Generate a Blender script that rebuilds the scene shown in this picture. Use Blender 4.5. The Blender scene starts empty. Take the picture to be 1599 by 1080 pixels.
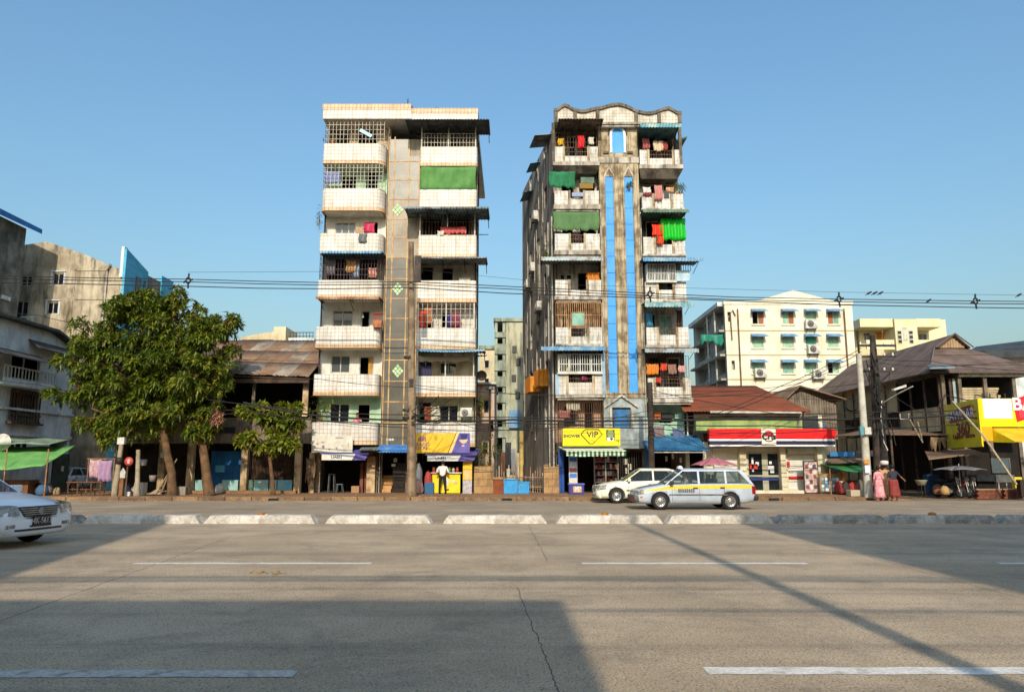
import bpy, bmesh, math, random
from mathutils import Vector, Matrix
R = math.radians
random.seed(7)
rnd = random.uniform
SC = bpy.context.scene
COL = SC.collection

# ------------------------------------------------------------------ camera, sky, sun, exposure
PITCH, FPX, EYE = R(9.13), 1157.0, 1.55
cam = bpy.data.cameras.new('camera')
cam.sensor_width = 36.0
cam.lens = 36.0 * FPX / 1599.0
cam.clip_start, cam.clip_end = 0.1, 3000.0
cam_o = bpy.data.objects.new('camera', cam)
COL.objects.link(cam_o)
cam_o.location = (0, 0, EYE)
cam_o.rotation_euler = (R(90) + PITCH, 0, 0)
SC.camera = cam_o

SUN_EL, SUN_AZ = 31.0, 1.0          # the sun stands behind the camera
world = bpy.data.worlds.new('World')
SC.world = world
world.use_nodes = True
nt = world.node_tree
sky = nt.nodes.new('ShaderNodeTexSky')
sky.sky_type = 'NISHITA'
sky.sun_disc = False
sky.sun_elevation = R(SUN_EL)
sky.sun_rotation = R(180 + SUN_AZ)
sky.altitude = 10
sky.air_density = 2.05
sky.dust_density = 3.6
sky.ozone_density = 10.0
bg = nt.nodes['Background']
bg.inputs[1].default_value = 0.135
tint = nt.nodes.new('ShaderNodeMix'); tint.data_type = 'RGBA'; tint.blend_type = 'MULTIPLY'; tint.inputs[0].default_value = 1.0   # camera white balance
tint.inputs[7].default_value = (1.03, .995, .92, 1)
nt.links.new(sky.outputs[0], tint.inputs[6]); nt.links.new(tint.outputs[2], bg.inputs[0])

sl = bpy.data.lights.new('sun', 'SUN')
sl.energy = 2.45
sl.angle = R(0.55)
sl.color = (1.0, 0.895, 0.745)
so = bpy.data.objects.new('sun', sl)
COL.objects.link(so)
so.rotation_euler = (R(90 - SUN_EL), 0, R(SUN_AZ))
so.location = (0, -60, 60)

SC.view_settings.view_transform = 'Standard'
SC.view_settings.look = 'None'
SC.view_settings.exposure = 0.62
SC.view_settings.gamma = 1.0
SC.cycles.max_bounces = 6
SC.cycles.transparent_max_bounces = 12

# ------------------------------------------------------------------ measuring: picture height / column -> metres on the plane at depth Y
def Z(py, Y):
    return EYE + Y * math.tan(PITCH + math.atan((540 - py) / FPX))
def X(px, Y, py=620):
    v = (540 - py) / FPX
    return (px - 799.5) / FPX * Y / (math.cos(PITCH) - v * math.sin(PITCH))

# ------------------------------------------------------------------ materials
def C(h):
    h = h.lstrip('#')
    o = []
    for i in (0, 2, 4):
        c = int(h[i:i+2], 16) / 255
        o.append(c / 12.92 if c <= .04045 else ((c + .055) / 1.055) ** 2.4)
    return tuple(o)
MATS = {}
def N(t, kind, **kw):
    n = t.nodes.new(kind)
    for k, v in kw.items():
        if k.startswith('i_'):
            key = k[2:]
            n.inputs[int(key) if key.isdigit() else key.replace('_', ' ')].default_value = v
        else:
            setattr(n, k, v)
    return n
def ramp(t, src, a, b):
    r = N(t, 'ShaderNodeMapRange', interpolation_type='SMOOTHSTEP')
    r.inputs[1].default_value, r.inputs[2].default_value = a, b
    t.links.new(src, r.inputs[0])
    return r.outputs[0]
def mixc(t, fac, a, b, mode='MIX'):
    m = N(t, 'ShaderNodeMix', data_type='RGBA', blend_type=mode)
    for s, v in ((m.inputs[0], fac), (m.inputs[6], a), (m.inputs[7], b)):
        if isinstance(v, (int, float)):
            s.default_value = v
        elif isinstance(v, tuple):
            s.default_value = (*v[:3], 1)
        else:
            t.links.new(v, s)
    return m.outputs[2]
def M(name, col, rough=.85, col2=None, scale=1.5, lo=.4, hi=.65, streak=0, dirt=(.05, .045, .035), sscale=2.5, sz=.12,
      metal=0, spec=.3, bump=0, bscale=25, tile=None, mortar=(.25, .2, .14), msize=.07, fine=.12, rand=0, wave=None):
    """weathered surface: two tones by large noise, drip streaks, optional tile grid, fine grain"""
    if name in MATS:
        return MATS[name]
    m = bpy.data.materials.new(name)
    m.use_nodes = True
    t = m.node_tree
    b = t.nodes['Principled BSDF']
    b.inputs['Roughness'].default_value = rough
    b.inputs['Metallic'].default_value = metal
    b.inputs['Specular IOR Level'].default_value = spec
    tc = N(t, 'ShaderNodeTexCoord')
    co = tc.outputs['Object']
    c = tuple(col)
    cur = None
    n1 = N(t, 'ShaderNodeTexNoise', i_Scale=scale, i_Detail=6.0, i_Roughness=.62)
    t.links.new(co, n1.inputs['Vector'])
    if col2 is not None:
        cur = mixc(t, ramp(t, n1.outputs[0], lo, hi), c, tuple(col2))
    if tile:
        sep = N(t, 'ShaderNodeSeparateXYZ')
        t.links.new(co, sep.inputs[0])
        ad = N(t, 'ShaderNodeMath', operation='ADD')
        t.links.new(sep.outputs[0], ad.inputs[0]); t.links.new(sep.outputs[1], ad.inputs[1])
        cb = N(t, 'ShaderNodeCombineXYZ')
        t.links.new(ad.outputs[0], cb.inputs[0]); t.links.new(sep.outputs[2], cb.inputs[1])
        bk = N(t, 'ShaderNodeTexBrick', offset=0.0, squash=1.0)
        bk.inputs['Scale'].default_value = 1
        bk.inputs['Mortar Size'].default_value = msize * tile[1]
        bk.inputs['Mortar Smooth'].default_value = .3
        bk.inputs['Brick Width'].default_value = tile[0]
        bk.inputs['Row Height'].default_value = tile[1]
        bk.inputs['Color1'].default_value = (.94, .94, .94, 1)
        bk.inputs['Color2'].default_value = (1.06, 1.06, 1.06, 1)
        bk.inputs['Mortar'].default_value = (1, 1, 1, 1)
        t.links.new(cb.outputs[0], bk.inputs['Vector'])
        cur = mixc(t, 1.0, cur if cur is not None else c, bk.outputs[0], 'MULTIPLY')
        cur = mixc(t, bk.outputs['Fac'], cur, tuple(mortar))
    if streak:
        mp = N(t, 'ShaderNodeMapping')
        mp.inputs['Scale'].default_value = (sscale, sscale, sscale * sz)
        t.links.new(co, mp.inputs[0])
        n2 = N(t, 'ShaderNodeTexNoise', i_Scale=1.0, i_Detail=7.0, i_Roughness=.68)
        t.links.new(mp.outputs[0], n2.inputs['Vector'])
        fac = ramp(t, n2.outputs[0], .42, .72)
        mm = N(t, 'ShaderNodeMath', operation='MULTIPLY')
        mm.inputs[1].default_value = streak
        t.links.new(fac, mm.inputs[0])
        cur = mixc(t, mm.outputs[0], cur if cur is not None else c, tuple(dirt))
    if wave:                                   # woven / boarded colour lines: (axis, per metre, colour, width)
        sp = N(t, 'ShaderNodeSeparateXYZ')
        t.links.new(co, sp.inputs[0])
        w1 = N(t, 'ShaderNodeMath', operation='MULTIPLY'); w1.inputs[1].default_value = wave[1]
        t.links.new(sp.outputs['XYZ'.index(wave[0])], w1.inputs[0])
        w2 = N(t, 'ShaderNodeMath', operation='FRACT')
        t.links.new(w1.outputs[0], w2.inputs[0])
        w3 = N(t, 'ShaderNodeMath', operation='LESS_THAN'); w3.inputs[1].default_value = wave[3]
        t.links.new(w2.outputs[0], w3.inputs[0])
        cur = mixc(t, w3.outputs[0], cur if cur is not None else c, tuple(wave[2]))
    if rand:
        oi = N(t, 'ShaderNodeObjectInfo')
        mr = N(t, 'ShaderNodeMapRange')
        mr.inputs[3].default_value, mr.inputs[4].default_value = 1 - rand, 1 + rand
        t.links.new(oi.outputs['Random'], mr.inputs[0])
        hs = N(t, 'ShaderNodeHueSaturation')
        t.links.new(mr.outputs[0], hs.inputs['Value'])
        if cur is None:
            hs.inputs['Color'].default_value = (*c, 1)
        else:
            t.links.new(cur, hs.inputs['Color'])
        cur = hs.outputs[0]
    if fine:
        n3 = N(t, 'ShaderNodeTexNoise', i_Scale=bscale, i_Detail=3.0)
        t.links.new(co, n3.inputs['Vector'])
        mr = N(t, 'ShaderNodeMapRange')
        mr.inputs[1].default_value, mr.inputs[2].default_value = .3, .7
        mr.inputs[3].default_value, mr.inputs[4].default_value = 1 - fine, 1 + fine
        t.links.new(n3.outputs[0], mr.inputs[0])
        cur = mixc(t, 1.0, cur if cur is not None else c, mr.outputs[0], 'MULTIPLY')
        if bump:
            bp = N(t, 'ShaderNodeBump', i_Strength=bump, i_Distance=.02)
            t.links.new(n3.outputs[0], bp.inputs['Height'])
            t.links.new(bp.outputs[0], b.inputs['Normal'])
    if cur is None:
        b.inputs['Base Color'].default_value = (*c, 1)
    else:
        t.links.new(cur, b.inputs['Base Color'])
    MATS[name] = m
    return m
def MG(name, tint, mix=.35, rough=.05):
    """window glass one can partly see through"""
    if name in MATS:
        return MATS[name]
    m = bpy.data.materials.new(name); m.use_nodes = True
    t = m.node_tree
    out = t.nodes['Material Output']
    b = t.nodes['Principled BSDF']
    b.inputs['Base Color'].default_value = (*tint, 1)
    b.inputs['Roughness'].default_value = rough
    tr = N(t, 'ShaderNodeBsdfTransparent'); tr.inputs[0].default_value = (.75, .82, .8, 1)
    mx = N(t, 'ShaderNodeMixShader'); mx.inputs[0].default_value = mix
    t.links.new(tr.outputs[0], mx.inputs[1]); t.links.new(b.outputs[0], mx.inputs[2])
    t.links.new(mx.outputs[0], out.inputs[0])
    MATS[name] = m
    return m
def ML(name, col, trans=.35):
    """leaf or thin cloth: some light comes through"""
    if name in MATS:
        return MATS[name]
    m = bpy.data.materials.new(name); m.use_nodes = True
    t = m.node_tree
    b = t.nodes['Principled BSDF']
    b.inputs['Base Color'].default_value = (*col, 1)
    b.inputs['Roughness'].default_value = .45
    b.inputs['Specular IOR Level'].default_value = .35
    tl = N(t, 'ShaderNodeBsdfTranslucent'); tl.inputs[0].default_value = (col[0] * 1.3, col[1] * 1.35, col[2] * .8, 1)
    mx = N(t, 'ShaderNodeMixShader'); mx.inputs[0].default_value = trans
    t.links.new(b.outputs[0], mx.inputs[1]); t.links.new(tl.outputs[0], mx.inputs[2])
    t.links.new(mx.outputs[0], t.nodes['Material Output'].inputs[0])
    MATS[name] = m
    return m

# ------------------------------------------------------------------ mesh builder
WO = {}          # world position of each parent
def worg(o):
    return WO.get(o.name, Vector((0, 0, 0)))
class MB:
    def __init__(s):
        s.v, s.f, s.m, s.s = [], [], [], []
    def add(s, vs, fs, mi=0, sm=False):
        k = len(s.v)
        s.v += [tuple(p) for p in vs]
        for f in fs:
            s.f.append(tuple(i + k for i in f)); s.m.append(mi); s.s.append(sm)
        return s
    def box(s, x0, x1, y0, y1, z0, z1, mi=0):
        x0, x1 = min(x0, x1), max(x0, x1); y0, y1 = min(y0, y1), max(y0, y1); z0, z1 = min(z0, z1), max(z0, z1)
        vs = [(x0,y0,z0),(x1,y0,z0),(x1,y1,z0),(x0,y1,z0),(x0,y0,z1),(x1,y0,z1),(x1,y1,z1),(x0,y1,z1)]
        return s.add(vs, [(0,3,2,1),(4,5,6,7),(0,1,5,4),(1,2,6,5),(2,3,7,6),(3,0,4,7)], mi)
    def hexa(s, b, t, mi=0):
        """eight corners: bottom ring b, top ring t (4 points each, counter-clockwise)"""
        return s.add(list(b) + list(t), [(0,3,2,1),(4,5,6,7),(0,1,5,4),(1,2,6,5),(2,3,7,6),(3,0,4,7)], mi)
    def prism(s, poly, d, mi=0):
        """extrude a flat polygon (3-D points) along vector d"""
        n = len(poly); d = Vector(d)
        a = [Vector(p) for p in poly]; b = [p + d for p in a]
        fs = [tuple(range(n)), tuple(range(2*n-1, n-1, -1))]
        for i in range(n):
            j = (i + 1) % n
            fs.append((i, n + i, n + j, j))
        return s.add(a + b, fs, mi)
    def tube(s, pts, r, n=8, mi=0, cap=True, sm=True):
        pts = [Vector(p) for p in pts]
        rs = r if isinstance(r, (list, tuple)) else [r] * len(pts)
        rings = []
        for i, p in enumerate(pts):
            d = (pts[min(i+1, len(pts)-1)] - pts[max(i-1, 0)])
            if d.length < 1e-9: d = Vector((0, 0, 1))
            d.normalize()
            a = d.cross(Vector((0, 0, 1)) if abs(d.z) < .9 else Vector((1, 0, 0))).normalized()
            b = d.cross(a)
            rings.append([p + (a * math.cos(2*math.pi*k/n) + b * math.sin(2*math.pi*k/n)) * rs[i] for k in range(n)])
        vs = [q for rg in rings for q in rg]
        fs = []
        for i in range(len(pts) - 1):
            for k in range(n):
                k2 = (k + 1) % n
                fs.append((i*n+k, i*n+k2, (i+1)*n+k2, (i+1)*n+k))
        s.add(vs, fs, mi, sm)
        if cap:
            s.add(rings[0], [tuple(range(n))], mi); s.add(rings[-1], [tuple(range(n-1, -1, -1))], mi)
        return s
    def bar(s, a, b, w, mi=0):
        return s.tube([a, b], w * .7, 4, mi, True, False)
    def lathe(s, c, prof, n=16, mi=0, axis='z'):
        vs, fs = [], []
        for (r, h) in prof:
            for k in range(n):
                a = 2*math.pi*k/n
                u, w = r*math.cos(a), r*math.sin(a)
                vs.append((c[0]+u, c[1]+w, c[2]+h) if axis == 'z' else ((c[0]+u, c[1]+h, c[2]+w) if axis == 'y' else (c[0]+h, c[1]+u, c[2]+w)))
        for i in range(len(prof)-1):
            for k in range(n):
                k2 = (k+1) % n
                fs.append((i*n+k, i*n+k2, (i+1)*n+k2, (i+1)*n+k))
        return s.add(vs, fs, mi, True)
    def grid(s, fn, nu, nv, mi=0, sm=True):
        vs = [fn(i/nu, j/nv) for j in range(nv+1) for i in range(nu+1)]
        fs = [(j*(nu+1)+i, j*(nu+1)+i+1, (j+1)*(nu+1)+i+1, (j+1)*(nu+1)+i) for j in range(nv) for i in range(nu)]
        return s.add(vs, fs, mi, sm)
    def rot(s, ang, c=(0, 0, 0)):
        ca, sa = math.cos(ang), math.sin(ang)
        s.v = [(c[0]+(x-c[0])*ca-(y-c[1])*sa, c[1]+(x-c[0])*sa+(y-c[1])*ca, z) for x, y, z in s.v]
        return s
    def bounds(s):
        xs, ys, zs = zip(*s.v)
        return min(xs), max(xs), min(ys), max(ys), min(zs), max(zs)
    def build(s, name, mats, parent=None, label=None, cat=None, group=None, kind=None, local=False):
        if not isinstance(mats, (list, tuple)):
            mats = [mats]
        if parent is not None:
            o0 = Vector((0, 0, 0)) if local else worg(parent)
        elif local:
            o0 = Vector((0, 0, 0))
        else:
            b = s.bounds(); o0 = Vector(((b[0]+b[1])/2, (b[2]+b[3])/2, b[4]))
        me = bpy.data.meshes.new(name)
        me.from_pydata([(x-o0.x, y-o0.y, z-o0.z) for x, y, z in s.v], [], s.f)
        for m in mats:
            me.materials.append(m)
        me.polygons.foreach_set('material_index', s.m)
        me.polygons.foreach_set('use_smooth', s.s)
        me.update()
        o = bpy.data.objects.new(name, me)
        COL.objects.link(o)
        if parent is not None:
            o.parent = parent
        else:
            o.location = o0
        WO[o.name] = o0.copy()
        tag(o, label, cat, group, kind)
        return o
def tag(o, label=None, cat=None, group=None, kind=None):
    if label: o['label'] = label
    if cat: o['category'] = cat
    if group: o['group'] = group
    if kind: o['kind'] = kind
    return o
def thing(name, label, cat, loc, group=None, rz=0):
    o = bpy.data.objects.new(name, None)
    COL.objects.link(o)
    o.empty_display_size = .2
    o.location = loc
    o.rotation_euler.z = rz
    WO[o.name] = Vector(loc)
    return tag(o, label, cat, group)
def copy_tree(o, parent=None):
    c = o.copy(); COL.objects.link(c); c.parent = parent
    for ch in o.children:
        copy_tree(ch, c)
    return c
def bx(name, mat, parent, x0, x1, y0, y1, z0, z1, **k):
    return MB().box(x0, x1, y0, y1, z0, z1).build(name, mat, parent, **k)
def bevel(o, w=.02, n=2):
    m = o.modifiers.new('bevel', 'BEVEL'); m.width = w; m.segments = n; m.limit_method = 'ANGLE'
    return o
def txt(s, p, size, mat, parent, rx=90, rz=0, sx=1, name='lettering', bold=0):
    cu = bpy.data.curves.new(name, 'FONT')
    cu.body = s; cu.size = size; cu.align_x = 'CENTER'; cu.align_y = 'CENTER'; cu.extrude = .004; cu.offset = bold
    cu.resolution_u = 3
    cu.materials.append(mat)
    tmp = bpy.data.objects.new('tmp_text', cu)
    COL.objects.link(tmp)
    me = bpy.data.meshes.new_from_object(tmp)
    bpy.data.objects.remove(tmp)
    me.name = name
    o = bpy.data.objects.new(name, me)
    COL.objects.link(o)
    o.parent = parent
    o.location = Vector(p) - worg(parent)
    o.rotation_euler = (R(rx), 0, R(rz))
    o.scale.x = sx
    return o

# ---- shared pieces of buildings
def wall_holes(mb, x0, x1, z0, z1, y, holes, depth=.16, mi=0):
    """front wall facing -Y with real openings and reveals; holes = (x0,x1,z0,z1)"""
    hs = [(max(a, x0), min(b, x1), max(c, z0), min(d, z1)) for a, b, c, d in holes]
    xs = sorted({x0, x1, *[h[0] for h in hs], *[h[1] for h in hs]})
    zs = sorted({z0, z1, *[h[2] for h in hs], *[h[3] for h in hs]})
    for i in range(len(xs)-1):
        for j in range(len(zs)-1):
            cx, cz = (xs[i]+xs[i+1])/2, (zs[j]+zs[j+1])/2
            if any(h[0] < cx < h[1] and h[2] < cz < h[3] for h in hs):
                continue
            mb.add([(xs[i],y,zs[j]),(xs[i+1],y,zs[j]),(xs[i+1],y,zs[j+1]),(xs[i],y,zs[j+1])], [(0,1,2,3)], mi)
            mb.add([(xs[i],y+depth,zs[j]),(xs[i+1],y+depth,zs[j]),(xs[i+1],y+depth,zs[j+1]),(xs[i],y+depth,zs[j+1])], [(3,2,1,0)], mi)
    for a, b, c, d in hs:
        mb.add([(a,y,c),(b,y,c),(b,y,d),(a,y,d),(a,y+depth,c),(b,y+depth,c),(b,y+depth,d),(a,y+depth,d)],
               [(0,4,5,1),(1,5,6,2),(2,6,7,3),(3,7,4,0)], mi)
def window(par, x0, x1, z0, z1, y, n=2, fm=None, gm=None, fw=.05, name='window', open_=(), hz=()):
    """frame with panes sitting in an opening of the wall at plane y"""
    f = MB()
    yb = y + .05
    f.box(x0, x0+fw, yb, yb+.06, z0, z1); f.box(x1-fw, x1, yb, yb+.06, z0, z1)
    f.box(x0+fw, x1-fw, yb, yb+.06, z1-fw, z1); f.box(x0+fw, x1-fw, yb, yb+.06, z0, z0+fw)
    w = (x1-x0) / n
    for i in range(1, n):
        f.box(x0+w*i-fw*.5, x0+w*i+fw*.5, yb+.002, yb+.058, z0+fw, z1-fw)
    for h in hz:
        f.box(x0+fw, x1-fw, yb+.006, yb+.05, h-fw*.4, h+fw*.4)
    o = f.build(name, fm or MATS['frame_white'], par)
    for i in range(n):
        if i in open_: continue
        a = x0 + w*i + fw*.6; b = x0 + w*(i+1) - fw*.6
        MB().box(a, b, yb+.02+.01*(i % 2), yb+.026+.01*(i % 2), z0+fw*.6, z1-fw*.6).build('pane', gm or MATS['glass_dark'], o)
    return o
def grille(par, x0, x1, z0, z1, y, nx, nz, r=.012, mat=None, sides=None, name='window_grille'):
    mb = MB()
    for i in range(nx+1):
        x = x0 + (x1-x0)*i/nx + rnd(-.01, .01)
        mb.box(x-r, x+r, y-r, y+r, z0, z1)
    for j in range(nz+1):
        z = z0 + (z1-z0)*j/nz
        mb.box(x0, x1, y-r*1.6, y-r*1.02, z-r, z+r)
    if sides:                                    # returns to the wall on given sides
        for x in sides[0]:
            for k in range(4):
                yy = y + (sides[1]-y)*k/4
                mb.box(x-r, x+r, yy-r, yy+r, z0, z1)
            for j in range(nz+1):
                z = z0 + (z1-z0)*j/nz
                mb.box(x-r*1.5, x-r*1.01, y, sides[1], z-r, z+r)
    return mb.build(name, mat or MATS['bar_white'], par)
def awning(par, px0, px1, py, yf, yb, mat, fall=.1, pitch=.16, amp=.022, name='awning', droop=0, skirt=0, brackets=True, bm=None, xy=None):
    """corrugated sheet roof: front edge at picture row py on the plane yf, back edge at yb, falling `fall` metres to the front"""
    zf = Z(py, yf); zb_ = zf + fall
    x0, x1 = xy if xy else (X(px0, yf, py), X(px1, yf, py))
    mb = MB()
    nx = max(6, int((x1-x0)/pitch*4))
    def top(u, v, off=0):
        x = x0 + (x1-x0)*u
        w = math.sin(2*math.pi*(x-x0)/pitch)*amp
        return (x, yb+(yf-yb)*v, zb_+(zf-zb_)*v + w - droop*math.sin(math.pi*u)*v + off)
    mb.grid(lambda u, v: top(u, v), nx, 2)
    mb.grid(lambda u, v: top(1-u, v, -.018), nx, 2)
    e0 = [top(i/nx, 1) for i in range(nx+1)]
    h = max(.018, skirt)
    for i in range(nx):
        a, b = e0[i], e0[i+1]
        mb.add([a, b, (b[0],b[1]-.02,b[2]-h), (a[0],a[1]-.02,a[2]-h)], [(0,3,2,1)])
        if skirt:
            mb.add([(a[0],a[1]+.015,a[2]), (b[0],b[1]+.015,b[2]), (b[0],b[1],b[2]-h), (a[0],a[1],a[2]-h)], [(0,1,2,3)])
    o = mb.build(name, mat, par)
    if brackets:
        f = MB()
        n = max(2, int((x1-x0)/1.1)+1)
        for i in range(n):
            x = x0+.06+(x1-x0-.12)*i/(n-1)
            f.bar((x, yb, zb_-.06), (x, yf+.05, zf-.05), .03)
            f.bar((x, yb, zb_-.5), (x, yb+(yf-yb)*.7, zb_+(zf-zb_)*.7-.05), .025)
        f.bar((x0+.02, yf+.06, zf-.055), (x1-.02, yf+.06, zf-.055), .03)
        f.build('bracket', bm or MATS['steel_dark'], o)
    return o
def cloth(name, label, cat, x0, x1, z0, z1, y, mat, group=None, amp=.05, waves=3, ragged=.06, par=None, sway=0, n=14):
    ph = rnd(0, 6)
    fz = [rnd(0, 1) for _ in range(n+1)]
    def fn(u, v):
        x = x0+(x1-x0)*u
        edge = ragged*fz[int(u*n+.5)]
        z = z1 - (z1-z0-edge)*v - .03*math.sin(u*math.pi)*(1-v)
        return (x + sway*v + .02*math.sin(v*7+ph), y + amp*(.35+.65*v)*math.sin(u*waves*2*math.pi+ph+v*.8) , z)
    mb = MB().grid(fn, n, 6)
    o = mb.build(name, mat, par, label, cat, group)
    sd = o.modifiers.new('thickness', 'SOLIDIFY'); sd.thickness = .012
    return o
def path_wall(mb, pts, th, z0, z1, mi=0):
    """upright wall strip following an open plan path, th inward (to the left of the walk direction)"""
    P = [Vector((p[0], p[1])) for p in pts]
    inn = []
    for i, p in enumerate(P):
        d = (P[min(i+1, len(P)-1)] - P[max(i-1, 0)]).normalized()
        inn.append(p + Vector((-d.y, d.x)) * th)
    n = len(P)
    vs = [(p.x,p.y,z0) for p in P]+[(p.x,p.y,z1) for p in P]+[(p.x,p.y,z0) for p in inn]+[(p.x,p.y,z1) for p in inn]
    fs = []
    for i in range(n-1):
        fs += [(i,i+1,n+i+1,n+i), (2*n+i+1,2*n+i,3*n+i,3*n+i+1), (n+i,n+i+1,3*n+i+1,3*n+i), (i+1,i,2*n+i,2*n+i+1)]
    fs += [(0,n,3*n,2*n), (n-1,3*n-1,4*n-1,2*n-1)]
    mb.add(vs, fs, mi)
def rounded_path(x0, x1, yf, yb, rl, rr):
    """plan path left-back -> front -> right-back with rounded front corners"""
    pts = [(x0, yb)]
    k = 5
    if rl:
        pts += [(x0+rl-rl*math.cos(a), yf+rl-rl*math.sin(a)) for a in [math.pi/2*i/k for i in range(k+1)]]
    else:
        pts += [(x0, yf)]
    if rr:
        pts += [(x1-rr+rr*math.sin(a), yf+rr-rr*math.cos(a)) for a in [math.pi/2*i/k for i in range(k+1)]]
    else:
        pts += [(x1, yf)]
    pts += [(x1, yb)]
    return pts
AC = {}
def ac_unit(label, x, y, z, rz=0, mat=None, group='air conditioner units', w=.78, h=.54):
    """outdoor air conditioner: base centre at (x,y,z), fan faces -Y before rotation"""
    key = (w, h, mat.name if mat else '')
    if key in AC:
        o = copy_tree(AC[key])
        o.location = (x, y, z); o.rotation_euler.z = rz
        return tag(o, label, 'air conditioner', group)
    t = thing('air_conditioner', label, 'air conditioner', (0, 0, 0), group)
    bevel(MB().box(-w/2, w/2, -.14, .14, 0, h).build('casing', mat or MATS['ac_white'], t, local=True), .015)
    g = MB()
    g.lathe((-.1*w, -.142, h/2), [(.2*h/.54, 0), (.2*h/.54, -.012), (.02, -.02), (0.001, -.02)], 18, axis='y')
    g.build('fan_grille', MATS['ac_dark'], t, local=True)
    rg = MB()
    for q in (.075, .135, .19):
        rg.lathe((-.1*w, -.158, h/2), [(q*h/.54-.008, -.004), (q*h/.54+.008, -.004), (q*h/.54+.008, .012), (q*h/.54-.008, .012), (q*h/.54-.008, -.004)], 18, axis='y')
    rg.build('fan_guard', MATS['ac_white'], t, local=True)
    f = MB()
    for sx in (-1, 1):
        f.box(sx*w*.36-.02, sx*w*.36+.02, -.16, .3, -.05, -.002)
        f.bar((sx*w*.36, -.14, -.04), (sx*w*.36, .28, -.35), .025)
    f.build('bracket', MATS['steel_dark'], t, local=True)
    t.location = (x, y, z); t.rotation_euler.z = rz
    AC[key] = t
    return t

# ---- common materials
M('frame_white', C('#c9c5b8'), .5, C('#a39c8c'), 3)
M('frame_dark', (.03, .028, .025), .5)
M('glass_dark', (.012, .015, .018), .06, spec=.6, fine=0)
M('glass_grey', (.08, .09, .09), .12, spec=.6, fine=0)
M('glass_green', C('#7fb09a'), .25, C('#5c8f80'), 2, spec=.5)
M('bar_white', C('#b9b2a2'), .6, C('#7a6248'), 4, lo=.5, hi=.7)
M('bar_dark', C('#3a2f28'), .7, C('#6b4a32'), 4)
M('steel_dark', C('#2b2927'), .6, C('#4a3a2e'), 5)
M('ac_white', C('#cfccc2'), .5, C('#a8a294'), 3)
M('ac_dark', (.03, .03, .03), .6)
M('black', (.012, .012, .012), .7, fine=0)
M('tin_blue', C('#3d6f94'), .5, C('#6f8a96'), 2.2, metal=.2)
M('tin_teal', C('#3f7580'), .5, C('#7c9694'), 2.2, metal=.2)
M('tin_grey', C('#7f8b8e'), .5, C('#5a4f47'), 2.0, metal=.3)
M('tin_rust', C('#7d5a3f'), .8, C('#a88c74'), 1.1)
M('tin_green', C('#5e7a63'), .6, C('#3f5146'), 2.0)
M('wood_pole', C('#6e5a48'), .9, C('#4a3a2d'), 3, streak=.5, bump=.4)
M('concrete', C('#9c9080'), .9, C('#7a6f60'), 1.2, streak=.45, bump=.3)
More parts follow.
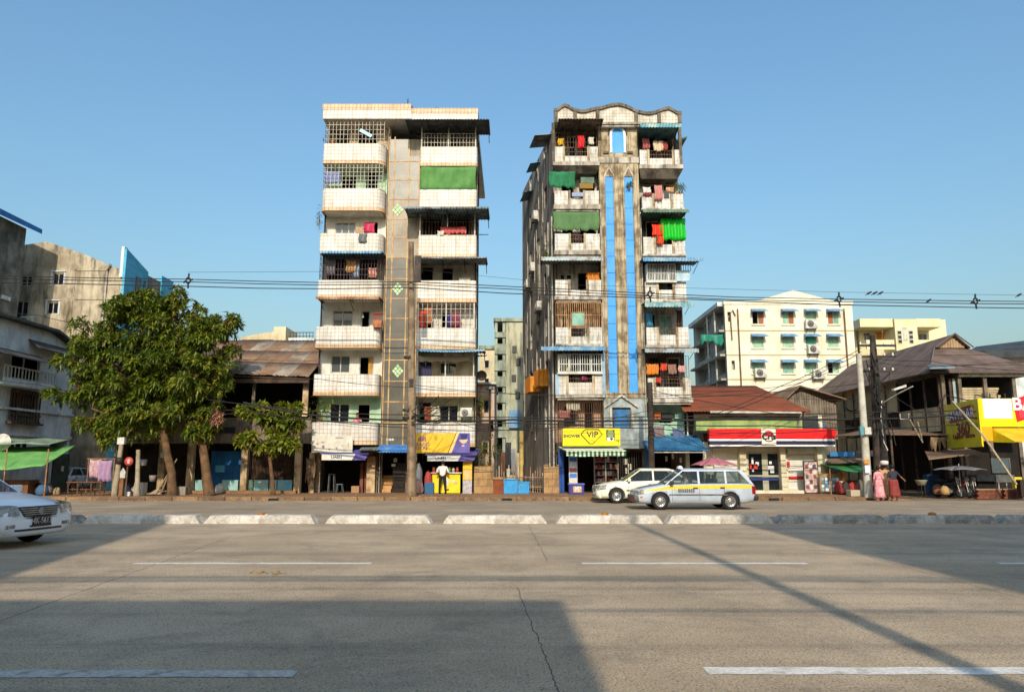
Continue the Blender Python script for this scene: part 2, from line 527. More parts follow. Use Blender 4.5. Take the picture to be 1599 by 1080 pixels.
# ------------------------------------------------------------------ SETTING: ground, road, pavement, median
def road_material(name, base, base2, cracks=()):
    m = M(name, base, .9, base2, .35, lo=.35, hi=.7, fine=.42, bscale=55, bump=.5)
    t = m.node_tree
    b = t.nodes['Principled BSDF']
    src = b.inputs['Base Color'].links[0].from_socket
    tc = N(t, 'ShaderNodeTexCoord'); co = tc.outputs['Object']
    # tyre and oil streaks along the lanes
    mp = N(t, 'ShaderNodeMapping'); mp.inputs['Scale'].default_value = (.05, 1.15, 1)
    t.links.new(co, mp.inputs[0])
    n = N(t, 'ShaderNodeTexNoise', i_Scale=1.0, i_Detail=8.0, i_Roughness=.66)
    t.links.new(mp.outputs[0], n.inputs['Vector'])
    f = N(t, 'ShaderNodeMath', operation='MULTIPLY'); f.inputs[1].default_value = .42
    t.links.new(ramp(t, n.outputs[0], .48, .74), f.inputs[0])
    c = mixc(t, f.outputs[0], src, (.07, .06, .05))
    # broad patches: old repairs, polished and dusty zones
    n0 = N(t, 'ShaderNodeTexNoise', i_Scale=.9, i_Detail=9.0, i_Roughness=.72, i_Distortion=.6); t.links.new(co, n0.inputs['Vector'])
    f0 = N(t, 'ShaderNodeMath', operation='MULTIPLY'); f0.inputs[1].default_value = .38
    t.links.new(ramp(t, n0.outputs[0], .46, .66), f0.inputs[0])
    c = mixc(t, f0.outputs[0], c, (.15, .125, .095))
    n9 = N(t, 'ShaderNodeTexNoise', i_Scale=9.0, i_Detail=6.0, i_Roughness=.75); t.links.new(co, n9.inputs['Vector'])
    f9 = N(t, 'ShaderNodeMath', operation='MULTIPLY'); f9.inputs[1].default_value = .3
    t.links.new(ramp(t, n9.outputs[0], .5, .68), f9.inputs[0])
    c = mixc(t, f9.outputs[0], c, (.52, .42, .3))
    # pale aggregate grains
    vo = N(t, 'ShaderNodeTexVoronoi', i_Scale=19.0); t.links.new(co, vo.inputs['Vector'])
    sp = N(t, 'ShaderNodeMath', operation='LESS_THAN'); sp.inputs[1].default_value = .19
    t.links.new(vo.outputs['Distance'], sp.inputs[0])
    s2 = N(t, 'ShaderNodeMath', operation='MULTIPLY'); s2.inputs[1].default_value = .6
    t.links.new(sp.outputs[0], s2.inputs[0])
    c = mixc(t, s2.outputs[0], c, (.5, .45, .38))
    # dark grains
    vo2 = N(t, 'ShaderNodeTexVoronoi', i_Scale=24.0); t.links.new(co, vo2.inputs['Vector'])
    sp2 = N(t, 'ShaderNodeMath', operation='LESS_THAN'); sp2.inputs[1].default_value = .22
    t.links.new(vo2.outputs['Distance'], sp2.inputs[0])
    s3 = N(t, 'ShaderNodeMath', operation='MULTIPLY'); s3.inputs[1].default_value = .6
    t.links.new(sp2.outputs[0], s3.inputs[0])
    c = mixc(t, s3.outputs[0], c, (.05, .045, .04))
    # slab joints: wandering cracks, x = a + k*y
    se = N(t, 'ShaderNodeSeparateXYZ'); t.links.new(co, se.inputs[0])
    wn = N(t, 'ShaderNodeTexNoise', i_Scale=1.7, i_Detail=5.0, i_Roughness=.7); t.links.new(co, wn.inputs['Vector'])
    for a, k, w, y0, y1 in cracks:
        e1 = N(t, 'ShaderNodeMath', operation='MULTIPLY_ADD'); e1.inputs[1].default_value = -k; e1.inputs[2].default_value = -a
        t.links.new(se.outputs[1], e1.inputs[0])
        e2 = N(t, 'ShaderNodeMath', operation='ADD'); t.links.new(se.outputs[0], e2.inputs[0]); t.links.new(e1.outputs[0], e2.inputs[1])
        e3 = N(t, 'ShaderNodeMath', operation='MULTIPLY_ADD'); e3.inputs[1].default_value = .13; t.links.new(wn.outputs[0], e3.inputs[0]); t.links.new(e2.outputs[0], e3.inputs[2])
        e4 = N(t, 'ShaderNodeMath', operation='ABSOLUTE'); t.links.new(e3.outputs[0], e4.inputs[0])
        e5 = N(t, 'ShaderNodeMath', operation='LESS_THAN'); e5.inputs[1].default_value = w; t.links.new(e4.outputs[0], e5.inputs[0])
        g1 = N(t, 'ShaderNodeMath', operation='GREATER_THAN'); g1.inputs[1].default_value = y0; t.links.new(se.outputs[1], g1.inputs[0])
        g2 = N(t, 'ShaderNodeMath', operation='LESS_THAN'); g2.inputs[1].default_value = y1; t.links.new(se.outputs[1], g2.inputs[0])
        g3 = N(t, 'ShaderNodeMath', operation='MULTIPLY'); t.links.new(g1.outputs[0], g3.inputs[0]); t.links.new(g2.outputs[0], g3.inputs[1])
        g4 = N(t, 'ShaderNodeMath', operation='MULTIPLY'); t.links.new(g3.outputs[0], g4.inputs[0]); t.links.new(e5.outputs[0], g4.inputs[1])
        g5 = N(t, 'ShaderNodeMath', operation='MULTIPLY'); g5.inputs[1].default_value = .8; t.links.new(g4.outputs[0], g5.inputs[0])
        c = mixc(t, g5.outputs[0], c, (.03, .026, .022))
    t.links.new(c, b.inputs['Base Color'])
    return m
RM = road_material('road', (.395, .29, .18), (.55, .41, .265),
                   cracks=[(.72, -.06, .006, 0, 9.9), (-4.2, -.115, .008, 4, 17), (.9, -.02, .006, 12.5, 20), (5.9, .02, .006, 8, 20), (-14.5, -.1, .008, 3, 20), (14, .05, .008, 3, 20)])
def sheet(name, mat, x0, x1, y0, y1, z, parent=None, kind='structure', **k):
    return MB().add([(x0,y0,z),(x1,y0,z),(x1,y1,z),(x0,y1,z)], [(0,1,2,3)]).build(name, mat, parent, kind=kind, local=True, **k)
sheet('ground', M('ground', C('#8a7258'), .95, C('#6f5b45'), .3, fine=.2, bscale=8), -900, 900, -900, 1500, -.02)
road = sheet('road', RM, -220, 220, -4.2, 20.3, 0)
far_road = sheet('far_road', road_material('far_road', (.3, .225, .145), (.43, .325, .215)), -220, 220, 20.3, 33.62, -.004)

PM1 = M('road_paint', C('#ded8cc'), .8, C('#bdb3a2'), 5, lo=.45, hi=.7, fine=.2, bscale=30)
PM2 = M('road_paint_worn', C('#bdb6aa'), .85, C('#8a8274'), 6, lo=.45, hi=.68, fine=.25, bscale=30)
def dash(x0, x1, y, w, mat):
    """painted lane dash with ragged edges"""
    n = 36
    e = [(rnd(-.012, .012), rnd(-.012, .012)) for _ in range(n+1)]
    vs = [(x0+(x1-x0)*i/n, y-w/2+e[i][0], .004) for i in range(n+1)] + [(x0+(x1-x0)*i/n, y+w/2+e[i][1], .004) for i in range(n+1)]
    MB().add(vs, [(i, i+1, n+2+i, n+1+i) for i in range(n)]).build('lane_marking', mat, road, local=True)
for a, b in ((-20.5, -16.6), (-13.3, -9.5), (-6.04, -2.25), (1.12, 4.72), (7.78, 11.5), (14.8, 18.5)):
    dash(a, b, 12.25, .17, PM1)
for a, b, m in ((-13, -9, PM2), (-7.3, -1.63, PM2), (1.48, 6.2, PM1), (9.6, 13.4, PM1)):
    dash(a, b, 5.98 if a > 0 else 5.9, .2, m)

# far pavement: raised slab with kerb, up to the side street on the right
PAVE = M('pavement_dirt', C('#96704c'), .95, C('#7d6148'), .55, lo=.35, hi=.65, fine=.22, bscale=14, bump=.5)
pv = MB()
pv.box(-120, 15.6, 33.86, 39.6, -.1, .15)
pv.hexa([(15.6,33.86,-.1),(18.2,34.4,-.1),(18.2,39.6,-.1),(15.6,39.6,-.1)], [(15.6,33.86,.15),(18.2,34.4,.012),(18.2,39.6,.012),(15.6,39.6,.15)])
pavement = pv.build('pavement', PAVE, kind='structure', local=True)
KERB = M('kerb_stone', C('#8c6e4e'), .9, C('#6a543e'), 1.8, fine=.25, bscale=12, rand=.18)
x = -34.0
while x < 15.4:                                       # kerb stones, a little uneven
    L = 1.18
    dz, dy = rnd(-.018, .01), rnd(-.02, .012)
    if not (-21.2 < x < -20.2 and False):
        bevel(MB().box(x, x+L-.02, 33.6+dy, 33.84, -.05, .155+dz).build('kerb_stone', KERB, pavement, local=True), .025, 1)
    x += L
for gx in (-10.6, -.22, 11.65):                       # drain slots in the kerb
    MB().box(gx-.22, gx+.22, 33.555, 33.6, .0, .1).build('drain_slot', MATS['black'], pavement, local=True)
sheet('yard_ground', M('yard_ground', C('#7c6650'), .95, C('#5f4e3e'), .6, fine=.2, bscale=10), -300, 300, 39.5, 700, .01)
sheet('near_pavement', M('near_pavement', C('#8f8474'), .95, C('#776b5b'), .6, fine=.15), -220, 220, -30, -4.2, .05)

# median of painted concrete blocks, each one its own thing
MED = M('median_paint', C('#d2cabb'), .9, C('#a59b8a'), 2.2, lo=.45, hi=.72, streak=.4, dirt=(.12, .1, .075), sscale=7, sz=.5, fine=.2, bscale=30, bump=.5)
MED2 = M('median_shaded', C('#b8b1a5'), .9, C('#857e73'), 2.4, lo=.42, hi=.66, streak=.5, dirt=(.08, .075, .065), sscale=7, sz=.5, fine=.2, bscale=30, bump=.5)  # median paint darkened: shade put into the colour of blocks out of the sun
def median_block(px0, px1, label, mat):
    k = 20.0/1157
    x0, x1 = (px0-799.5)*k, (px1-799.5)*k
    y0, y1, h = 20.45, 21.0, .21
    n = 16
    prof = [(y0, .0), (y0+.015, .1), (y0+.06, h-.03), (y0+.1, h), (y1-.1, h), (y1-.06, h-.03), (y1-.015, .1), (y1, .0)]
    vs, fs = [], []
    tw = rnd(-.02, .02)
    for i in range(n+1):
        u = i/n
        for j, (yy, zz) in enumerate(prof):
            cut = .16*(zz/h)                       # ends lean in
            xx = x0 + cut + (x1-x0-2*cut)*u
            vs.append((xx, yy + tw*(u-.5) + rnd(-.008, .008), zz + (rnd(-.012, .008) if zz > 0 else -.02)))
    m = len(prof)
    for i in range(n):
        for j in range(m-1):
            fs.append((i*m+j, (i+1)*m+j, (i+1)*m+j+1, i*m+j+1))
    fs.append(tuple(range(m-1, -1, -1))); fs.append(tuple(n*m+j for j in range(m)))
    mb = MB().add(vs, fs)
    return mb.build('median_block', mat, None, label, 'median block', 'concrete blocks of the road median')
median_block(-52, 124, 'shaded concrete median block beside the front bumper of the white car', MED2)
median_block(130, 313, 'pale concrete median block nearest to the white car, right of its bumper', MED)
median_block(318, 493, 'pale concrete median block with an orange lump on it in front of the mango trees', MED)
median_block(508, 674, 'pale concrete median block in front of the cream tiled tower', MED)
median_block(691, 855, 'pale concrete median block in front of the alley mouth', MED)
median_block(868, 1036, 'pale concrete median block crossed by the pole shadow, left of the taxi', MED)
median_block(1041, 1209, 'concrete median block in front of the taxi, half of it in shade', MED)
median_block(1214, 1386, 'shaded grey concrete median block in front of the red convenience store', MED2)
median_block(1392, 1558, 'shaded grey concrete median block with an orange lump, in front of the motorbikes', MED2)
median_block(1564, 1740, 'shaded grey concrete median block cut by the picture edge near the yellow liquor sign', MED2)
def lump(px, label):
    x = (px-799.5)*20.2/1157
    t = thing('reflector_stub', label, 'road stud', (x, 20.72, .2))
    MB().lathe((x, 20.72, .2), [(.11, 0), (.1, .05), (.05, .085), (.001, .09)], 10).build('stud', M('stud_orange', C('#b06a1c'), .6, C('#7a5a34'), 9), t)
    MB().box(x+.08, x+.17, 20.68, 20.74, .2, .235).build('chip', MATS['frame_white'], t)
lump(408, 'small orange road stud on the median before the mango trees')
lump(945, 'small orange road stud on the median left of the taxi')
lump(1457, 'small orange road stud on the shaded median before the motorbikes')

# buildings behind the camera: they throw the shadows that lie on the near lanes
def rear_building(name, label, prof, y0, y1, mat):
    """silhouette prof = [(x,z)...] along the street, closed to the ground"""
    t = thing(name, label, 'building', ((prof[0][0]+prof[-1][0])/2, y0, .05))
    poly = [(prof[0][0], y0, .05)] + [(x, y0, z) for x, z in prof] + [(prof[-1][0], y0, .05)]
    MB().prism(poly, (0, y1-y0, 0)).build('wall', mat, t)
    xa, xb = prof[0][0], prof[-1][0]
    top = min(z for _, z in prof)
    n = max(2, int((xb-xa)/3))
    for fl in range(1, int(top/3)):
        for i in range(n):
            x = xa + (xb-xa)*(i+.5)/n
            w = MB().box(x-.6, x+.6, y0+.02, y0+.08, fl*3+.4, fl*3+1.8).build('window', MATS['frame_white'], t)
            MB().box(x-.52, x+.52, y0+.08, y0+.1, fl*3+.48, fl*3+1.72).build('pane', MATS['glass_dark'], w)
tE = math.tan(R(SUN_EL))
def hz(y): return (y + 7.0) * tE
RB = M('rear_wall', C('#b3a894'), .9, C('#8c8272'), .6, streak=.3)
rear_building('terrace_house', 'low terrace behind the camera shading the near lane', [(-6.4, hz(9.0)), (.87, hz(9.0))], -7, -14, RB)
rear_building('apartment_building', 'tall flats behind the camera with a steep end roof', [(-40, hz(22.5)), (-9.2, hz(22.5)), (-6.45, hz(9.3))], -7, -15, RB)
rear_building('apartment_building', 'tall flats behind the camera shading the right lanes', [(6.66, hz(23.2)), (40, hz(23.2))], -7, -15, RB)
pl = thing('utility_pole', 'concrete pole behind the camera whose shadow crosses the road', 'pole', (3.72, -4.6, .05))
MB().tube([(3.72, -4.6, .05), (3.72, -4.6, (21.6+4.6)*tE)], [.14, .1], 10).build('shaft', MATS['concrete'], pl)
cb = MB()
for yy, zz, r in ((10.3, 0, .05), (10.6, .15, .035), (8.15, 0, .03), (9.6, 0, .02)):
    cb.tube([(xx, -4.6, (yy+4.6)*tE + .35*math.cos(xx/9.0) - .2) for xx in range(-40, 41, 4)], r, 6)
cb.build('cable_bundle', MATS['black'], None, 'cables strung behind the camera along the near kerb', 'cable')
# ------------------------------------------------------------------ LEFT TOWER: cream tiled balconies, grey stair strip
TILE = M('tile_white', C('#dbd8d0'), .45, C('#cdc6b8'), .9, tile=(.2, .2), mortar=C('#a3927a'), msize=.065, streak=.5, dirt=C('#8f7a60'), sscale=3.0, sz=.2, spec=.45)
TRIM = M('tile_orange', C('#d9bb94'), .5, C('#cda67c'), 1.3, tile=(.2, .2), mortar=C('#946a44'), msize=.075, streak=.35, dirt=C('#7d5535'), spec=.45)
WCREAM = M('wall_cream', C('#e0dcd0'), .85, C('#cac4b2'), 1.2, streak=.25, dirt=C('#8c7a5c'))
WGREEN = M('wall_green', C('#b4d0ae'), .85, C('#93b594'), 1.0, streak=.3, dirt=C('#6b7a5c'))
WTAN = M('wall_tan', C('#c9b493'), .85, C('#a98f6c'), 1.0, streak=.4)  # tan tone of the top left storey wall
WGREY = M('wall_grey', C('#a89c88'), .9, C('#857a69'), .8, streak=.5, dirt=C('#4c443a'))
STRIP = [M('strip_panel', C('#605c50'), .35, C('#4c493e'), .9, streak=.35, dirt=C('#5e5440'), spec=.5, rand=.1),
         M('strip_panel_sand', C('#938670'), .4, C('#746b5a'), .9, streak=.4, dirt=C('#8c6a42'), spec=.5, rand=.08),
         M('strip_panel_top', C('#8c897f'), .35, C('#787469'), .9, streak=.25, dirt=C('#8a7450'), spec=.5, rand=.08)]
STRIM = M('strip_trim', C('#c4a26c'), .5, C('#a2774a'), 2.5)
YB, YW = 37.9, 39.0
zb = lambda py: Z(py, YB)
zw = lambda py: Z(py, YW)
xw = lambda px, py=500: X(px, YW, py)
xb = lambda px, py=500: X(px, YB, py)

LT = thing('apartment_tower', 'narrow eight storey tower with cream tiled balconies and grey stair strip', 'apartment tower', (-6.1, 39.0, .15))
LX0, LX1, LX2, LX3 = -10.2, -6.75, -4.98, -1.9
body = MB()
ZT = zb(187)
SK = -.155
def skewwall(mb, x, y0, y1, z0, z1, th=.2):
    mb.hexa([(x,y0,z0),(x+th,y0,z0),(x+th+SK*(y1-y0),y1,z0),(x+SK*(y1-y0),y1,z0)], [(x,y0,z1),(x+th,y0,z1),(x+th+SK*(y1-y0),y1,z1),(x+SK*(y1-y0),y1,z1)])
skewwall(body, LX0, YW+.17, 50, .15, ZT+.3); skewwall(body, LX3-.2, YW+.17, 50, .15, ZT+.3)
body.box(LX0+SK*11, LX3+SK*11, 50.001, 50.2, .15, ZT+.3)
body.build('side_wall', M('tower_side', C('#b8ad98'), .9, C('#8f8471'), .5, streak=.6, dirt=C('#4d453a')), LT)
# roof slab and parapet band
rf = MB()
rf.box(LX0-.08, LX1+1.25, YB-.12, 40.2, zb(187), zb(173)); rf.box(LX1+1.25, LX3+.03, YB+.02, 40.2, zb(187), zb(177))
rf.box(LX0+.0, LX3, 40.2, 50, ZT, ZT+.3)
roof = rf.build('roof', TILE, LT)
rt = MB()
rt.box(LX0-.1, LX1+1.25, YB-.14, 40.2, zb(173)+.003, zb(164)); rt.box(LX1+1.25, LX3+.05, YB, 40.2, zb(177)+.003, zb(169))
rt.build('parapet_band', TRIM, roof)
rp = MB()
for x, h in ((-9.4, .5), (-5.8, .8), (-5.55, .35), (-4.2, .3), (-8.0, .25)):
    rp.tube([(x, 38.6, zb(166)), (x, 38.6, zb(166)+h)], .03, 6)
rp.build('vent_pipe', MATS['steel_dark'], roof)

def balcony(par, x0, x1, p_top, p_bot, rl, rr, trim=.22, yf=YB, soffit=True, mat=TILE, tmat=TRIM):
    z1, z0 = zb(p_top), zb(p_bot)
    path = rounded_path(x0, x1, yf, YW+.02, rl, rr)
    mb = MB(); path_wall(mb, path, .12, z0+(trim if trim else 0), z1)
    b = mb.build('balcony', mat, par)
    if trim:
        path2 = rounded_path(x0-.012, x1+.012, yf-.012, YW+.02, rl, rr)
        mb = MB(); path_wall(mb, path2, .14, z0, z0+trim-.002)
        mb.build('trim_band', tmat, b)
    sl = MB()
    inner = rounded_path(x0+.05, x1-.05, yf+.05, YW+.02, rl, rr)
    sl.prism([(p[0], p[1], z0+.01) for p in inner], (0, 0, .13))
    sl.build('floor_slab', WCREAM, b)
    return b
LB = [(224, 255), (294, 329), (364, 394), (437, 466), (510, 543), (584, 617), (659, 694)]
RBAL = [(229, 259), (296, 325), (367, 401), (438, 472), (512, 545), (587, 619), (660, 697)]
for i, (a, b) in enumerate(LB):
    balcony(LT, LX0-.02+.02*i*0, LX1-.12, a, b, .3 if i in (1,) else .12, .5 if i < 3 else .3, trim=.2 if i not in (2,) else 0)
for i, (a, b) in enumerate(RBAL):
    balcony(LT, LX2, LX3+.02, a, b, .1, .12, trim=.2 if i not in (1, 2) else (0.1 if i == 1 else .12))
# storey walls with openings: (top picture row, bottom row, wall material, holes in px)
LF = [
 (187, 224, WTAN, [(516, 546, 196, 224), (560, 590, 196, 224)]),
 (255, 294, WGREEN, [(534, 556, 276, 294), (572, 590, 268, 294)]),
 (329, 364, WCREAM, [(524, 555, 347, 366), (569, 590, 347, 372)]),
 (394, 437, WGREY, [(512, 548, 404, 437), (562, 590, 404, 437)]),
 (466, 510, WCREAM, [(520, 551, 485, 509), (564, 578, 485, 516)]),
 (543, 584, WCREAM, [(517, 547, 555, 582), (561, 584, 556, 592)]),
 (617, 659, WGREEN, [(515, 546, 630, 659), (558, 579, 630, 668)]),
]
RF = [
 (187, 229, WGREY, [(660, 690, 196, 229), (697, 720, 200, 229)]),
 (259, 296, WGREY, [(660, 690, 266, 296), (700, 725, 266, 296)]),
 (325, 367, WGREY, [(655, 690, 336, 367), (697, 735, 336, 367)]),
 (401, 438, M('wall_pale_grey', C('#b7ab97'), .9, C('#968a76'), 1, streak=.4), [(656, 676, 417, 440), (691, 707, 419, 442)]),  # storey wall in a slightly paler grey
 (472, 512, WCREAM, [(653, 674, 486, 512), (689, 720, 488, 512)]),
 (545, 587, M('wall_peach', C('#dcc9a8'), .9, C('#c0a47c'), 1.2, streak=.35), [(654, 675, 560, 586), (687, 713, 566, 584)]),
 (619, 660, M('wall_olive', C('#c4bf9a'), .9, C('#9da07c'), 1, streak=.35), [(655, 673, 628, 660), (686, 716, 632, 660)]),
]
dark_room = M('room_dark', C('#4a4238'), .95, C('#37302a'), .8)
for (rows, xa, xbb) in ((LF, LX0, LX1), (RF, LX2, LX3)):
    for k, (p1, p2, mat, holes) in enumerate(rows):
        zl = zb(RBAL[k][1] if rows is RF else LB[k][1]) if True else 0
        zt = zb(187) if k == 0 else zb((RBAL if rows is RF else LB)[k-1][1])
        mb = MB()
        hs = [(xw(a, c), xw(b, c), zw(d), zw(c)) for a, b, c, d in holes]
        wall_holes(mb, xa, xbb, zl, zt, YW, hs)
        w = mb.build('wall', mat, LT)
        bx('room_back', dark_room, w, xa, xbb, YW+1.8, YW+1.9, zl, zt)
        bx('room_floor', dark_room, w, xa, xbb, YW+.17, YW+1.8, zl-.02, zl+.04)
        for j, h in enumerate(hs):
            wide = h[1]-h[0]
            if (rows is LF and (k, j) in ((2, 0), (4, 0), (5, 0), (6, 0))) or (rows is RF and (k, j) in ((4, 1), (5, 0), (5, 1), (6, 1))):
                window(w, h[0], h[1], h[2], h[3], YW, 3 if (rows is LF and k == 2) else 2, gm=MATS['glass_grey'] if (k, rows is LF) in ((5, True), (2, True)) else MATS['glass_dark'], open_=(0,) if (rows is RF and k == 4) else ())
            elif rows is LF and k in (4, 5, 6) and j == 1:
                f = MB()
                f.box(h[0], h[0]+.06, YW+.04, YW+.12, h[2], h[3]); f.box(h[1]-.06, h[1], YW+.04, YW+.12, h[2], h[3]); f.box(h[0]+.06, h[1]-.06, YW+.04, YW+.12, h[3]-.06, h[3])
                d = f.build('door_frame', MATS['frame_white'], w)
                if k == 5:
                    bx('door_leaf', M('door_ochre', C('#b98a3a'), .6, C('#9a6d2c'), 2), d, h[1]-.28, h[1]-.06, YW-.02, YW+.03, h[2], h[3]-.06)
# stair bay: panels with trims, dark gap on top, ornaments
YC = 38.45
cx = [X(598, YC, 600)+.02, X(607, YC, 600), X(631, YC, 600), X(648, YC, 600)]
rows = [217, 252, 281, 311, 342, 371, 402, 435, 466, 497, 530, 562, 595, 627, 660, 698]
sb = MB(); sb.box(cx[0]-.05, cx[3]+.05, YC+.06, YC+.3, .15+Z(698, YC)-.15, Z(217, YC)); stair_core = sb.build('stair_wall', WGREY, LT)
for i in range(len(rows)-1):
    z1, z0 = Z(rows[i], YC), Z(rows[i+1], YC)
    for j in range(3):
        if i == 0 and j == 2: z1_ = Z(243, YC)
        else: z1_ = z1
        if z1_ - z0 < .08: continue
        mat = STRIP[1] if (3 <= i <= 5) else (STRIP[2] if i < 3 else STRIP[0])
        bx('strip_panel', mat, stair_core, cx[j]+.025, cx[j+1]-.025, YC+.01, YC+.06, z0+.025, z1_-.025)
tr = MB()
for x in cx:
    tr.box(x-.03, x+.03, YC-.02, YC+.058, Z(698, YC), Z(214 if x in (cx[0], cx[1]) else (218 if x == cx[2] else 243), YC))
tr.build('trim_upright', STRIM, stair_core)
for p in rows[1:]:
    bx('trim_rail', STRIM, stair_core, cx[0], cx[3], YC-.008, YC+.058, Z(p, YC)-.025, Z(p, YC)+.025)
GRN = M('ornament_green', C('#cfe3b4'), .4, C('#8fbf7c'), 6)
for p in (328, 451, 579):
    mb = MB()
    cxx, cz = X(621, YC, p), Z(p, YC)
    for a in (-1, 0, 1):
        for b in (-1, 0, 1):
            ux, uz = cxx+(a-b)*.105, cz+(a+b)*.125
            mb.prism([(ux-.085, YC-.03, uz), (ux, YC-.03, uz-.105), (ux+.085, YC-.03, uz), (ux, YC-.03, uz+.105)], (0, .038, 0))
    mb.build('ornament', GRN, stair_core)
for q in (-.14, 0, .14):
    mb = MB(); cxx, cz = X(609, YC, 687)+q, Z(686, YC)
    mb.prism([(cxx-.06, YC-.012, cz-.05), (cxx+.06, YC-.012, cz-.05), (cxx+.06, YC-.012, cz+.03), (cxx, YC-.012, cz+.06), (cxx-.06, YC-.012, cz+.03)], (0, .02, 0))
    mb.build('number_plate', MATS['frame_white'], stair_core)
# side returns beside the stair strip and the drain pipes
rtn = MB(); rtn.box(LX1-.1, cx[0]-.06, YW-.3, YW+.16, .15, ZT); rtn.box(cx[3]+.06, LX2+.05, YW-.3, YW+.16, .15, ZT)
rtn.build('return_wall', WCREAM, LT)
dp = MB()
for x in (LX1-.02, LX0+.06, LX3-.06):
    dp.tube([(x, YW-.36, .2), (x, YW-.36, zb(200))], .05, 8)
dp.build('drain_pipe', MATS['steel_dark'], LT)

# grilles on the balconies
def bay_grille(i, left, nx, nz, mat=None, x0=None, x1=None, p0=None, p1=None, r=.012):
    L = LB if left else RBAL
    top = zb(187) if i == 0 else zb(L[i-1][1])
    xa, xz = (LX0+.06, LX1-.2) if left else (LX2+.06, LX3-.05)
    return grille(LT, x0 or xa, x1 or xz, p0 or zb(L[i][0]), p1 or top, YB+.07, nx, nz, r, mat, sides=((xa,), YW) if left else ((xz,), YW))
bay_grille(0, True, 16, 5)
bay_grille(1, True, 16, 6)
bay_grille(3, True, 20, 5, M('bar_violet', C('#5b4a52'), .7, C('#3a2c2a'), 4))
bay_grille(0, False, 17, 3, MATS['bar_white'], p1=zb(208))
bay_grille(2, False, 18, 2, MATS['bar_dark'])
bay_grille(4, False, 12, 4)
for i, left in ((0, False), (2, False), (5, False), (4, False)):
    for k in range(3):
        L = RBAL
        x = LX2+.08 + (LX3-LX2-.16)*k/2
        top = zb(187) if i == 0 else zb(L[i-1][1])
        MB().box(x-.03, x+.03, YB+.03, YB+.09, zb(L[i][0])-.02, top).build('balcony_post', MATS['frame_white'], LT)
# awnings
M('tin_black', C('#343434'), .6, C('#515a5e'), 3); M('tin_slate', C('#6f8690'), .6, C('#3a3d3e'), 2)
awning(LT, 632, 764, 186, 36.9, 39.0, MATS['tin_black'], skirt=.05)
awning(LT, 630, 763, 323, 36.7, 39.0, MATS['tin_slate'], skirt=.1)
awning(LT, 652, 760, 401, 37.1, 39.0, MATS['tin_grey'], droop=.03, skirt=.06)
awning(LT, 650, 757, 545, 37.0, 39.0, MATS['tin_blue'], droop=.05, skirt=.1)
awning(LT, 498, 596, 392, 37.3, 38.9, MATS['tin_blue'], skirt=.12)
awning(LT, 493, 592, 463, 37.3, 38.9, MATS['tin_rust'], skirt=.14)
awning(LT, 560, 594, 702, 37.3, 38.9, MATS['tin_grey'], fall=.3)
awning(LT, 590, 637, 699, 37.4, 38.7, M('tin_bright_blue', C('#2f6fb5'), .5, C('#5a8dbd'), 2), fall=.25, skirt=.22)
# small side awnings and boxes past the right edge
awning(LT, 0, 0, 366, 38.6, 40.2, MATS['steel_dark'], fall=.5, brackets=False, xy=(LX3+.02, LX3+.6))
awning(LT, 0, 0, 556, 38.6, 40.2, MATS['steel_dark'], fall=.3, brackets=False, xy=(LX3+.02, LX3+.55))
MB().lathe((LX3+.3, 38.9, zb(583)), [(.28, -.12), (.22, -.04), (.1, 0), (0.001, .01)], 14, axis='y').build('satellite_dish', MATS['steel_dark'], LT)

# ground floor: walls, pillars, shop openings
gf = MB()
zg = zb(697)
gh = [(X(494, YW), X(576, YW), .15, Z(706, YW)), (X(593, YW), X(636, YW), .15, Z(703, YW)), (X(652, YW), X(741, YW), .15, Z(708, YW))]
wall_holes(gf, LX0, LX3, .15, zg, YW, gh, .2)
g = gf.build('ground_floor_wall', M('wall_grime', C('#8f7c62'), .9, C('#5e5142'), .9, streak=.5), LT)
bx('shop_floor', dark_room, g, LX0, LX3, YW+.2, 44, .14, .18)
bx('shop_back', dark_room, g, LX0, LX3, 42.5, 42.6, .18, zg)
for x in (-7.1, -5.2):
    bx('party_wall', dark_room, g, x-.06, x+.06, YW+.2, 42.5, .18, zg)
for pa, pb in ((577, 590),):
    bevel(bx('pillar', M('pillar_dirty', C('#cbb08a'), .9, C('#8a6e4c'), 1.6, streak=.4), LT, X(pa, 38.7), X(pb, 38.7), 38.5, 38.99, .15, Z(712, 38.7)), .02)
bx('pillar', MATS['pillar_dirty'], LT, X(489, 38.7), X(497, 38.7), 38.5, 38.99, .15, Z(706, 38.7))
st = MB()
for k in range(5):
    st.box(X(596, 39.1), X(614, 39.1), 39.05+k*.28, 39.33+k*.28, .15, .33+k*.17)
st.build('entrance_steps', M('step_tile', C('#c99b66'), .8, C('#a97a4c'), 2.5), LT)
gt = MB()
for k in range(12):
    x = X(617, 38.95)+(X(635, 38.95)-X(617, 38.95))*k/11
    gt.box(x-.014, x+.014, 38.93, 38.97, .17, Z(722, 38.95))
for zz in (.3, 1.0, Z(723, 38.95)):
    gt.box(X(616, 38.95), X(636, 38.95), 38.91, 38.928, zz-.02, zz+.02)
gt.build('entrance_gate', MATS['steel_dark'], LT)
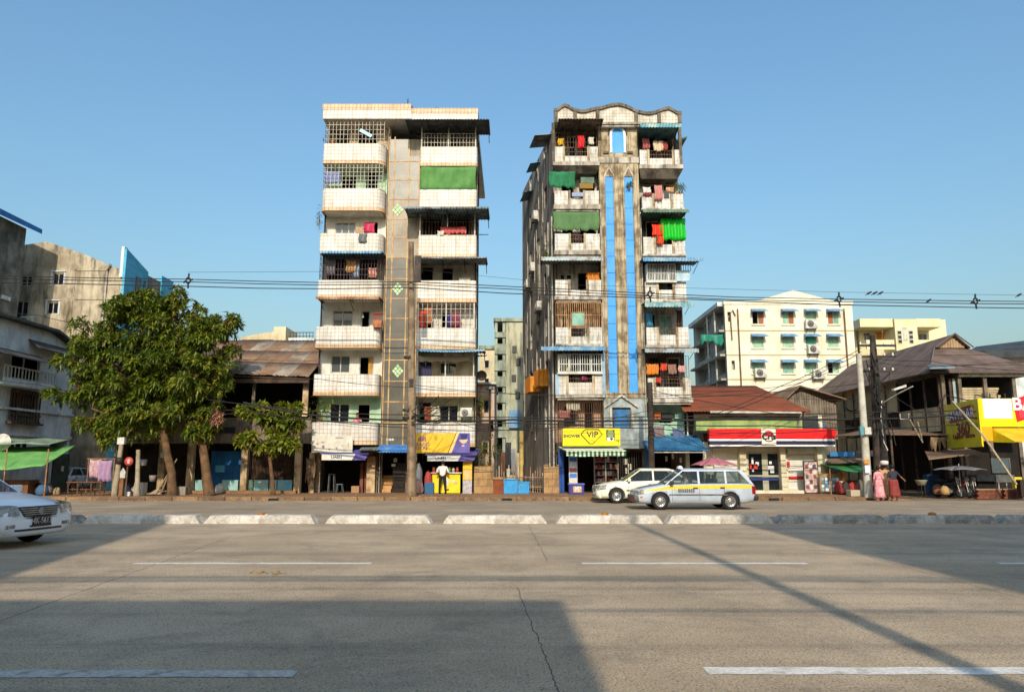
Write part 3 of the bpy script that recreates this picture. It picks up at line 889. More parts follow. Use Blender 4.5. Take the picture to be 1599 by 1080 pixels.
# ------------------------------------------------------------------ RIGHT TOWER: weathered, twin blue strips, notched white balconies
RWHITE = M('tile_chalk', C('#dedad0'), .55, C('#c6bfb0'), 1.1, tile=(.2, .2), mortar=C('#9c9386'), msize=.05, streak=.75, dirt=C('#5c5040'), sscale=3.6, sz=.22)
RPLAIN = M('plaster_stained', C('#c6beb0'), .9, C('#9a9080'), 1.1, streak=.85, dirt=C('#40382e'), sscale=4, sz=.12)
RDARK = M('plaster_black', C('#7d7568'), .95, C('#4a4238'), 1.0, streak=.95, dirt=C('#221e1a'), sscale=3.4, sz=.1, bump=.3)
RPIL = M('plaster_ochre', C('#c2b394'), .95, C('#857258'), 1.6, streak=.9, dirt=C('#43372a'), sscale=5.5, sz=.07, bump=.3)
RSIDE = M('plaster_side', C('#a99f92'), .95, C('#8a8177'), .5, streak=.92, dirt=C('#3a3733'), sscale=1.7, sz=.1, bump=.3)
RBLUE = M('paint_blue', C('#3f97e2'), .55, C('#4f9fe0'), 1.5, streak=.15, dirt=C('#2c6aa5'), rand=.05)
RT = thing('apartment_tower', 'weathered eight storey tower with twin bright blue strips and wavy parapet', 'apartment tower', (5.7, 39.0, .15))
A0, A1, B0, B1 = 2.28, 4.7, 6.86, 9.18       # left bay, right bay
sd = MB()
zt = zb(190)
# left flank with openings: built flat, then bent to the skew of the alley
def flank(x, y0, y1, z0, z1, holes, mat, name='side_wall'):
    mb = MB(); wall_holes(mb, y0, y1, z0, z1, 0, holes, .2)
    out = MB(); out.f, out.m, out.s = mb.f, mb.m, mb.s
    out.v = [(x + SK*(v[0]-y0) + v[1], v[0], v[2]) for v in mb.v]
    return out.build(name, mat, RT)
fh = []
for fl in range(7):
    for k, yy in enumerate((40.3, 42.6, 45.0)):
        zc = 3.6 + fl*2.52 + (k % 2)*.15
        fh.append((yy, yy+.85+(.2 if (fl+k) % 3 == 0 else 0), zc, zc+1.15))
side = flank(A0-.05, YW-.2, 48.6, .15, zt, fh, RSIDE)
sfr = MB()
for i, (ya, yb_, za, zc) in enumerate(fh):
    xs = lambda y: A0-.05 + SK*(y-YW+.2)
    if i % 3 != 1:
        mid = (ya+yb_)/2
        mb = MB()
        for y in (ya+.03, mid, yb_-.03):
            mb.box(xs(y)+.05, xs(y)+.1, y-.03, y+.03, za, zc)
        for z in (za+.03, (za+zc)/2, zc-.03):
            mb.hexa([(xs(ya)+.055,ya,z-.03),(xs(ya)+.095,ya,z-.03),(xs(yb_)+.095,yb_,z-.03),(xs(yb_)+.055,yb_,z-.03)], [(xs(ya)+.055,ya,z+.03),(xs(ya)+.095,ya,z+.03),(xs(yb_)+.095,yb_,z+.03),(xs(yb_)+.055,yb_,z+.03)])
        mb.build('window_frame', MATS['steel_dark'] if i % 2 else MATS['frame_white'], side)
back = MB()
back.box(A0+SK*9.8, B1+SK*9.8, 48.601, 48.8, .15, zt); skewwall(back, B1-.2, YW+.17, 48.6, .15, zt)
back.build('side_wall', RSIDE, RT)
for z in [zb(p) for p in (262, 327, 397, 466, 541, 620, 690)]:
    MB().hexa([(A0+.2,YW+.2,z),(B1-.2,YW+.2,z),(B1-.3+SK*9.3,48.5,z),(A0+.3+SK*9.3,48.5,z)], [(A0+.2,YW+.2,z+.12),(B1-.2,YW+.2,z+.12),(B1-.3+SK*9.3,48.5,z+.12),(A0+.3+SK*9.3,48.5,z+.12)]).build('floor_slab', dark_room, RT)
# wavy parapet
prof = [(865,171),(871,171),(877,166),(882,163.5),(888,166),(893,169.5),(900,172),(908,173.5),(915,173),(922,171),(929,169.5),(936,168.5),(943,167),(953,164),(964,162.5),(972,163.5),(978,165.5),(984,168),(989,171),(996,174),(1004,175.5),(1011,176.5),(1018,176),(1024,174.5),(1030,172),(1037,169.5),(1044,168.5),(1050,171),(1054,174),(1058,176),(1064,176)]
pw = [(X(a, YB, 170), Z(b, YB)) for a, b in prof]
zp0 = zb(192)
poly = [(pw[0][0], YB+.03, zp0)] + [(x, YB+.03, z-.1) for x, z in pw] + [(pw[-1][0], YB+.03, zp0)]
par = MB().prism(poly, (0, .22, 0)).build('parapet', M('parapet_tile', C('#d8d1c2'), .6, C('#bcb29e'), 1.2, tile=(.18, .18), mortar=C('#94836a'), msize=.06, streak=.5, dirt=C('#6b5a44'), sscale=4, sz=.2), RT)
cop = MB()
for i in range(len(pw)-1):
    (xa, za), (xc, zc) = pw[i], pw[i+1]
    cop.hexa([(xa,YB-.07,za-.12),(xc,YB-.07,zc-.12),(xc,YB+.32,zc-.12),(xa,YB+.32,za-.12)], [(xa,YB-.07,za+.05),(xc,YB-.07,zc+.05),(xc,YB+.32,zc+.05),(xa,YB+.32,za+.05)])
cop.build('coping', RDARK, par)
for p in (868, 898, 933, 993, 1029, 1061):
    x = X(p, YB, 175)
    zt_ = min(z for xx, z in pw if abs(xx-x) < .35) - .1
    bx('parapet_pier', RDARK, par, x-.1, x+.1, YB-.04, YB+.027, zp0, zt_)
cn = MB(); cn.box(A1-.15, B0+.15, YB-.12, YB+.3, zp0-.13, zp0-.001); cn.box(A1-.1, B0+.1, YB-.05, YB+.3, zp0-.24, zp0-.135)
cn.build('cornice', RPLAIN, RT)
bx('roof', RDARK, RT, A0, B1, YB+.3, YW+.2, zp0-.14, zp0+.02)
MB().hexa([(A0,YW+.2,zt-.1),(B1,YW+.2,zt-.1),(B1+SK*9.4,48.6,zt-.1),(A0+SK*9.4,48.6,zt-.1)], [(A0,YW+.2,zt+.02),(B1,YW+.2,zt+.02),(B1+SK*9.4,48.6,zt+.02),(A0+SK*9.4,48.6,zt+.02)]).build('roof', RDARK, RT)
# rear rooftop hut and tanks show over the flank
# notched balconies -----------------------------------------------------------
def notched(x0, x1, p_top, p_bot, slab=.16, hole=True, wide=.3, yf=YB, lattice=None, mat=RWHITE, low=None):
    z1, z0 = zb(p_top), zb(p_bot)
    w = x1-x0
    a, b = x0+w*wide, x1-w*wide
    zl = z0 + (z1-z0)*(low if low else .55)
    mb = MB()
    mb.box(x0, a, yf, yf+.14, z0+slab, z1); mb.box(b, x1, yf, yf+.14, z0+slab, z1)
    mb.box(a, b, yf+.02, yf+.12, z0+slab, zl if hole else z1)
    mb.box(x0, x0+.13, yf+.14, YW+.01, z0+slab, z1); mb.box(x1-.13, x1, yf+.14, YW+.01, z0+slab, z1)
    o = mb.build('balcony', mat, RT)
    s = MB(); s.box(x0-.06, x1+.06, yf-.07, YW+.02, z0-.03, z0+slab-.003); s.box(x0+.03, x1-.03, yf+.03, YW+.02, z0-.13, z0-.032)
    s.build('floor_slab', RPLAIN, o)
    for x in (a, b):
        bx('pilaster', RPIL, o, x-.07, x+.07, yf-.03, yf-.003, z0+slab, z1+.02)
    if lattice:
        g = MB()
        n = max(4, int((b-a)/.14))
        for i in range(n+1):
            x = a+.03+(b-a-.06)*i/n
            g.box(x-.014, x+.014, yf+.055, yf+.083, zl, z1-.03)
        for z in (zl+(z1-zl)*.45, z1-.05):
            g.box(a, b, yf+.03, yf+.053, z-.02, z+.02)
        g.build('lattice', lattice, o)
    return o
AL = [(229, 257), (298, 323), (365, 393), (437, 465), (511, 537), (583, 617)]
AR = [(234, 263), (303, 326), (370, 398), (440, 470), (511, 541), (588, 625)]
notched(A0, A1-.05, 229, 258, .18, wide=.22, low=.5, lattice=MATS['bar_dark'])
notched(A0, A1-.05, 298, 326, .22, wide=.33, low=.6)
notched(A0, A1-.05, 365, 397, .22, wide=.33, low=.55, lattice=MATS['bar_dark'])
notched(A0, A1-.02, 437, 467, .14, wide=.3, low=.5)
notched(A0, A1-.02, 511, 540, .1, wide=.3, low=.5, lattice=MATS['bar_dark'])
notched(A0+.03, A1+.02, 583, 620, .12, wide=.22, low=.62, lattice=MATS['bar_dark'], mat=M('tile_pale', C('#d6d0c4'), .6, C('#bdb3a2'), 1.1, tile=(.2, .2), mortar=C('#a0988a'), msize=.05, streak=.4, dirt=C('#7c7262')))
notched(B0+.05, B1-.02, 234, 263, .2, wide=.2, low=.55, lattice=MATS['bar_dark'])
notched(B0+.1, B1-.02, 303, 327, .06, wide=.28, low=.7)
notched(B0+.1, B1-.02, 370, 399, .08, wide=.28, low=.6)
notched(B0+.12, B1-.04, 440, 471, .08, wide=.3, low=.6)
notched(B0+.12, B1, 511, 542, .12, wide=.28, low=.62, lattice=MATS['bar_dark'])
notched(B0+.12, B1+.02, 590, 627, .2, wide=.16, low=.62, lattice=MATS['bar_dark'])
# deep soffit under the top right balcony
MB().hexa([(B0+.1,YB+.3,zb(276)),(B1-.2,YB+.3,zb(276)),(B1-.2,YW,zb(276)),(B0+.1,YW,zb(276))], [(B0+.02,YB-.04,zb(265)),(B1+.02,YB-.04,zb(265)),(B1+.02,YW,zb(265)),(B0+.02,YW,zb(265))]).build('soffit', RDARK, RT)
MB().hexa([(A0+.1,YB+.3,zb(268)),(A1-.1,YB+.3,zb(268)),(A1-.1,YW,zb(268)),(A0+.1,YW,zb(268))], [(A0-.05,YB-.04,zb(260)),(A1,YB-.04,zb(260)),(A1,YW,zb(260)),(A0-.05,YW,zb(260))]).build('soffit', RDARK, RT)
# storey walls
RTL = [
 (190, 258, RDARK, [(886, 900, 212, 250), (908, 932, 212, 250)]),
 (258, 326, RPLAIN, [(876, 896, 276, 318), (905, 930, 276, 318)]),
 (326, 397, RPLAIN, [(876, 896, 340, 385), (905, 930, 340, 385)]),
 (397, 467, RPLAIN, [(874, 882, 428, 441), (884, 893, 428, 441), (902, 916, 426, 458)]),
 (467, 540, RDARK, [(876, 886, 484, 525), (890, 915, 486, 525)]),
 (540, 620, RPLAIN, [(876, 898, 556, 600), (905, 930, 556, 600)]),
 (620, 690, M('plaster_pink', C('#c9a98c'), .9, C('#a98566'), 1, streak=.5), [(878, 900, 632, 665), (912, 926, 628, 690)]),
]
RTR = [
 (190, 263, RDARK, [(1005, 1025, 210, 255), (1032, 1055, 210, 255)]),
 (263, 327, RPLAIN, [(1008, 1022, 290, 318), (1035, 1055, 288, 318)]),
 (327, 399, RDARK, [(1008, 1030, 345, 388), (1040, 1060, 345, 388)]),
 (399, 471, RPLAIN, [(1018, 1030, 420, 460), (1040, 1062, 420, 460)]),
 (471, 542, RPLAIN, [(1012, 1024, 490, 530), (1030, 1048, 492, 530)]),
 (542, 627, RDARK, [(1012, 1030, 558, 610), (1042, 1062, 558, 610)]),
 (627, 690, M('wall_mint', C('#a9cdb4'), .85, C('#8ab39b'), 1, streak=.25, dirt=C('#5c6f60')), [(1028, 1050, 646, 660)]),
]
for rows, xa, xz in ((RTL, A0, A1), (RTR, B0, B1-.02)):
    for k, (p1, p2, mat, holes) in enumerate(rows):
        mb = MB()
        hs = [(xw(a, c), xw(b, c), zw(d), zw(c)) for a, b, c, d in holes]
        wall_holes(mb, xa, xz, zb(p2), zb(p1), YW, hs)
        w = mb.build('wall', mat, RT)
        for j, h in enumerate(hs):
            if (k, j, rows is RTL) in ((3, 0, True), (3, 1, True), (4, 1, True), (4, 1, False), (3, 1, False), (1, 1, False), (5, 0, True)):
                window(w, *h, YW, 1 if h[1]-h[0] < .5 else 2, gm=MATS['glass_green'] if (k, j) == (4, 1) and rows is RTR else (MATS['glass_grey'] if (k, j) == (4, 1) else None))
            else:
                f = MB(); f.box(h[0], h[0]+.06, YW+.04, YW+.12, h[2], h[3]); f.box(h[1]-.06, h[1], YW+.04, YW+.12, h[2], h[3]); f.box(h[0]+.06, h[1]-.06, YW+.04, YW+.12, h[3]-.06, h[3])
                f.build('door_frame', MATS['bar_dark'] if (k+j) % 2 else MATS['frame_white'], w)
# central spine with twin blue strips
YS = 38.15
spine = MB()
bz0, bz1 = Z(613, YS), Z(276, YS)
bl = [(5.03, 5.48), (6.07, 6.52)]
wall_holes(spine, A1, B0, Z(622, YS), zp0-.24, YS, [(a, b, bz0, bz1) for a, b in bl] + [(X(953, YS, 220), X(976, YS, 220), Z(239, YS), Z(203, YS))], .12)
sp = spine.build('spine_wall', RPIL, RT)
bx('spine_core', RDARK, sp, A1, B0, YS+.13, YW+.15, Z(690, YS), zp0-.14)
joints = [276, 300, 325, 350, 375, 400, 426, 452, 478, 505, 530, 556, 584, 613]
for a, b in bl:
    for i in range(len(joints)-1):
        bx('blue_panel', RBLUE, sp, a+.012, b-.012, YS+.03+rnd(0, .012), YS+.1, Z(joints[i+1], YS)+.014, Z(joints[i], YS)-.006)
    c = (a+b)/2
    MB().prism([(a+.012, YS+.03, bz1), (b-.012, YS+.03, bz1), (c, YS+.03, Z(265, YS))], (0, .09, 0)).build('blue_panel', RBLUE, sp)
    # triangular cheeks left and right of the pointed head
    hd = MB()
    top = Z(262, YS)
    for e, s_ in ((a, -1), (b, 1)):
        hd.prism([(e, YS-.035, bz1-.15), (e+s_*.09, YS-.035, bz1-.15), (e+s_*.09, YS-.035, bz1+.05), (c+s_*.0, YS-.035, top+.1), (c, YS-.035, top-.06), (e, YS-.035, bz1)], (0, .05, 0))
    hd.build('strip_hood', RPLAIN, sp)
# thin pilasters between and beside the strips
for x, w in ((4.78, .1), (4.96, .055), (5.56, .06), (5.78, .12), (6.0, .06), (6.6, .06), (6.79, .09)):
    bx('pilaster', RPIL, sp, x-w/2, x+w/2, YS-.07, YS-.002, bz0-.05, Z(258, YS))
# arched blue window with white surround at the top
ax0, ax1 = X(953, YS, 220), X(976, YS, 220)
acx, aw = (ax0+ax1)/2, (ax1-ax0)/2
az0, azs = Z(239, YS), Z(211, YS)
arc = [(acx+aw*.78*math.cos(t), azs+aw*.95*math.sin(t)) for t in [math.pi*i/12 for i in range(13)]]
arcO = [(acx+aw*1.08*math.cos(t), azs+aw*1.3*math.sin(t)) for t in [math.pi*i/12 for i in range(13)]]
fr = MB()
for i in range(12):
    (xa, za), (xc, zc) = arc[i], arc[i+1]; (xd, zd), (xe, ze) = arcO[i], arcO[i+1]
    fr.prism([(xa,YS-.06,za),(xd,YS-.06,zd),(xe,YS-.06,ze),(xc,YS-.06,zc)], (0, .1, 0))
fr.box(acx-aw*1.08, acx-aw*.78, YS-.06, YS+.04, az0, azs); fr.box(acx+aw*.78, acx+aw*1.08, YS-.06, YS+.04, az0, azs)
fr.build('arch_surround', M('arch_white', C('#e6ece9'), .6, C('#c9d5d8'), 2), sp)
MB().prism([(acx-aw*.77, YS-.01, az0), (acx+aw*.77, YS-.01, az0)] + [(x, YS-.01, z) for x, z in arc], (0, .06, 0)).build('arched_shutter', RBLUE, sp)
cor = MB()
for i in range(12):
    cor.tube([(acx+aw*1.25*math.cos(math.pi*k/12), YS-.06, azs+aw*1.5*math.sin(math.pi*k/12)) for k in (i, i+1)], .035, 5)
cor.build('arch_moulding', RDARK, sp)
bx('arch_impost', RDARK, sp, acx-aw*2.0, acx-aw*1.25, YS-.09, YS-.003, az0-.05, az0+.06); bx('arch_impost', RDARK, sp, acx+aw*1.25, acx+aw*2.0, YS-.09, YS-.003, az0-.05, az0+.06)
for s_ in (-1, 1):
    bx('colonnette', RPIL, sp, acx+s_*aw*1.62-.06, acx+s_*aw*1.62+.06, YS-.07, YS-.002, az0+.061, azs-.05)
bx('sill_band', RPLAIN, sp, A1-.02, B0+.02, YS-.05, YS-.003, Z(255, YS), Z(246, YS))
# lower spine: grey-blue stone with a gabled niche and a blue shutter
NIC = M('stone_bluegrey', C('#a9b3b0'), .9, C('#7f8783'), 1.4, streak=.6, dirt=C('#4c4f4a'))
lo = MB(); nx0, nx1 = X(956, YS, 650), X(985, YS, 650)
wall_holes(lo, A1, B0, Z(700, YS), Z(622, YS)-.003, YS-.03, [(nx0, nx1, Z(668, YS), Z(636, YS))], .12)
low = lo.build('niche_wall', NIC, RT)
bx('blue_shutter', M('shutter_blue', C('#2f6f9f'), .6, C('#254f78'), 2.2), low, nx0+.1, nx1-.1, YS+.05, YS+.085, Z(668, YS)+.01, Z(639, YS))
ga = MB(); gx = (nx0+nx1)/2
for s_ in (-1, 1):
    ga.hexa([(gx, YS-.16, Z(619, YS)), (gx+s_*.85, YS-.16, Z(637, YS)), (gx+s_*.85, YS-.034, Z(637, YS)), (gx, YS-.034, Z(619, YS))], [(gx, YS-.16, Z(616, YS)+.03), (gx+s_*.85, YS-.16, Z(634, YS)+.03), (gx+s_*.85, YS-.034, Z(634, YS)+.03), (gx, YS-.034, Z(616, YS)+.03)])
ga.box(nx0-.12, nx0-.02, YS-.1, YS-.034, Z(668, YS), Z(637, YS)); ga.box(nx1+.02, nx1+.12, YS-.1, YS-.034, Z(668, YS), Z(637, YS))
ga.build('niche_gable', RPLAIN, low)
# corner piers of the two bays
for x in (A0-.04, B1-.06):
    bx('corner_pier', RDARK, RT, x-.08, x+.08, YB-.02, YB+.14, zb(258), zp0)
dp = MB()
for x, y, r in ((A0-.12, YW-.25, .05), (A1+.04, YS-.12, .035), (B0+.02, YS-.1, .04), (A0-.12-.155, YW+.8, .04)):
    dp.tube([(x, y, .2), (x, y, zb(330))], r, 8)
dp.build('drain_pipe', M('pipe_pale', C('#b8b3a6'), .7, C('#8b8172'), 2, streak=.3), RT)
# grilles, window boxes
grille(RT, A0+.1, A1-.1, zb(229), zb(206), YB+.1, 14, 3, .012, MATS['bar_dark'])
BAM = M('bamboo', C('#a9825a'), .85, C('#7a5a3c'), 3, rand=.1)
grille(RT, A0+.02, A1-.04, zb(511), zb(472), YB+.08, 22, 2, .022, BAM, sides=((A0+.02,), YW))
window(RT, X(892, YB, 500), X(914, YB, 500), zb(509), zb(487), YB-.05, 1, fm=BAM, gm=MATS['glass_green'])
for nm, xa, xz, pa, pb, nn in (('window_box', X(872, YB-.25, 560), X(940, YB-.25, 560), 552, 581, 4), ('window_box', X(1010, YB-.15, 425), X(1055, YB-.15, 425), 411, 438, 4)):
    yy = YB-.22
    o = window(RT, xa, xz, Z(pb, yy), Z(pa, yy), yy, nn, fm=M('frame_bright', C('#d9d9d2'), .5, C('#b7b5aa'), 2), gm=MATS['glass_dark'], fw=.055, name=nm, hz=(Z(pb, yy)+(Z(pa, yy)-Z(pb, yy))*.45,))
    g = MB()
    n = 18
    for i in range(n+1):
        x = xa+.04+(xz-xa-.08)*i/n
        g.box(x-.013, x+.013, yy-.02, yy+.006, Z(pb, yy)+.03, Z(pa, yy)-.03)
    g.build('bars', MATS['frame_bright'], o)
    s = MB(); s.box(xa-.04, xz+.04, yy+.03, YB+.0, Z(pb, yy)-.08, Z(pb, yy)-.002); s.box(xa-.02, xa+.04, yy+.112, YW, Z(pb, yy), Z(pa, yy)); s.box(xz-.04, xz+.02, yy+.112, YW, Z(pb, yy), Z(pa, yy))
    s.build('box_shell', MATS['frame_bright'], o)
pb_ = MB(); pb_.box(X(1056, YB-.2, 430), X(1077, YB-.2, 430), YB-.2, YB-.15, zb(440), zb(424)); pb_.build('side_panel', M('panel_paleblue', C('#b9cfd8'), .6, C('#9db6c0'), 2), RT)
grille(RT, X(1056, YB, 425), X(1077, YB, 425), zb(424), zb(412), YB-.18, 6, 1, .012, MATS['bar_dark'])
grille(RT, A0+.05, A1-.03, zb(690), zb(622), YB+.2, 20, 3, .012, M('bar_brown', C('#6b4f3d'), .8, C('#4a372b'), 3))
grille(RT, B0+.15, B1-.05, zb(588), zb(555), YB+.1, 16, 1, .01, MATS['bar_dark'])
bx('corner_strip', M('paint_pale_blue', C('#9fb9cb'), .7, C('#7f9db3'), 1.5, streak=.3), RT, A0-.06, A0+.13, YB-.05, YB-.008, zb(617), zb(585))
bx('corner_strip', MATS['paint_pale_blue'], RT, A1-.06, A1+.1, YB-.05, YB-.008, zb(617), zb(552))
# awnings
awning(RT, 872, 943, 185, 37.0, 39.0, M('tin_dusty', C('#7a6a58'), .8, C('#3c3a38'), 2), fall=.05, skirt=.04)
awning(RT, 1000, 1064, 193, 37.0, 39.0, MATS['tin_teal'], fall=.1, skirt=.22)
awning(RT, 845, 942, 401, 37.1, 39.0, MATS['tin_grey'], fall=.12, skirt=.2)
awning(RT, 845, 946, 541, 37.1, 38.9, MATS['tin_blue'], fall=.25, skirt=.2)
awning(RT, 1004, 1076, 327, 37.1, 39.0, MATS['tin_green'], fall=.08, skirt=.16)
awning(RT, 1004, 1098, 402, 37.0, 39.0, MATS['tin_blue'], fall=.15, skirt=.2)
awning(RT, 1007, 1084, 472, 37.0, 38.9, MATS['tin_teal'], fall=.25, skirt=.24)
awning(RT, 1007, 1091, 544, 37.1, 38.9, MATS['tin_grey'], fall=.2, skirt=.2)
def side_awning(y0, y1, z, out, drop, mat):
    """small sheet roof over a flank window, sticking out to the left"""
    xs = lambda y: A0-.05 + SK*(y-YW+.2)
    MB().hexa([(xs(y0)-out,y0,z-drop-.02),(xs(y0),y0,z-.02),(xs(y1),y1,z-.02),(xs(y1)-out,y1,z-drop-.02)], [(xs(y0)-out,y0,z-drop),(xs(y0),y0,z),(xs(y1),y1,z),(xs(y1)-out,y1,z-drop)]).build('side_awning', mat, RT)
side_awning(38.9, 40.6, zb(196), .95, .08, MATS['tin_grey'])
side_awning(42.2, 43.7, Z(252, 42.2), .6, .1, MATS['tin_teal'])
side_awning(44.6, 46.4, Z(297, 44.6), .55, .1, MATS['tin_teal'])
MB().hexa([(B1,39.1,zb(206)),(B1+.5,38.6,zb(206)),(B1+.5,40.2,zb(206)),(B1,40.4,zb(206))], [(B1,39.1,zb(203)),(B1+.5,38.6,zb(204)),(B1+.5,40.2,zb(204)),(B1,40.4,zb(203))]).build('side_awning', MATS['tin_teal'], RT)
# things bolted to the flank
xs = lambda y: A0-.05 + SK*(y-YW+.2)
def flank_ac(label, y, z, mat=None, w=.78, h=.54):
    return ac_unit(label, xs(y)-.17, y, z, R(-90)+.154, mat, 'air conditioners on the flank of the weathered tower', w, h)
flank_ac('white air conditioner high on the dark flank, below two teal awnings', 43.2, Z(345, 43.2))
flank_ac('white air conditioner on the dark flank above the overhead cables', 44.3, Z(425, 44.3))
flank_ac('white air conditioner on the dark flank beside the overhead cables', 45.9, Z(451, 45.9))
flank_ac('white air conditioner on the dark flank below the overhead cables', 42.3, Z(486, 42.3))
OR = M('cover_orange', C('#d98a12'), .6, C('#b56f10'), 3)
for lab, y0, y1, z0, z1, out in (('bright orange cage on the flank wall, the nearer of two', 40.2, 41.5, Z(604, 40.8), Z(578, 40.8), .55), ('bright orange cage on the flank wall, the farther of two', 42.6, 44.0, Z(613, 43.2), Z(589, 43.2), .6)):
    t = thing('wall_cage', lab, 'cage', (xs(y0)-out/2, y0, z0))
    o = MB().hexa([(xs(y0)-out,y0,z0),(xs(y0)-.004,y0,z0),(xs(y1)-.004,y1,z0),(xs(y1)-out,y1,z0)], [(xs(y0)-out,y0,z1),(xs(y0)-.004,y0,z1),(xs(y1)-.004,y1,z1),(xs(y1)-out,y1,z1)]).build('panel', OR, t)
    g = MB()
    for i in range(5):
        y = y0+(y1-y0)*i/4; g.box(xs(y)-out-.03, xs(y)-out-.004, y-.02, y+.02, z0, z1)
    for i in range(3):
        x = xs(y0)-out+out*i/2.2; g.box(x, x+.03, y0-.03, y0-.003, z0, z1)
    g.build('bars', M('orange_dark', C('#a3640c'), .6), t)
for i in range(26):
    y = rnd(39.4, 48.2); z = rnd(3, 17); L = rnd(.6, 3.5)
    MB().tube([(xs(y)-.04, y, z), (xs(y)-.04, y, z+L)], rnd(.015, .04), 5).build('flank_pipe', MATS['pipe_pale'], RT)
# ground floor shell
gf = MB()
gh = [(X(868, YW), X(1000, YW), .15, Z(706, YW)), (X(1008, YW), X(1075, YW), .15, Z(700, YW))]
wall_holes(gf, A0, B1, .15, zb(690), YW, gh, .2)
g = gf.build('ground_floor_wall', RDARK, RT)
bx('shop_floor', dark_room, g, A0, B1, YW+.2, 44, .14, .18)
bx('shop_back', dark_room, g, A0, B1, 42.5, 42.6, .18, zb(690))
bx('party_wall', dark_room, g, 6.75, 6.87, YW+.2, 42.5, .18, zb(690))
# ------------------------------------------------------------------ OTHER BUILDINGS
def YX(px, x, py=600):
    v = (540 - py) / FPX
    return x / ((px - 799.5) / FPX) * (math.cos(PITCH) - v * math.sin(PITCH))
def east_wall(par, xp, y0, y1, z0, z1, holes, mat, depth=.16, sgn=-1, name='wall'):
    """wall on the plane X = xp; sgn -1: faces +X, sgn +1: faces -X; holes = (y0,y1,z0,z1)"""
    mb = MB(); wall_holes(mb, y0, y1, z0, z1, 0, holes, depth)
    o = MB(); o.f, o.m, o.s = mb.f, mb.m, mb.s
    o.v = [(xp + sgn*v[1], v[0], v[2]) for v in mb.v]
    return o.build(name, mat, par)
def roof_slab(mb, a, b, c, d, th=.08):
    """sloping sheet through 4 corners (counter-clockwise from above), th thick"""
    mb.hexa([(p[0], p[1], p[2]-th) for p in (a, b, c, d)], [a, b, c, d])

# ---- white painted house on the left edge (its wall along the side lane)
WH = M('whitewash', C('#dfe0da'), .85, C('#bcc3c2'), .9, streak=.5, dirt=C('#7d8484'), sscale=2.2, sz=.3)
BRN = M('wood_brown', C('#5a4536'), .85, C('#3c2e25'), 2.2, streak=.3)
GRYW = M('wood_grey', C('#857866'), .9, C('#62574a'), 1.8, streak=.5, sscale=4, sz=.15, rand=.12)
wx = -26.0
h1 = thing('white_house', 'whitewashed house with barred window and small balcony at the left edge', 'house', (wx-3, 38, .02))
zt = Z(530, 40.0)
yA, yB_ = 33.0, YX(115, wx, 620)
p2y = lambda px, py: YX(px, wx, py)
holes = [(p2y(17, 575), p2y(62, 575), Z(592, 39.5), Z(556, 39.5)), (p2y(16, 635), p2y(58, 635), Z(645, 39.5), Z(614, 39.5)),
         (p2y(18, 690), p2y(46, 690), Z(698, 39), Z(685, 39)), (p2y(78, 690), p2y(105, 690), Z(698, 41.5), Z(686, 41.5)), (p2y(80, 740), p2y(108, 740), .02, Z(708, 41.5))]
w = east_wall(h1, wx, yA, yB_, .02, zt, holes, WH)
bd = MB(); bd.box(wx-7, wx-.165, yA, yA+.2, .02, zt); bd.box(wx-7, wx-.165, yB_-.2, yB_, .02, zt); bd.box(wx-7, wx-6.8, yA+.2, yB_-.2, .02, zt)
bd.build('wall', WH, h1)
bx('room_back', dark_room, h1, wx-2.2, wx-2.1, yA+.3, yB_-.3, .1, zt)
rf = MB()
ym = (yA+yB_)/2+1.2
roof_slab(rf, (wx+.5, yA-.5, zt+.75), (wx+.5, ym+1.5, zt+.75), (wx-7.4, ym+1.5, zt+.75), (wx-7.4, yA-.5, zt+.75), .14)
roof_slab(rf, (wx+.5, ym+1.5, zt+.75), (wx+.5, yB_+.35, zt-.1), (wx-7.4, yB_+.35, zt-.1), (wx-7.4, ym+1.5, zt+.75), .14)
rf.build('roof', M('tin_darkgrey', C('#55534f'), .7, C('#3a3835'), 1.2), h1)
gb = MB(); gb.prism([(wx-.02, yA, zt), (wx-.02, yB_, zt), (wx-.02, ym+1.5, zt+.6), (wx-.02, yA, zt+.6)], (-.15, 0, 0)); gb.build('gable_board', WH, h1)
# canopy roofs over the balcony
for (pa, pb, py0, out, mt) in ((-30, 62, 553, 1.3, 'tin_darkgrey'), (42, 112, 549, .7, 'tin_darkgrey')):
    y0, y1 = p2y(pa, py0) if pa > 0 else yA, p2y(pb, py0)
    z0 = Z(py0, (y0+y1)/2+.5)
    m_ = MB(); roof_slab(m_, (wx+out, y0, z0-.15), (wx+out, y1, z0-.15), (wx-.1, y1, z0+.4), (wx-.1, y0, z0+.4), .06)
    m_.build('canopy', MATS[mt], h1)
bal = MB(); by0, by1 = p2y(-20, 600), p2y(63, 600); bzt = Z(598, 39.6)
bal.box(wx+.01, wx+.8, by0, by1, bzt-.35, bzt-.2); bal.box(wx+.74, wx+.8, by0, by1, bzt-.2, bzt)
bo = bal.build('balcony', WH, h1)
rl = MB()
for i in range(16):
    y = by0+(by1-by0)*i/15; rl.box(wx+.75, wx+.79, y-.02, y+.02, bzt, bzt+.55)
rl.box(wx+.73, wx+.81, by0, by1, bzt+.55, bzt+.61)
rl.build('railing', MATS['bar_white'], bo)
bw = MB(); q = holes[1]
for i in range(11):
    y = q[0]-.1+(q[1]-q[0]+.2)*i/10; bw.box(wx+.05, wx+.1, y-.05, y+.05, q[2]-.45, q[3]+.05)
for z in (q[2]-.45, q[2]-.1, q[3]+.1):
    bw.box(wx+.102, wx+.14, q[0]-.2, q[1]+.2, z-.05, z+.05)
bw.build('window_bars', BRN, h1)
bx('sill_shelf', BRN, h1, wx+.004, wx+.3, q[0]-.25, q[1]+.25, q[2]-.6, q[2]-.5)
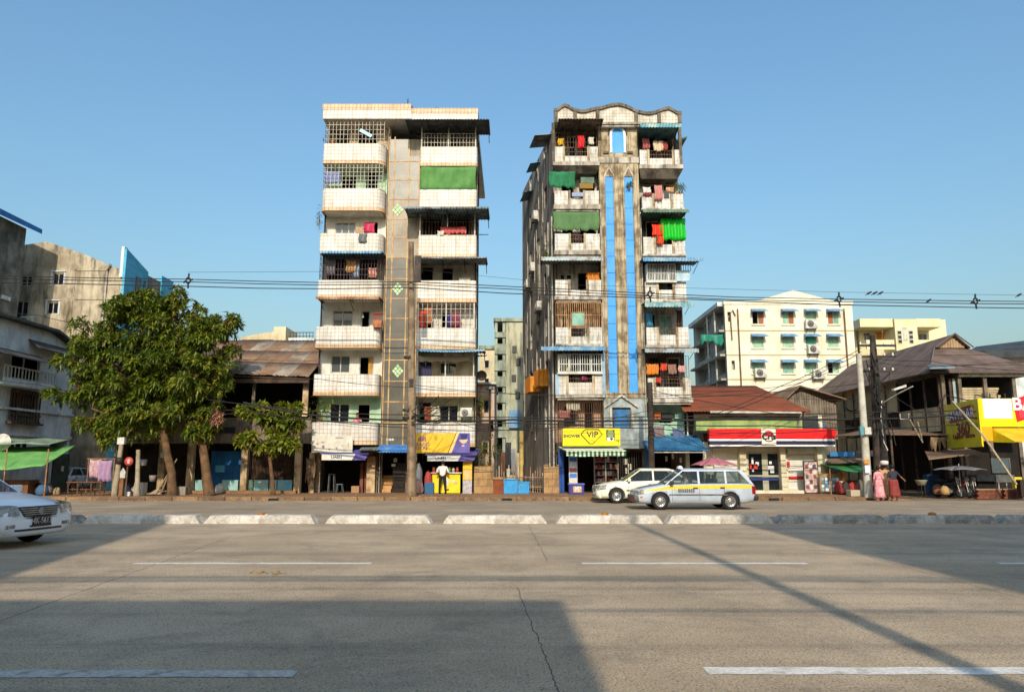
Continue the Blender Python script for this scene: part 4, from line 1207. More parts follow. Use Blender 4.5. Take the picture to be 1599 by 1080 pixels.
for py in (605, 642, 680):
    bx('ledge', WH, h1, wx+.003, wx+.12, yA, yB_, Z(py, 40.5)-.06, Z(py, 40.5)+.06)
wp = MB()
for (yy, zz) in ((p2y(38, 575), 0), (p2y(36, 690), 0)):
    wp.box(wx-.1, wx-.05, yy-.04, yy+.04, Z(700, 39), Z(556, 39.5) if zz == 0 and yy == p2y(38, 575) else Z(685, 39))
wp.build('window_mullion', MATS['frame_white'], h1)
# ---- flats toned dark for their unlit side, with a blue roof behind the white house
h2 = thing('blue_roof_flats', 'tall flats toned dark for their unlit side, with a bright blue roof edge at the left border', 'building', (-33, 40, .02))
UNLIT = M('plaster_unlit', C('#8d8a7e'), .95, C('#5b5a52'), .7, streak=.9, dirt=C('#2f2f2b'), sscale=1.2, sz=.3)  # dark tone puts the unlit side into the plaster colour
ex = -30.3; ez = 16.1; eY = 44.5
ho = [(YX(22, ex, 480), YX(22, ex, 480)+.7, Z(500, 44), Z(468, 44))]
east_wall(h2, ex, 34, eY, .02, ez, [], UNLIT)
m_ = MB(); m_.box(ex-9, ex-.165, eY-.2, eY, .02, ez); m_.box(ex-9, ex-.165, 34, 34.2, .02, ez); m_.build('wall', UNLIT, h2)
m_ = MB(); roof_slab(m_, (-29.7, 33, 16.25), (-29.7, 45.1, 16.25), (-40, 45.1, 21), (-40, 33, 21), .3)
m_.build('roof', M('roof_blue', C('#2273b8'), .5, C('#1c5f9c'), 1.5), h2)
m_ = MB(); m_.box(ex+.003, ex+.12, 42.9, 43.6, Z(468, 43.2), Z(462, 43.2)); m_.build('ledge', WH, h2)
# ---- big stained concrete block with a cyan flank
h3 = thing('stained_block', 'large mould stained concrete block with sloping top and a cyan end wall', 'building', (-28, 47, .02))
cY = 47.0
CONC = M('plaster_rain', C('#c8baa0'), .95, C('#92836a'), .5, streak=.95, dirt=C('#3f3829'), sscale=1.9, sz=.2)
x0, x1 = X(28, cY, 420), X(194, cY, 420)
topz = [(X(a, cY, b), Z(b, cY)) for a, b in ((28, 384), (72, 377), (100, 386), (130, 396), (158, 408), (177, 417), (194, 421))]
zlow = Z(424, cY)
hs = [(X(a, cY, 440), X(b, cY, 440), Z(d, cY), Z(c, cY)) for a, b, c, d in ((82, 99, 427, 445), (78, 95, 472, 490), (33, 50, 430, 446), (30, 48, 470, 512))]
m_ = MB(); wall_holes(m_, x0, x1, .02, zlow, cY, hs)
m_.prism([(x0, cY, zlow)] + [(x1, cY, zlow)] + [(a, cY, b) for a, b in reversed(topz)], (0, .25, 0))
w3 = m_.build('wall', CONC, h3)
for h in hs:
    window(w3, *h, cY, 2)
bx('room_back', dark_room, h3, x0, x1-.3, cY+1.4, cY+1.5, 4, zlow-.1)
for h in hs[:2]:
    bx('window_surround', WH, w3, h[0]-.12, h[0]-.003, cY-.04, cY-.003, h[2]-.05, h[3]+.1); bx('window_surround', WH, w3, h[1]+.003, h[1]+.12, cY-.04, cY-.003, h[2]-.05, h[3]+.1); bx('window_hood', WH, w3, h[0]-.12, h[1]+.12, cY-.1, cY-.003, h[3]+.1, h[3]+.16)
for (a, b, c, d) in ((118, 166, 421, 423), (118, 119.5, 421, 462), (118, 192, 466, 468), (113, 114.3, 466, 520)):
    bx('wall_rib', CONC, w3, X(a, cY, c), X(b, cY, c), cY-.05, cY-.003, Z(d, cY), Z(c, cY))
MB().tube([(X(174, cY, 420), cY-.1, Z(413, cY)), (X(168, cY, 420), cY-.1, Z(425, cY)), (X(168, cY, 420), cY-.1, Z(560, cY))], .09, 8).build('drain_pipe', MATS['pipe_pale'], h3)
ac_unit('small air conditioner under the dark shaded window of the stained block', X(40, cY-.4, 495), cY-.25, Z(508, cY), 0, None, 'air conditioner units')
CYAN = M('paint_cyan', C('#5cb4d2'), .7, C('#4aa2c4'), 1.0, streak=.2, dirt=C('#3d7f96'), wave=('Z', 2.2, C('#3f93b2'), .06))
ye1, ye2, ye3 = YX(228, x1, 430), YX(250, x1, 430), YX(268, x1, 440)
fw = MB()
fw.prism([(x1, cY-.15, .02), (x1, ye1, .02), (x1, ye1, Z(425, ye1)), (x1, cY-.15, Z(388, cY-.15))], (.16, 0, 0))
fw.build('end_wall', CYAN, h3)
bx('end_wall', M('plaster_dim', C('#8d8a80'), .9, C('#6b685f'), .8, streak=.6), h3, x1-.06, x1+.1, ye1+.004, ye2, .02, Z(423, ye1)-.3)
bx('end_wall', CYAN, h3, x1-.02, x1+.15, ye2+.004, ye3, .02, Z(440, ye3))
bx('parapet_edge', WH, h3, x1-.2, x1-.003, cY-.17, cY+.25, zlow-.4, Z(386, cY))
for (a, b) in ((cY+1.2, cY+1.9), (cY+2.3, ye1-.3)):
    wv = bx('window', MATS['frame_dark'], h3, x1+.162, x1+.2, a, b, Z(462, 49), Z(436, 49)); bx('pane', MATS['glass_dark'], wv, x1+.2, x1+.21, a+.08, b-.08, Z(462, 49)+.08, Z(436, 49)-.08)
# ---- far flat roofed building seen over the rusty roof
h4 = thing('far_flats', 'distant cream flat roofed block with roof rails seen above the rusty roof', 'building', (X(430, 62), 62, .02))
CRM = M('far_cream', C('#dccda9'), .9, C('#c3b08a'), .5, streak=.4, dirt=C('#8b7a5c'))
m_ = MB(); m_.box(X(300, 62), X(500, 62), 62, 72, .02, Z(531, 62)); m_.build('wall', CRM, h4)
bx('stair_hut', CRM, h4, X(424, 61.9), X(443, 61.9), 61.6, 65, Z(531, 62)-.5, Z(511, 61.9))
m_ = MB(); m_.prism([(X(372, 61.8), 61.7, Z(531, 62)), (X(424, 61.8), 61.7, Z(531, 62)), (X(424, 61.8), 61.7, Z(517, 61.7)), (X(372, 61.8), 61.7, Z(526, 61.7))], (0, 2, 0)); m_.build('stair_hut', CRM, h4)
m_ = MB()
for i in range(9):
    x = X(448, 62)+i*.28; m_.box(x-.02, x+.02, 62, 62.04, Z(531, 62), Z(519, 62))
for z in (Z(519, 62), Z(525, 62)):
    m_.box(X(447, 62), X(486, 62), 61.97, 61.99, z-.03, z+.03)
m_.build('roof_rail', MATS['steel_dark'], h4)
bx('roof_edge', WH, h4, X(447, 62), X(488, 62), 61.8, 62.2, Z(533, 62), Z(528, 62))

# ---- old timber shophouse with patched rusty roof
h5 = thing('timber_shophouse', 'old open fronted timber shophouse with patched rusty tin roof', 'house', (-14, 38.6, .15))
hx0, hx1 = X(186, 38.6), X(489, 38.6)
ye, yr = 37.5, 42.6
zr = Z(534, yr)
def eave(u): return Z(576 + 12*u, ye)
ROOFM = [M('rust_a', C('#7a5f4a'), .85, C('#967a60'), .8, fine=.15, rand=.1, streak=.3), M('rust_b', C('#87705a'), .85, C('#6f523e'), .8, rand=.1, streak=.3), M('rust_c', C('#9a8f80'), .7, C('#7a6654'), 1.2, rand=.1, streak=.4), M('rust_d', C('#83563e'), .85, C('#74503c'), .8, rand=.1, streak=.3)]
nS = 12
roof5 = MB(); roof_slab(roof5, (hx0-.4, ye+.05, eave(0)-.09), (hx1-.05, ye+.05, eave(1)-.09), (hx1-.05, yr, zr-.1), (hx0-.4, yr, zr-.1), .05)
roof5.box(hx0, hx1, ye+.1, ye+.2, eave(1)-.3, eave(1)-.1)
roof5 = roof5.build('roof', BRN, h5)
for r in range(3):
    for i in range(nS):
        u0, u1 = i/nS, (i+1)/nS
        v0, v1 = r/3, (r+1)/3 + .03
        lift = .012*(i % 2) + .025*r
        rr = random.random()
        mt = ROOFM[2] if (r == 2 and i in (7, 9)) or (r == 0 and rr < .12) or (r == 1 and i == 10) else (ROOFM[3] if (r == 2 and i < 7 and rr < .6) else ROOFM[0 if rr < .6 else 1])
        tl = rnd(-.05, .05)
        mb = MB()
        def f(u, v):
            uu = u0+(u1-u0+.01)*u; vv = v0+(v1-v0)*v
            x = hx0-.5+(hx1-hx0+.45)*uu
            return (x + (vv-.5)*.25+.1, ye-.05+(yr-ye)*vv + tl*.3, eave(uu)+(zr-eave(uu))*vv + lift + .014*math.sin(u*2*math.pi*5) + tl*.25*(1-v)*(.5-u) + (rnd(-.02, .03) if v == 0 and r == 0 else 0))
        mb.grid(f, 20, 1)
        o = mb.build('roof_sheet', mt, roof5)
        sd = o.modifiers.new('thickness', 'SOLIDIFY'); sd.thickness = .012
# gable wall side and back
m_ = MB(); m_.box(hx0, hx0+.12, 38.6, 46, .15, eave(0)-.2); m_.box(hx1-.12, hx1, 39.8, 46, .15, eave(1)-.2); m_.box(hx0+.12, hx1-.12, 45.8, 46, .15, eave(1)); m_.build('wall', GRYW, h5)
bx('upper_floor', BRN, h5, hx0+.12, hx1-.12, 38.4, 45.7, Z(652, 38.5)-.15, Z(652, 38.5))
bx('inner_wall', M('wood_black', C('#2b241e'), .9, C('#1c1815'), 2), h5, hx0+.12, hx1-.12, 41.6, 41.75, .15, zr-.6)
for px in (300, 345, 397, 478):
    x = X(px, 38.3)
    bx('veranda_post', GRYW if px != 478 else MATS['pillar_dirty'], h5, x-(.07 if px != 478 else .14), x+(.07 if px != 478 else .14), 38.15, 38.3, Z(650, 38.3), Z(585, 37.9))
m_ = MB()
for py in (640, 646):
    m_.box(hx0+.1, hx1-.2, 38.2, 38.26, Z(py, 38.2)-.03, Z(py, 38.2)+.03)
m_.build('veranda_rail', MATS['tin_rust'], h5)
nb = 0
xx = hx0+.15
while xx < hx1-.3:                                   # boards of the balustrade front
    wdt = rnd(.32, .5)
    bx('plank', GRYW, h5, xx, xx+wdt-.015, 38.3+rnd(0, .02), 38.34, Z(692, 38.3), Z(652, 38.3)+rnd(-.05, .02))
    xx += wdt
bx('vent_slot', MATS['black'], h5, X(328, 38.28), X(370, 38.28), 38.25, 38.295, Z(676, 38.28), Z(667, 38.28))
for px in (262, 306, 389, 471):
    x = X(px, 38.3)
    bevel(bx('pillar', MATS['pillar_dirty'], h5, x-.16, x+.16, 38.1, 38.42, .15, Z(692, 38.3)), .02)
BLU = M('board_blue', C('#1f6aa0'), .7, C('#175585'), 1.5, streak=.4, dirt=C('#123a58'), wave=('X', 3.4, C('#154a74'), .08))
bx('blue_board', BLU, h5, X(336, 39.2), X(384, 39.2), 39.2, 39.26, .15, Z(704, 39.2))
bx('notice', M('notice_blue', C('#5aa9c9'), .6), h5, X(343, 39.15), X(357, 39.15), 39.17, 39.19, Z(737, 39.15), Z(726, 39.15))
bx('dark_front', MATS['wood_black'], h5, hx0+.2, hx1-.2, 39.6, 39.7, .15, Z(690, 39.6))
CY2 = M('tile_cyan', C('#9dc4bd'), .6, C('#7fb0ac'), 1.5, streak=.4, dirt=C('#8b7a52'))
for k, (a, b, c) in enumerate(((315, 332, CY2), (356, 381, CY2), (394, 404, MATS['tin_green']), (405, 427, CY2), (429, 440, CY2), (441, 464, M('tile_blue', C('#6fb0cc'), .6, C('#88b8b4'), 1.5)))):
    bx('dado_tile', c, h5, X(a, 38.6), X(b, 38.6)-.02, 38.5, 38.62, .15, Z(749, 38.6))
m_ = MB()
for i in range(34):
    x = X(396, 38.8)+(X(466, 38.8)-X(396, 38.8))*i/33; m_.box(x-.012, x+.012, 38.78, 38.8, Z(749, 38.8), Z(694, 38.8))
m_.build('window_bars', MATS['bar_dark'], h5)
bx('step', MATS['pavement_dirt'], h5, X(310, 37.9), X(470, 37.9), 37.7, 38.09, .15, .3)

# ---- red roofed convenience store
h6 = thing('corner_store', 'low convenience store with brown tin hip roof and red striped sign', 'shop', (X(1180, 38.6), 38.6, .15))
sx0, sx1 = X(1070, 38.6), X(1285, 38.6)
CRE = M('store_cream', C('#ded6bb'), .8, C('#cfc5a6'), 1.2, streak=.15, dirt=C('#9c8f70'))
ze, zrg = Z(642, 37.6), Z(602, 41.5)
m_ = MB()
ex0, ex1 = X(1066, 37.5), X(1266, 37.5)
rx1 = X(1180, 41.5, 602)
nn = 40
def rfun(u, v):
    x_e = ex0+(ex1-ex0)*u; x_r = ex0+.3+(rx1-ex0-.3)*u
    return (x_e+(x_r-x_e)*v, 37.5+(41.5-37.5)*v, ze+(zrg-ze)*v+.015*math.sin(u*2*math.pi*34))
m_.grid(rfun, 136, 8)
RB2 = M('roof_brown', C('#8a4a2c'), .8, C('#74402a'), .7, lo=.3, hi=.7, streak=.3, dirt=C('#4c2e20'), sscale=1.5, sz=1, wave=('Y', .75, C('#5e3522'), .05))
rr_ = m_.build('roof', RB2, h6)
rr_.modifiers.new('t', 'SOLIDIFY').thickness = .02
m_ = MB(); m_.add([(ex1,37.5,ze),(ex1,45.5,ze),(rx1,41.5,zrg)], [(0,1,2)]); m_.add([(ex0,45.5,ze),(ex0+.3,41.5,zrg),(rx1,41.5,zrg),(ex1,45.5,ze)], [(0,1,2,3)]); m_.build('roof', RB2, h6)
m_ = MB(); m_.tube([(X(1108, 37.4), 37.4, ze-.05), (X(1250, 37.4), 37.4, ze-.1)], .06, 8); m_.tube([(X(1250, 37.4), 37.4, ze-.1), (X(1250, 37.4), 37.9, ze-.75)], .05, 8); m_.build('gutter', MATS['frame_white'], h6)
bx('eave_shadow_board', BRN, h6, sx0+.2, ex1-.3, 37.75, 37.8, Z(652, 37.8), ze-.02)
bx('green_fascia', M('fascia_green', C('#9dae6a'), .8, C('#7e9258'), 1.3, streak=.4, dirt=C('#5f5f3c')), h6, X(1085, 37.9), X(1250, 37.9), 37.9, 38.3, Z(672, 37.9), Z(650, 37.9))
m_ = MB(); m_.box(sx0, sx0+.2, 39, 45.4, .15, ze); m_.box(sx1-.2, sx1, 38.9, 45.4, .15, ze-.1); m_.box(sx0+.2, sx1-.2, 45.2, 45.4, .15, ze); m_.build('wall', CRE, h6)
m_ = MB()
dz = [(X(1162, 38.6), X(1212, 38.6), .15, Z(705, 38.6)), (X(1110, 38.6), X(1147, 38.6), .35, Z(705, 38.6)), (X(1224, 38.6), X(1268, 38.6), .35, Z(707, 38.6))]
wall_holes(m_, X(1095, 38.6), sx1, .15, Z(690, 38.6), 38.6, dz, .25)
fw6 = m_.build('front_wall', CRE, h6)
for a, b in ((1150, 1160), (1213, 1221), (1270, 1281)):
    bevel(bx('pillar', M('pillar_cream', C('#d8cfb2'), .8, C('#c2b694'), 1.5), h6, X(a, 38.3), X(b, 38.3), 38.25, 38.598, .15, Z(696, 38.3)), .015)
for h in dz[1:]:
    n = 16
    for i in range(n):
        z0 = h[2]+(h[3]-h[2])*i/n
        bx('shutter_slat', M('shutter_cream', C('#e6e3d6'), .6, C('#d6d2c2'), 2), fw6, h[0], h[1], 38.72+.006*(i % 2), 38.75, z0+.006, z0+(h[3]-h[2])/n)
    bx('shutter_box', CRE, h6, h[0]-.05, h[1]+.05, 38.4, 38.595, h[3]-.02, h[3]+.22)
h = dz[0]
m_ = MB(); dw = (h[1]-h[0])/2
for x in (h[0], h[0]+dw*.92, h[1]-.08):
    m_.box(x, x+.08 if x != h[0]+dw*.92 else x+.3, 38.66, 38.72, h[2], h[3])
for z in (h[2], .95, h[3]-.1):
    m_.box(h[0]+.08, h[1]-.08, 38.665, 38.715, z, z+.1)
dr = m_.build('glass_door', M('alu', C('#b7b39c'), .4, metal=.3), h6)
bx('pane', MATS['glass_dark'], dr, h[0]+.08, h[0]+dw*.92, 38.685, 38.695, .25, h[3]-.1); bx('pane', MATS['glass_dark'], dr, h[0]+dw*.92+.3, h[1]-.08, 38.685, 38.695, .25, h[3]-.1)
bx('door_band', M('band_blue', C('#27346e'), .5), dr, h[0]+.1, h[1]-.1, 38.64, 38.658, .78, .92)
MS = M('sticker_white', C('#e8e8e6'), .6); RDS = M('sticker_red', C('#c8392c'), .6)
for (a, b, c, d, mt) in ((1166, 1178, 724, 732, RDS), (1169, 1172, 714, 736, MS), (1175, 1180, 721, 727, MS), (1196, 1200, 720, 724, MS), (1194, 1203, 727, 733, MS), (1197, 1203, 733, 738, MS)):
    bx('sticker', mt, dr, X(a, 38.6), X(b, 38.6), 38.655, 38.66, Z(d, 38.6), Z(c, 38.6))
bx('plinth_step', CRE, h6, X(1105, 38.2), X(1284, 38.2), 37.9, 38.249, .15, .3)
bx('red_card', RDS, h6, X(1223, 38.55), X(1227.5, 38.55), 38.57, 38.585, Z(729, 38.6), Z(720, 38.6))
bx('red_stripe', RDS, fw6, dz[2][0]+.02, dz[2][1]-.02, 38.69, 38.71, Z(748, 38.7), Z(743, 38.7))
# its sign board
sg = thing('store_sign', 'long red sign board with white and navy stripes and a round logo', 'sign', (X(1202, 37.6), 37.6, Z(696, 37.6)))
def stripe(name, p0, p1, mat, y=37.55, xa=1105, xz=1299):
    return bx(name, mat, sg, X(xa, y), X(xz, y), y, 37.9-(.003 if name != 'red_band' else 0), Z(p1, y), Z(p0, y)-.003)
bxw = bx('sign_box', MATS['frame_white'], sg, X(1105, 37.6), X(1298, 37.6), 37.6, 37.9, Z(696, 37.6), Z(669, 37.6))
SR = M('sign_red', C('#d8141c'), .45, C('#e01f1f'), 3)
stripe('red_band', 669, 685, SR, 37.57); stripe('white_band', 685, 688, MS, 37.575); stripe('navy_band', 688, 694, M('sign_navy', C('#2a2742'), .5), 37.572); stripe('white_band', 694, 696.5, MS, 37.575)
MB().prism([(X(1299, 37.55), 37.56, Z(684, 37.55)), (X(1304, 37.55), 37.56, Z(674, 37.55)), (X(1299, 37.55), 37.56, Z(671, 37.55))], (0, .1, 0)).build('red_tip', SR, sg)
lg = bx('logo_panel', M('logo_cream', C('#e6dfcd'), .5), sg, X(1186, 37.5), X(1208, 37.5), 37.49, 37.565, Z(694, 37.5), Z(669, 37.5))
lc, lz = X(1204.5, 37.5)-X(1197, 37.5), Z(680.5, 37.5)
lx = X(1197, 37.5)
m_ = MB(); m_.prism([(lx+.27*math.cos(math.pi*i/14), 37.475, lz+.27*math.sin(math.pi*i/14)) for i in range(15)], (0, .012, 0)); m_.build('logo_cap', M('logo_red', C('#c01c2c'), .5), lg)
m_ = MB(); m_.tube([(lx+.27*math.cos(t), 37.48, lz+.27*math.sin(t)) for t in [math.pi*(1+i/14) for i in range(15)]], .018, 6); m_.build('logo_ring', MATS['black'], lg)
txt('Cris', (lx, 37.462, lz-.03), .42, MATS['black'], lg, bold=.012)
txt('express', (lx, 37.485, lz-.24), .1, MATS['logo_red'], lg)
# ---- grey plank shack gable behind the store
h7 = thing('plank_shack', 'small grey plank shack with a tin gable between the store and the brown house', 'shack', (X(1255, 48), 48, .02))
m_ = MB(); a, b = X(1222, 48), X(1305, 48)
n = 22
for i in range(n):
    x = a+(b-a)*i/n
    g = 1-abs((i+.5)/n*2-.75)*.8
    bx('plank', GRYW, h7, x, x+(b-a)/n-.02, 48+rnd(0, .03), 48.06, .02, Z(632, 48)+max(0, g)*.9)
m_ = MB(); rxm = X(1247, 48); roof_slab(m_, (a-.5, 47.6, Z(634, 47.6)), (rxm, 47.6, Z(601, 47.6)), (rxm, 54, Z(601, 47.6)), (a-.5, 54, Z(634, 47.6))); roof_slab(m_, (rxm, 47.6, Z(601, 47.6)), (b+.5, 47.6, Z(622, 47.6)), (b+.5, 54, Z(622, 47.6)), (rxm, 54, Z(601, 47.6)))
m_.build('roof', ROOFM[0], h7)
bx('blue_tarp_fence', M('fence_blue', C('#3a6a94'), .7, C('#2f5578'), 1), h7, X(1246, 46.5), X(1285, 46.5), 46.5, 46.56, .02, Z(660, 46.5))

# ---- cream flats with blue window hoods
h8 = thing('cream_flats', 'cream four storey flats with blue hooded windows and a shallow gable', 'apartment building', (X(1235, 60), 60, .02))
CF = M('cream_paint', C('#e6dfca'), .85, C('#d8cfb4'), .5, streak=.25, dirt=C('#a08c62'), sscale=1.2, sz=.12)
fY = 60.0
fx0, fx1 = X(1134, fY, 540), X(1335, fY, 540)
ztop = Z(475, fY)
cols = [(1174, 1192), (1221, 1239), (1257, 1274), (1292, 1309)]
rows8 = [(486, 506), (525, 543), (565, 583)]
hs = [(X(a, fY, r0), X(b, fY, r0), Z(r1, fY), Z(r0, fY)) for r0, r1 in rows8 for a, b in cols]
hs += [(X(1142, fY), X(1147, fY), Z(502, fY), Z(487, fY)), (X(1145, fY), X(1150, fY), Z(577, fY), Z(563, fY))]
m_ = MB(); wall_holes(m_, fx0, fx1, .02, ztop, fY, hs, .2); w8 = m_.build('wall', CF, h8)
bx('room_back', dark_room, h8, fx0+.3, fx1-.3, fY+1.2, fY+1.3, 2, ztop)
CUR = [M('curtain_green', C('#9fc7a8'), .8, C('#7fae90'), 3), M('curtain_rust', C('#a0603f'), .8), M('curtain_teal', C('#3f9a7c'), .8)]
HOOD = M('hood_blue', C('#4c7fa8'), .6, C('#7f9cac'), 2)
for i, h in enumerate(hs[:12]):
    o = window(w8, *h, fY, 2, fm=MATS['frame_white'], gm=CUR[0] if i % 3 else MATS['glass_green'], open_=((0,) if i in (0, 3, 11) else ()))
    if i in (0, 1, 3): bx('curtain', CUR[1], o, h[0]+(h[1]-h[0])*(.6 if i != 3 else .05), h[0]+(h[1]-h[0])*(.95 if i != 3 else .45), fY+.02, fY+.04, h[2]+.05, h[3]-.1)
    if i in (6,): bx('curtain', CUR[2], o, h[0]+.1, h[1]-.1, fY+.0, fY+.03, h[2]+.4, h[3])
    m_ = MB(); roof_slab(m_, (h[0]-.15, fY-.7, h[3]-.08), (h[1]+.2, fY-.7, h[3]-.08), (h[1]+.1, fY-.01, h[3]+.22), (h[0]-.1, fY-.01, h[3]+.22), .04)
    m_.add([(h[0]-.15,fY-.7,h[3]-.12),(h[0]-.1,fY-.01,h[3]+.18),(h[0]-.1,fY-.01,h[3]-.2)], [(0,1,2)])
    m_.build('window_hood', HOOD, o)
    bx('sill', CF, o, h[0]-.1, h[1]+.1, fY-.1, fY-.003, h[2]-.1, h[2]-.003)
for (p, fl, nm) in ((1267, 514, 'top floor, third column'), (1271, 553, 'middle floor, third column'), (1188, 590, 'low floor, first column'), (1279, 592, 'low floor, third column')):
    ac_unit('air conditioner under the %s of windows on the cream flats' % nm, X(p, fY-.3, fl), fY-.33, Z(fl, fY), 0, None, 'air conditioners on the cream flats', .95, .75)
for py in (516, 554, 592):
    bx('string_course', M('cream_dark', C('#b9a87e'), .9), w8, fx0, fx1, fY-.04, fY-.003, Z(py, fY)-.04, Z(py, fY)+.04)
m_ = MB()
for px in (1154, 1321):
    x = X(px, fY, 540); m_.tube([(x, fY-.1, 1), (x, fY-.1, ztop-.4)], .06, 6)
m_.tube([(X(1154, fY), fY-.1, ztop-1), (X(1150, fY), fY-.12, ztop-.5), (X(1146, fY), fY-.1, ztop-.8), (X(1147, fY), fY-.1, ztop-3)], .05, 6)
m_.build('drain_pipe', M('pipe_rust', C('#7c5f45'), .8, C('#5a4636'), 2), h8)
m_ = MB(); gx = X(1243, fY, 470)
m_.prism([(X(1160, fY, 475), fY+.5, ztop), (X(1333, fY, 475), fY+.5, ztop), (gx, fY+.5, Z(453, fY+.5))], (0, 10, 0)); m_.build('gable_roof', CF, h8)
m_ = MB(); m_.box(fx0-.08, fx1+.08, fY-.06, fY+.2, ztop, ztop+.28); m_.build('parapet', CF, h8)
# flank with balconies (faces -X)
fk = MB()
fy1 = YX(1084, fx0, 540)
FG = M('flank_shaded', C('#b3b0a2'), .9, C('#96938a'), .6, streak=.4)  # cream wall greyed in colour where the flank gets no sun
bh = []
zfl = [Z(516, fY), Z(554, fY), Z(592, fY)]
for zz in zfl:
    bh += [(YX(1131, fx0, 520), YX(1118, fx0, 520), zz+.55, zz+2.0), (YX(1100, fx0, 520), YX(1087, fx0, 520), zz+.55, zz+2.0), (YX(1112, fx0), YX(1109, fx0), zz+.7, zz+1.7), (YX(1107, fx0), YX(1103, fx0), zz+.7, zz+1.7)]
east_wall(h8, fx0-.02, fY+.2, fy1, .02, ztop, bh, FG, 1.0, +1)
bx('flank_slab', WH, h8, fx0-.5, fx0-.03, fY+.3, fy1, ztop-.1, ztop+.25)
for zz in zfl:
    bx('flank_slab', FG, h8, fx0-.45, fx0-.03, fY+.3, fy1, zz-.05, zz+.12)
for px in (1109, 1121):
    y = YX(px, fx0-.3); bx('flank_column', MATS['frame_white'], h8, fx0-.4, fx0-.3, y-.08, y+.08, 1, ztop)
bx('back_wall', FG, h8, fx0+1.1, fx1, fy1-.2, fy1, .02, ztop)
cloth('shade_net', 'teal green shade net slung over a balcony on the cream flats flank', 'shade net', X(1100, fY-1), X(1134, fY-.6), Z(543, fY), Z(524, fY), fY-.6, ML('net_teal', C('#2f8f78'), .3), amp=.12, waves=2, ragged=.5)

# ---- yellow flats behind
h9 = thing('yellow_flats', 'pale yellow flats with an orange door on the top balcony', 'apartment building', (X(1410, 74), 74, .02))
YL = M('yellow_paint', C('#e0d7b2'), .85, C('#d6c899'), .5, streak=.15, dirt=C('#b89c54'))
gY = 74.0
gx0, gx1 = X(1341, gY, 520), X(1478, gY, 520)
zt9 = Z(499, gY)
hs = [(X(1356, gY), X(1366, gY), Z(531, gY), Z(520, gY)), (X(1376, gY), X(1387, gY), Z(531, gY), Z(519, gY)), (X(1443, gY), X(1456, gY), Z(531, gY), Z(521, gY))]
m_ = MB(); wall_holes(m_, gx0, gx1, .02, zt9, gY, hs, .2); w9 = m_.build('wall', YL, h9)
window(w9, *hs[0], gY, 2); window(w9, *hs[2], gY, 2)
bx('door', M('door_orange', C('#d08a4c'), .7, C('#b87238'), 2), w9, hs[1][0], hs[1][1], gY+.08, gY+.14, hs[1][2], hs[1][3])
for (a, b) in ((1350, 1402), (1440, 1478)):
    bx('canopy', YL, h9, X(a, gY-2), X(b, gY-2), gY-2.2, gY-.003, Z(511, gY-2), Z(498, gY-2))
bx('stair_bay', YL, h9, X(1403, gY-2), X(1438, gY-2), gY-2.4, gY-.004, .02, Z(498, gY-2.4))
for a in (1409, 1427):
    for k in range(3):
        z = Z(517+k*7, gY-2.4)
        o = bx('window', MATS['frame_white'], h9, X(a, gY-2.4), X(a+7, gY-2.4), gY-2.46, gY-2.402, z-.32, z+.05); bx('pane', MATS['glass_dark'], o, X(a+.7, gY-2.4), X(a+6.3, gY-2.4), gY-2.47, gY-2.461, z-.28, z+.01)
bx('vent_panel', MATS['frame_white'], h9, X(1418, gY-2.4), X(1425, gY-2.4), gY-2.43, gY-2.402, Z(532, gY-2.4), Z(511, gY-2.4))
bx('balcony', YL, h9, X(1358, gY-2), X(1402, gY-2), gY-2.2, gY-2.05, Z(546, gY-2), Z(531, gY-2)); bx('balcony', YL, h9, X(1439, gY-2), X(1478, gY-2), gY-2.2, gY-2.05, Z(546, gY-2), Z(531, gY-2))
bx('side_wing', YL, h9, X(1338, gY+1), gx0, gY+.5, gY+6, .02, Z(503, gY))
bx('back_wall', YL, h9, gx0, gx1, gY+5.8, gY+6, .02, zt9); bx('roof', YL, h9, gx0, gx1, gY+.2, gY+5.8, zt9-.2, zt9)
# ---- dark roof at the right border
h10 = thing('dark_roof_hall', 'hall with a dark sloping tin roof at the right border behind the brown house', 'building', (X(1590, 56), 56, .02))
m_ = MB(); roof_slab(m_, (X(1520, 54), 54, Z(548, 54)), (X(1690, 54), 54, Z(545, 54)), (X(1690, 60), 60, Z(522, 60)), (X(1532, 60), 60, Z(541, 60)), .5); m_.build('roof', M('tin_night', C('#3f4446'), .7, C('#2d3032'), 1), h10)
bx('wall', WH, h10, X(1550, 55), X(1700, 55), 55, 62, .02, Z(553, 55))

# ---- brown timber house on the corner
h11 = thing('brown_corner_house', 'big old brown timber house with hip roof at the side street corner', 'house', (25, 45, .02))
bxW, bY0, bY1 = 22.55, 39.0, 54.5
zE = Z(582, bY0)
ROOFB = M('roof_umber', C('#78655a'), .85, C('#5f4f44'), .8, streak=.35, dirt=C('#2e241c'), sscale=1.5, sz=1, wave=('Y', .7, C('#3a2b21'), .06))
zR = Z(523, 41.9); xR = X(1484, 41.9, 523); xE0, xE1 = 21.8, 28.0
zG = zR-.75
hg = .75/(zR-zE)                                     # share of the slope taken by the little gable
m_ = MB()
yF = bY0-.6
